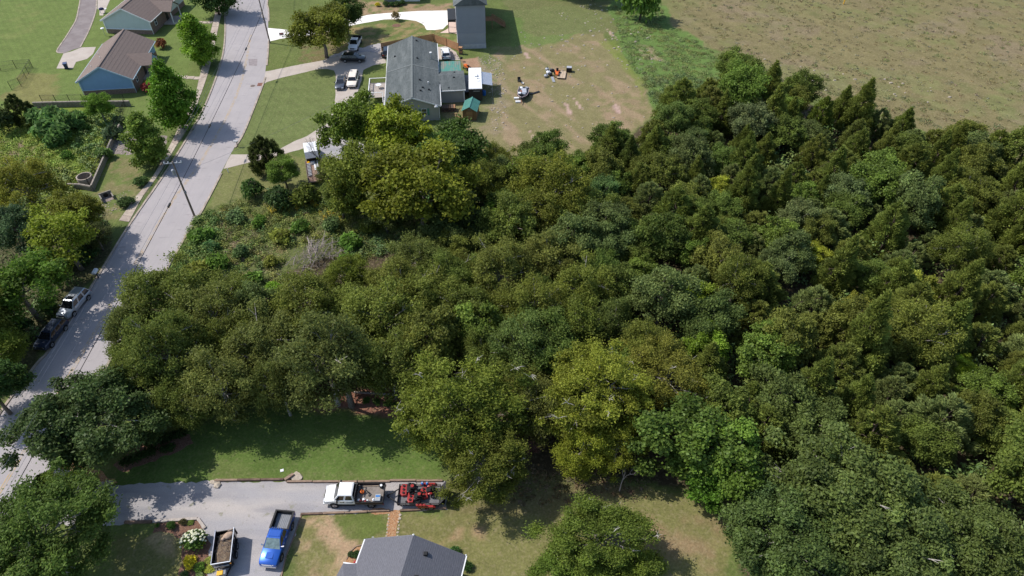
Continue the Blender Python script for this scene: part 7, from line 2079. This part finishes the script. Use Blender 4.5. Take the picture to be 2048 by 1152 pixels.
# --- named crowns in the wood
W_ = [('locust', 1100, 375, 66, (.098, .102, .014), 'large round olive crown left of the pale teal tree'), ('locust', 1100, 430, 54, (.098, .100, .018), 'lower half crown under the large round olive one'), ('broad', 1200, 390, 40, (.080, .138, .060), 'pale teal-green tree beside the large round olive crown'), ('maple', 1003, 440, 36, (.092, .155, .026), 'light lime-green tree left of the large round olive crown'), ('broad', 1005, 350, 36, (.080, .105, .046), 'grey-green tree at the lower edge of the back yard'), ('broad', 1060, 320, 34, (.075, .098, .030), 'green tree at the yard edge left of the dark cedars'),
      ('cedar', 1222, 285, 40, (.055, .070, .018), 'tall dark cedar at the lower corner of the back yard'), ('cedar', 1265, 305, 32, (.045, .058, .018), 'dark cedar right behind the tall corner cedar'), ('cedar', 1190, 310, 32, (.062, .082, .022), 'cedar left in front of the tall corner cedar'), ('broad', 1490, 180, 46, (.065, .118, .022), 'green leafy tree at the field edge, highest in the wood'), ('round_cedar', 1420, 205, 46, (.085, .078, .026), 'brownish cedar left of the highest leafy tree'), ('cedar', 1645, 225, 40, (.070, .088, .014), 'pointed olive cedar at the field edge'), ('cedar', 1585, 230, 36, CEDAR, 'cedar between the leafy tree and the pointed olive cedar'), ('broad', 1505, 250, 40, (.100, .120, .074), 'silvery-leaved tree below the highest leafy tree'), ('cedar', 1715, 265, 34, (.080, .088, .030), 'olive cedar at the field edge, right of the pointed one'), ('cedar', 1790, 275, 32, (.078, .085, .026), 'small cedar at the field edge toward the right'), ('cedar', 1910, 290, 38, (.070, .080, .018), 'cedar at the field edge near the right side'), ('cedar', 1995, 295, 44, (.066, .082, .018), 'broad cedar at the field edge in the right corner'), ('broad', 1340, 240, 38, (.072, .105, .034), 'green scrub tree where the wood meets the green belt'),
      ('maple', 1438, 380, 27, (.185, .210, .032), 'bright lime-yellow small tree high in the wood'), ('maple', 1618, 512, 28, (.165, .185, .026), 'yellow-topped small tree in the middle of the wood'), ('maple', 1832, 585, 40, (.145, .165, .030), 'yellow-green tree in the right part of the wood'), ('maple', 1870, 630, 26, (.150, .170, .036), 'pale yellow small tree below the yellow-green one'), ('maple', 1928, 735, 24, (.170, .215, .026), 'lime-green small tree near the right edge'), ('maple', 1375, 600, 40, (.130, .180, .026), 'lime-green tree in the centre right of the golden tree'), ('maple', 1410, 690, 46, (.095, .150, .020), 'bright green tree above the olive wood front'), ('maple', 1255, 470, 34, (.095, .125, .030), 'light green tree below the pale teal one'), ('broad', 1220, 490, 44, (.085, .115, .052), 'grey-green tree at the dark gap in the wood'),
      ('broad', 1375, 320, 46, (.088, .108, .052), 'grey-green tree below the brownish cedar'), ('broad', 1590, 440, 44, (.096, .118, .062), 'silvery grey-green tree in the upper wood'), ('cedar', 1800, 380, 42, (.092, .112, .062), 'silver-grey cedar in the upper right wood'), ('broad', 1690, 395, 40, (.088, .112, .060), 'silvery tree left of the silver-grey cedar'), ('broad', 1560, 540, 40, (.090, .115, .060), 'silvery tree left below the yellow-topped one'), ('broad', 1420, 650, 56, (.066, .094, .036), 'blue-grey oak above the bright green tree'), ('broad', 1560, 800, 60, (.066, .094, .036), 'blue-grey oak left in the lower wood'), ('broad', 1630, 850, 54, (.066, .094, .036), 'blue-grey oak above the big oaks'), ('maple', 1720, 620, 30, (.150, .155, .030), 'small yellowish tree left of the yellow-green one')]
for k, x, y, r, c, lb in W_:
    tree(k, x, y, r, c, lb, 'cedar_tree' if 'cedar' in k else 'wood_tree')

# --- the rest of the wood, packed by dart throwing on the ground
wood = [P(x, y) for x, y in [(955, 345), (1060, 330), (1180, 325), (1300, 262), (1420, 195), (1480, 185), (1560, 215), (1740, 262), (1900, 310), (2048, 345), (2330, 430), (2500, 900), (2300, 1250), (2048, 1160), (1880, 1040), (1640, 960), (1500, 945), (1330, 830), (1130, 850), (960, 800), (700, 770), (420, 780), (250, 740), (320, 660), (420, 650), (640, 660), (760, 600), (890, 540), (880, 480)]]
xs = [p.x for p in wood]; ys = [p.y for p in wood]
PAL = [('cedar', (.086, .102, .026), 'olive'), ('cedar', (.074, .090, .022), 'dark olive'), ('round_cedar', (.086, .092, .026), 'tawny-olive'), ('round_cedar', (.092, .108, .052), 'grey-green'), ('broad', (.062, .098, .024), 'green'), ('broad', (.088, .118, .028), 'light green'), ('broad', (.075, .102, .046), 'sage-green'), ('locust', OLIVE, 'olive'), ('broad', (.102, .108, .026), 'tawny-green'), ('maple', (.078, .118, .022), 'fresh green')]
tries = 0
added = 0
while tries < 16000 and added < 290:
    tries += 1
    x, y = rnd.uniform(min(xs), min(max(xs), 92)), rnd.uniform(min(ys), max(ys))
    if not inside(np.array([x]), np.array([y]), wood)[0]: continue
    right = x > 18
    if y < 62 and x < 6 and rnd.random() < .0: continue
    kd, c, word = PAL[rnd.choice([0, 0, 0, 0, 1, 2, 2, 2, 2, 3, 3, 3, 4, 5, 6, 8, 9, 7] if right else [4, 4, 5, 6, 7, 7, 8, 9, 9])]
    rr = {'cedar': 2.9, 'round_cedar': 3.0, 'broad': 2.9, 'locust': 3.2, 'maple': 2.7}[kd] * rnd.uniform(.72, 1.22)
    ok = True
    for tx, ty, tr2, th in TREES:
        d2 = (tx - x) ** 2 + (ty - y) ** 2
        if d2 < (.52 * (rr + min(tr2, 5.2))) ** 2:
            ok = False; break
    if not ok: continue
    base = KINDS_[kd][0][2]
    lm = [('the highest leafy tree', 39, 117), ('the yellow-topped small tree', 27, 66), ('the silver-grey cedar', 48, 87), ('the big oaks', 34, 36), ('the golden tree', 6, 63), ('the lime-yellow small tree', 26, 85), ('the right edge', 74, 60), ('the large round olive crown', 5, 86), ('the yellow-green tree on the right', 36, 59), ('the lower right corner', 60, 38)]
    nm, lx, ly = min(lm, key=lambda q: (q[1] - x) ** 2 + (q[2] - y) ** 2)
    dirw = 'right of' if x - lx > abs(y - ly) else ('left of' if lx - x > abs(y - ly) else ('behind' if y > ly else 'in front of'))
    kw = 'cedar' if 'cedar' in kd else 'tree'
    tree_at(kd, x, y, rr / base, c, f'{word} {"rounded " if kd == "round_cedar" else ""}{kw} packed in the wood {dirw} {nm}', 'cedar_tree' if kw == 'cedar' else 'wood_tree', 'tree', f'{word} {kw}s filling the wood {dirw} {nm}', hs=rnd.uniform(.85, 1.2))
    added += 1
print('wood trees', added, 'tries', tries)

# --- flower bed plants, hedges
hy = tree('shrub', 385, 1078, 24, (.060, .105, .022), 'round bush covered in white flowers by the dump trailer', 'hydrangea', 'flowering bush', hs=1.1, var=0)
mb = MB()
g_ = random.Random(8)
for k in range(95):
    a = g_.uniform(0, 6.28); t = g_.uniform(.15, 1.45)
    d = Vector((math.cos(a) * math.sin(t), math.sin(a) * math.sin(t), math.cos(t)))
    c = Vector((d.x * .98, d.y * .98, .45 + d.z * .85))
    if a > 3.6 and a < 5.6 and t > .7: continue
    mb.dome(c, (.10, .10, .08), 6, 3, True)
fl = mb.build('flower_heads', M['petal'], hy); fl['kind'] = 'stuff'
hy.rotation_euler.z = R(20)
tree('shrub', 402, 1084, 9, (.26, .28, .02), 'small yellow-green bush tucked against the white-flowered one', 'yellow_bush', 'bush')
tree('shrub', 379, 1123, 13, (.33, .30, .022), 'round golden-yellow bush below the white-flowered one', 'yellow_bush', 'bush', hs=.9)
tree('shrub', 397, 1134, 11, (.085, .14, .026), 'small green round bush right of the golden-yellow one', 'round_shrub', 'bush', hs=.9)
tree('shrub', 399, 1150, 9, (.20, .26, .11), 'small pale-flowered bush at the bottom edge by the bed', 'round_shrub', 'bush', hs=.8)
tree('shrub', 418, 1138, 9, (.24, .26, .05), 'pale yellowish ground plant along the gravel by the dump trailer', 'plant', 'plant', hs=.5)
tree('shrub', 416, 1120, 8, (.20, .22, .06), 'pale plant at the front corner of the dump trailer', 'plant', 'plant', hs=.5)
tree('shrub', 341, 1050, 11, (.038, .075, .018), 'dark green shrub at the left in the timber-framed bed', 'round_shrub', 'bush')
tree('shrub', 365, 1043, 8, (.06, .055, .028), 'small brownish shrub behind the timber frame', 'round_shrub', 'bush')
tree('shrub', 380, 1045, 7, (.11, .15, .035), 'low light plant in the timber frame corner', 'plant', 'plant', hs=.5)
tree('shrub', 315, 1050, 5, (.05, .10, .02), 'tiny green plant at the left of the timber-framed bed', 'plant', 'plant')
tree('shrub', 368, 1150, 9, DEEP, 'dark shrub at the bottom of the flower bed', 'round_shrub', 'bush')
tree('shrub', 711, 1108, 10, DEEP, 'dark green shrub in the bed left of the slate roof', 'round_shrub', 'bush')
tree('shrub', 701, 1108, 7, (.035, .055, .025), 'smaller dark shrub left beside the one at the slate roof', 'round_shrub', 'bush')
tree('shrub', 908, 1102, 11, (.035, .085, .025), 'green shrub peeking over the right slope of the slate roof', 'round_shrub', 'bush')
tree('shrub', 934, 1130, 12, DEEP, 'dark round shrub beyond the right corner of the slate roof', 'round_shrub', 'bush')
def hedge(label, a, b, w=1.0, h=.9):
    a, b = P(*a), P(*b)
    o = thing('low_hedge', label, 'hedge', a, math.atan2((b - a).y, (b - a).x))
    L = (b - a).length
    n = max(2, int(L / .6))
    Lb = np.array([(L * (k + .5) / n, rnd.uniform(-.1, .1), h * .5, w * .5 * rnd.uniform(.85, 1.15)) for k in range(n)])
    c = link(bpy.data.objects.new('foliage', crown(rnd.randrange(9999), Lb, int(380 * n), .13, name='foliage'))); c.parent = o
    c.color = (.040, .072, .018, 1)
hedge('low dark hedge along the back of the shaded front bed', (292, 893), (372, 870))
hedge('low dark hedge along the front of the shaded front bed', (246, 932), (312, 906))
hedge('short clipped shrub at the right end of the shaded bed', (326, 905), (350, 896))
for k, (x, y) in enumerate(((733, 800), (753, 803), (774, 806), (792, 808))):
    tree('shrub', x, y, 8, (.05, .09, .022), 'small clipped bush in the mulch row under the front trees', 'mulch_bush', 'bush', 'bushes in the mulch row')
big = thing('leaning_tree', 'thick grey tree trunk leaning up out of the mulch above the front lawn', 'tree', P(704, 812))
MB().tube([(0, 0, -.1), (-.25, .5, 2.2), (-1.6, 1.2, 4.6), (-3.2, 2.0, 7.0)], [.42, .33, .26, .12], 9).build('trunk', M['bark'], big, smooth=True, angle=2)
MB().tube([(-.25, .5, 2.2), (.1, 1.0, 4.0), (-.1, 1.5, 6.5)], [.26, .2, .08], 8).build('limb', M['bark'], big, smooth=True, angle=2)
tag(MB().beam((0, 0, .08), (7.5, -.6, .08), .16, .16).build('mulch_log', M['deadwood'], None, P(708, 785)), 'long pale log lying along the mulch behind the small bushes', 'log')

# --- ground cover nobody could count
def ground_cover(name, polys, seed, gain=1.6):
    """low plants: many small leaves in uneven mounds; each entry (poly px, mounds, radius, height, leaf size, leaves, colour)"""
    g = np.random.default_rng(seed)
    Cs, Ns, Sz, Col = [], [], [], []
    for px, n, r0, h0, size, nl, colour in polys:
        poly = [P(x, y) for x, y in px]
        xs = [p.x for p in poly]; ys = [p.y for p in poly]
        X = g.uniform(min(xs), max(xs), n * 6); Y = g.uniform(min(ys), max(ys), n * 6)
        ok = inside(X, Y, poly)
        pile = P(628, 520)
        ok &= (((X - pile.x) / 4.4) ** 2 + ((Y - pile.y) / 3.6) ** 2 > 1) | (name != 'weeds')
        X, Y = X[ok][:n], Y[ok][:n]
        for x, y in zip(X, Y):
            k = int(nl * g.uniform(.5, 1.4)); r = r0 * g.uniform(.6, 1.5); h = h0 * g.uniform(.5, 1.5)
            d = unit(g.normal(size=(k, 3))); d[:, 2] = abs(d[:, 2])
            rad = (.5 + .5 * g.random(k))[:, None]
            Cs.append(np.array([x, y, .02]) + d * rad * np.array([r, r, h]))
            Ns.append(unit(d * .6 + np.array([0, 0, .4]) + g.normal(size=(k, 3)) * .6))
            Sz.append(np.full(k, size)); Col.append(np.tile(np.array(colour) * gain * g.uniform(.75, 1.25) * np.array([g.uniform(.85, 1.2), 1, g.uniform(.8, 1.3)]), (k, 1)) * (1 + .2 * g.normal(size=(k, 1))))
    C, N, Sz, Cl = np.concatenate(Cs), np.concatenate(Ns), np.concatenate(Sz), np.clip(np.concatenate(Col), .004, 1)
    n = len(C)
    A = unit(np.cross(N, g.normal(size=(n, 3)))); B = np.cross(N, A)
    s = (Sz * (.6 + .8 * g.random(n)))[:, None]
    V = np.stack([C - A * s * .8, C + B * s * .42, C + A * s * .8, C - B * s * .42], 1).reshape(-1, 3)
    me = quad_mesh(name, V, np.arange(n * 4).reshape(n, 4))
    ca = me.color_attributes.new('leafcol', 'FLOAT_COLOR', 'POINT')
    ca.data.foreach_set('color', np.concatenate([Cl, np.ones((n, 1))], 1).repeat(4, 0).astype(np.float32).ravel())
    if 'cover_leaf' not in MATS:
        m = bpy.data.materials.new('cover_leaf'); m.use_nodes = True
        b = m.node_tree.nodes['Principled BSDF']; at = m.node_tree.nodes.new('ShaderNodeAttribute'); at.attribute_name = 'leafcol'
        m.node_tree.links.new(at.outputs['Color'], b.inputs['Base Color']); b.inputs['Roughness'].default_value = .6; b.inputs['Specular IOR Level'].default_value = .2
        MATS['cover_leaf'] = m
    me.materials.append(MATS['cover_leaf'])
    o = link(bpy.data.objects.new(name, me)); o['kind'] = 'stuff'
    return o
lot = [(392, 440), (470, 405), (560, 405), (700, 395), (800, 400), (930, 430), (900, 500), (800, 490), (660, 560), (560, 590), (420, 590), (340, 550)]
ground_cover('weeds', [(lot, 560, .7, .55, .12, 110, (.098, .122, .026)), (lot, 300, .7, .8, .11, 110, (.120, .136, .032)), (lot, 240, .8, .4, .09, 80, (.175, .155, .070)), (lot, 60, .8, 1.1, .14, 110, (.070, .108, .028)), ([(392, 445), (430, 420), (445, 480), (420, 560), (345, 545), (370, 490)], 130, .8, 1.0, .15, 120, (.072, .112, .024)),
    ([(530, 395), (620, 400), (640, 420), (540, 430)], 26, .4, 1.2, .12, 50, (.30, .22, .02)), ([(640, 420), (690, 430), (680, 450), (640, 440)], 8, .4, 1.1, .12, 40, (.28, .20, .02)), ([(660, 480), (760, 470), (800, 500), (690, 530)], 60, .9, .8, .15, 110, (.070, .108, .034))], 3, 1.8)
ground_cover('brush', [([(-60, 255), (60, 240), (210, 235), (225, 260), (190, 340), (140, 380), (60, 345), (-60, 330)], 800, .7, .35, .13, 80, (.128, .165, .026)), ([(150, 230), (240, 215), (240, 260), (180, 350), (150, 300)], 130, .7, .8, .2, 50, (.085, .125, .034)), ([(40, 330), (150, 345), (150, 390), (70, 380)], 120, .8, .8, .22, 50, (.10, .125, .028)), ([(-60, 345), (60, 385), (195, 415), (212, 485), (140, 580), (70, 690), (-60, 800)], 190, 1.2, 1.7, .2, 90, (.055, .080, .020))], 4, 2.0)
ground_cover('belt_weeds', [([(1225, 10), (1310, 0), (1345, 50), (1440, 115), (1460, 165), (1330, 240), (1300, 190), (1250, 110)], 620, .8, .25, .12, 70, (.122, .148, .048)), ([(1290, 150), (1400, 150), (1420, 190), (1320, 240)], 130, .8, .45, .13, 70, (.098, .134, .046))], 5)
ground_cover('understorey', [([(960, 360), (1180, 340), (1300, 280), (1420, 200), (1740, 270), (2048, 350), (2200, 500), (2200, 1100), (1480, 960), (1280, 800), (1000, 700), (890, 520)], 1000, 1.3, 2.6, .26, 80, (.055, .080, .022)), ([(830, 400), (980, 400), (1010, 500), (880, 520)], 70, 1.2, 1.3, .3, 60, (.045, .085, .026)), ([(280, 620), (560, 640), (860, 600), (870, 740), (680, 780), (320, 760)], 120, 1.1, 1.4, .26, 50, (.055, .078, .022))], 6, 2.3)
ground_cover('field_tufts', [([(1335, 0), (1345, 40), (1440, 105), (1500, 150), (1700, 210), (2048, 310), (2300, 380), (2300, -60), (1335, -60)], 1900, .5, .13, .13, 22, (.225, .205, .095)), ([(1345, 0), (1500, 140), (1740, 220), (2048, 310), (2300, 380), (2300, -60)], 700, .5, .12, .13, 22, (.235, .200, .115)), ([(1480, 130), (1750, 180), (2048, 260), (2048, 320), (1740, 240), (1520, 170)], 110, .9, .10, .13, 50, (.125, .150, .055)), ([(1350, 0), (1500, 140), (1740, 220), (2048, 310), (2048, -40)], 70, .8, .3, .13, 60, (.165, .190, .060))], 7, 1.0)
ground_cover('lawn_litter', [([(1040, 940), (1290, 930), (1300, 1000), (1000, 1010)], 160, .4, .06, .16, 14, (.16, .12, .06))], 8, 1.0)
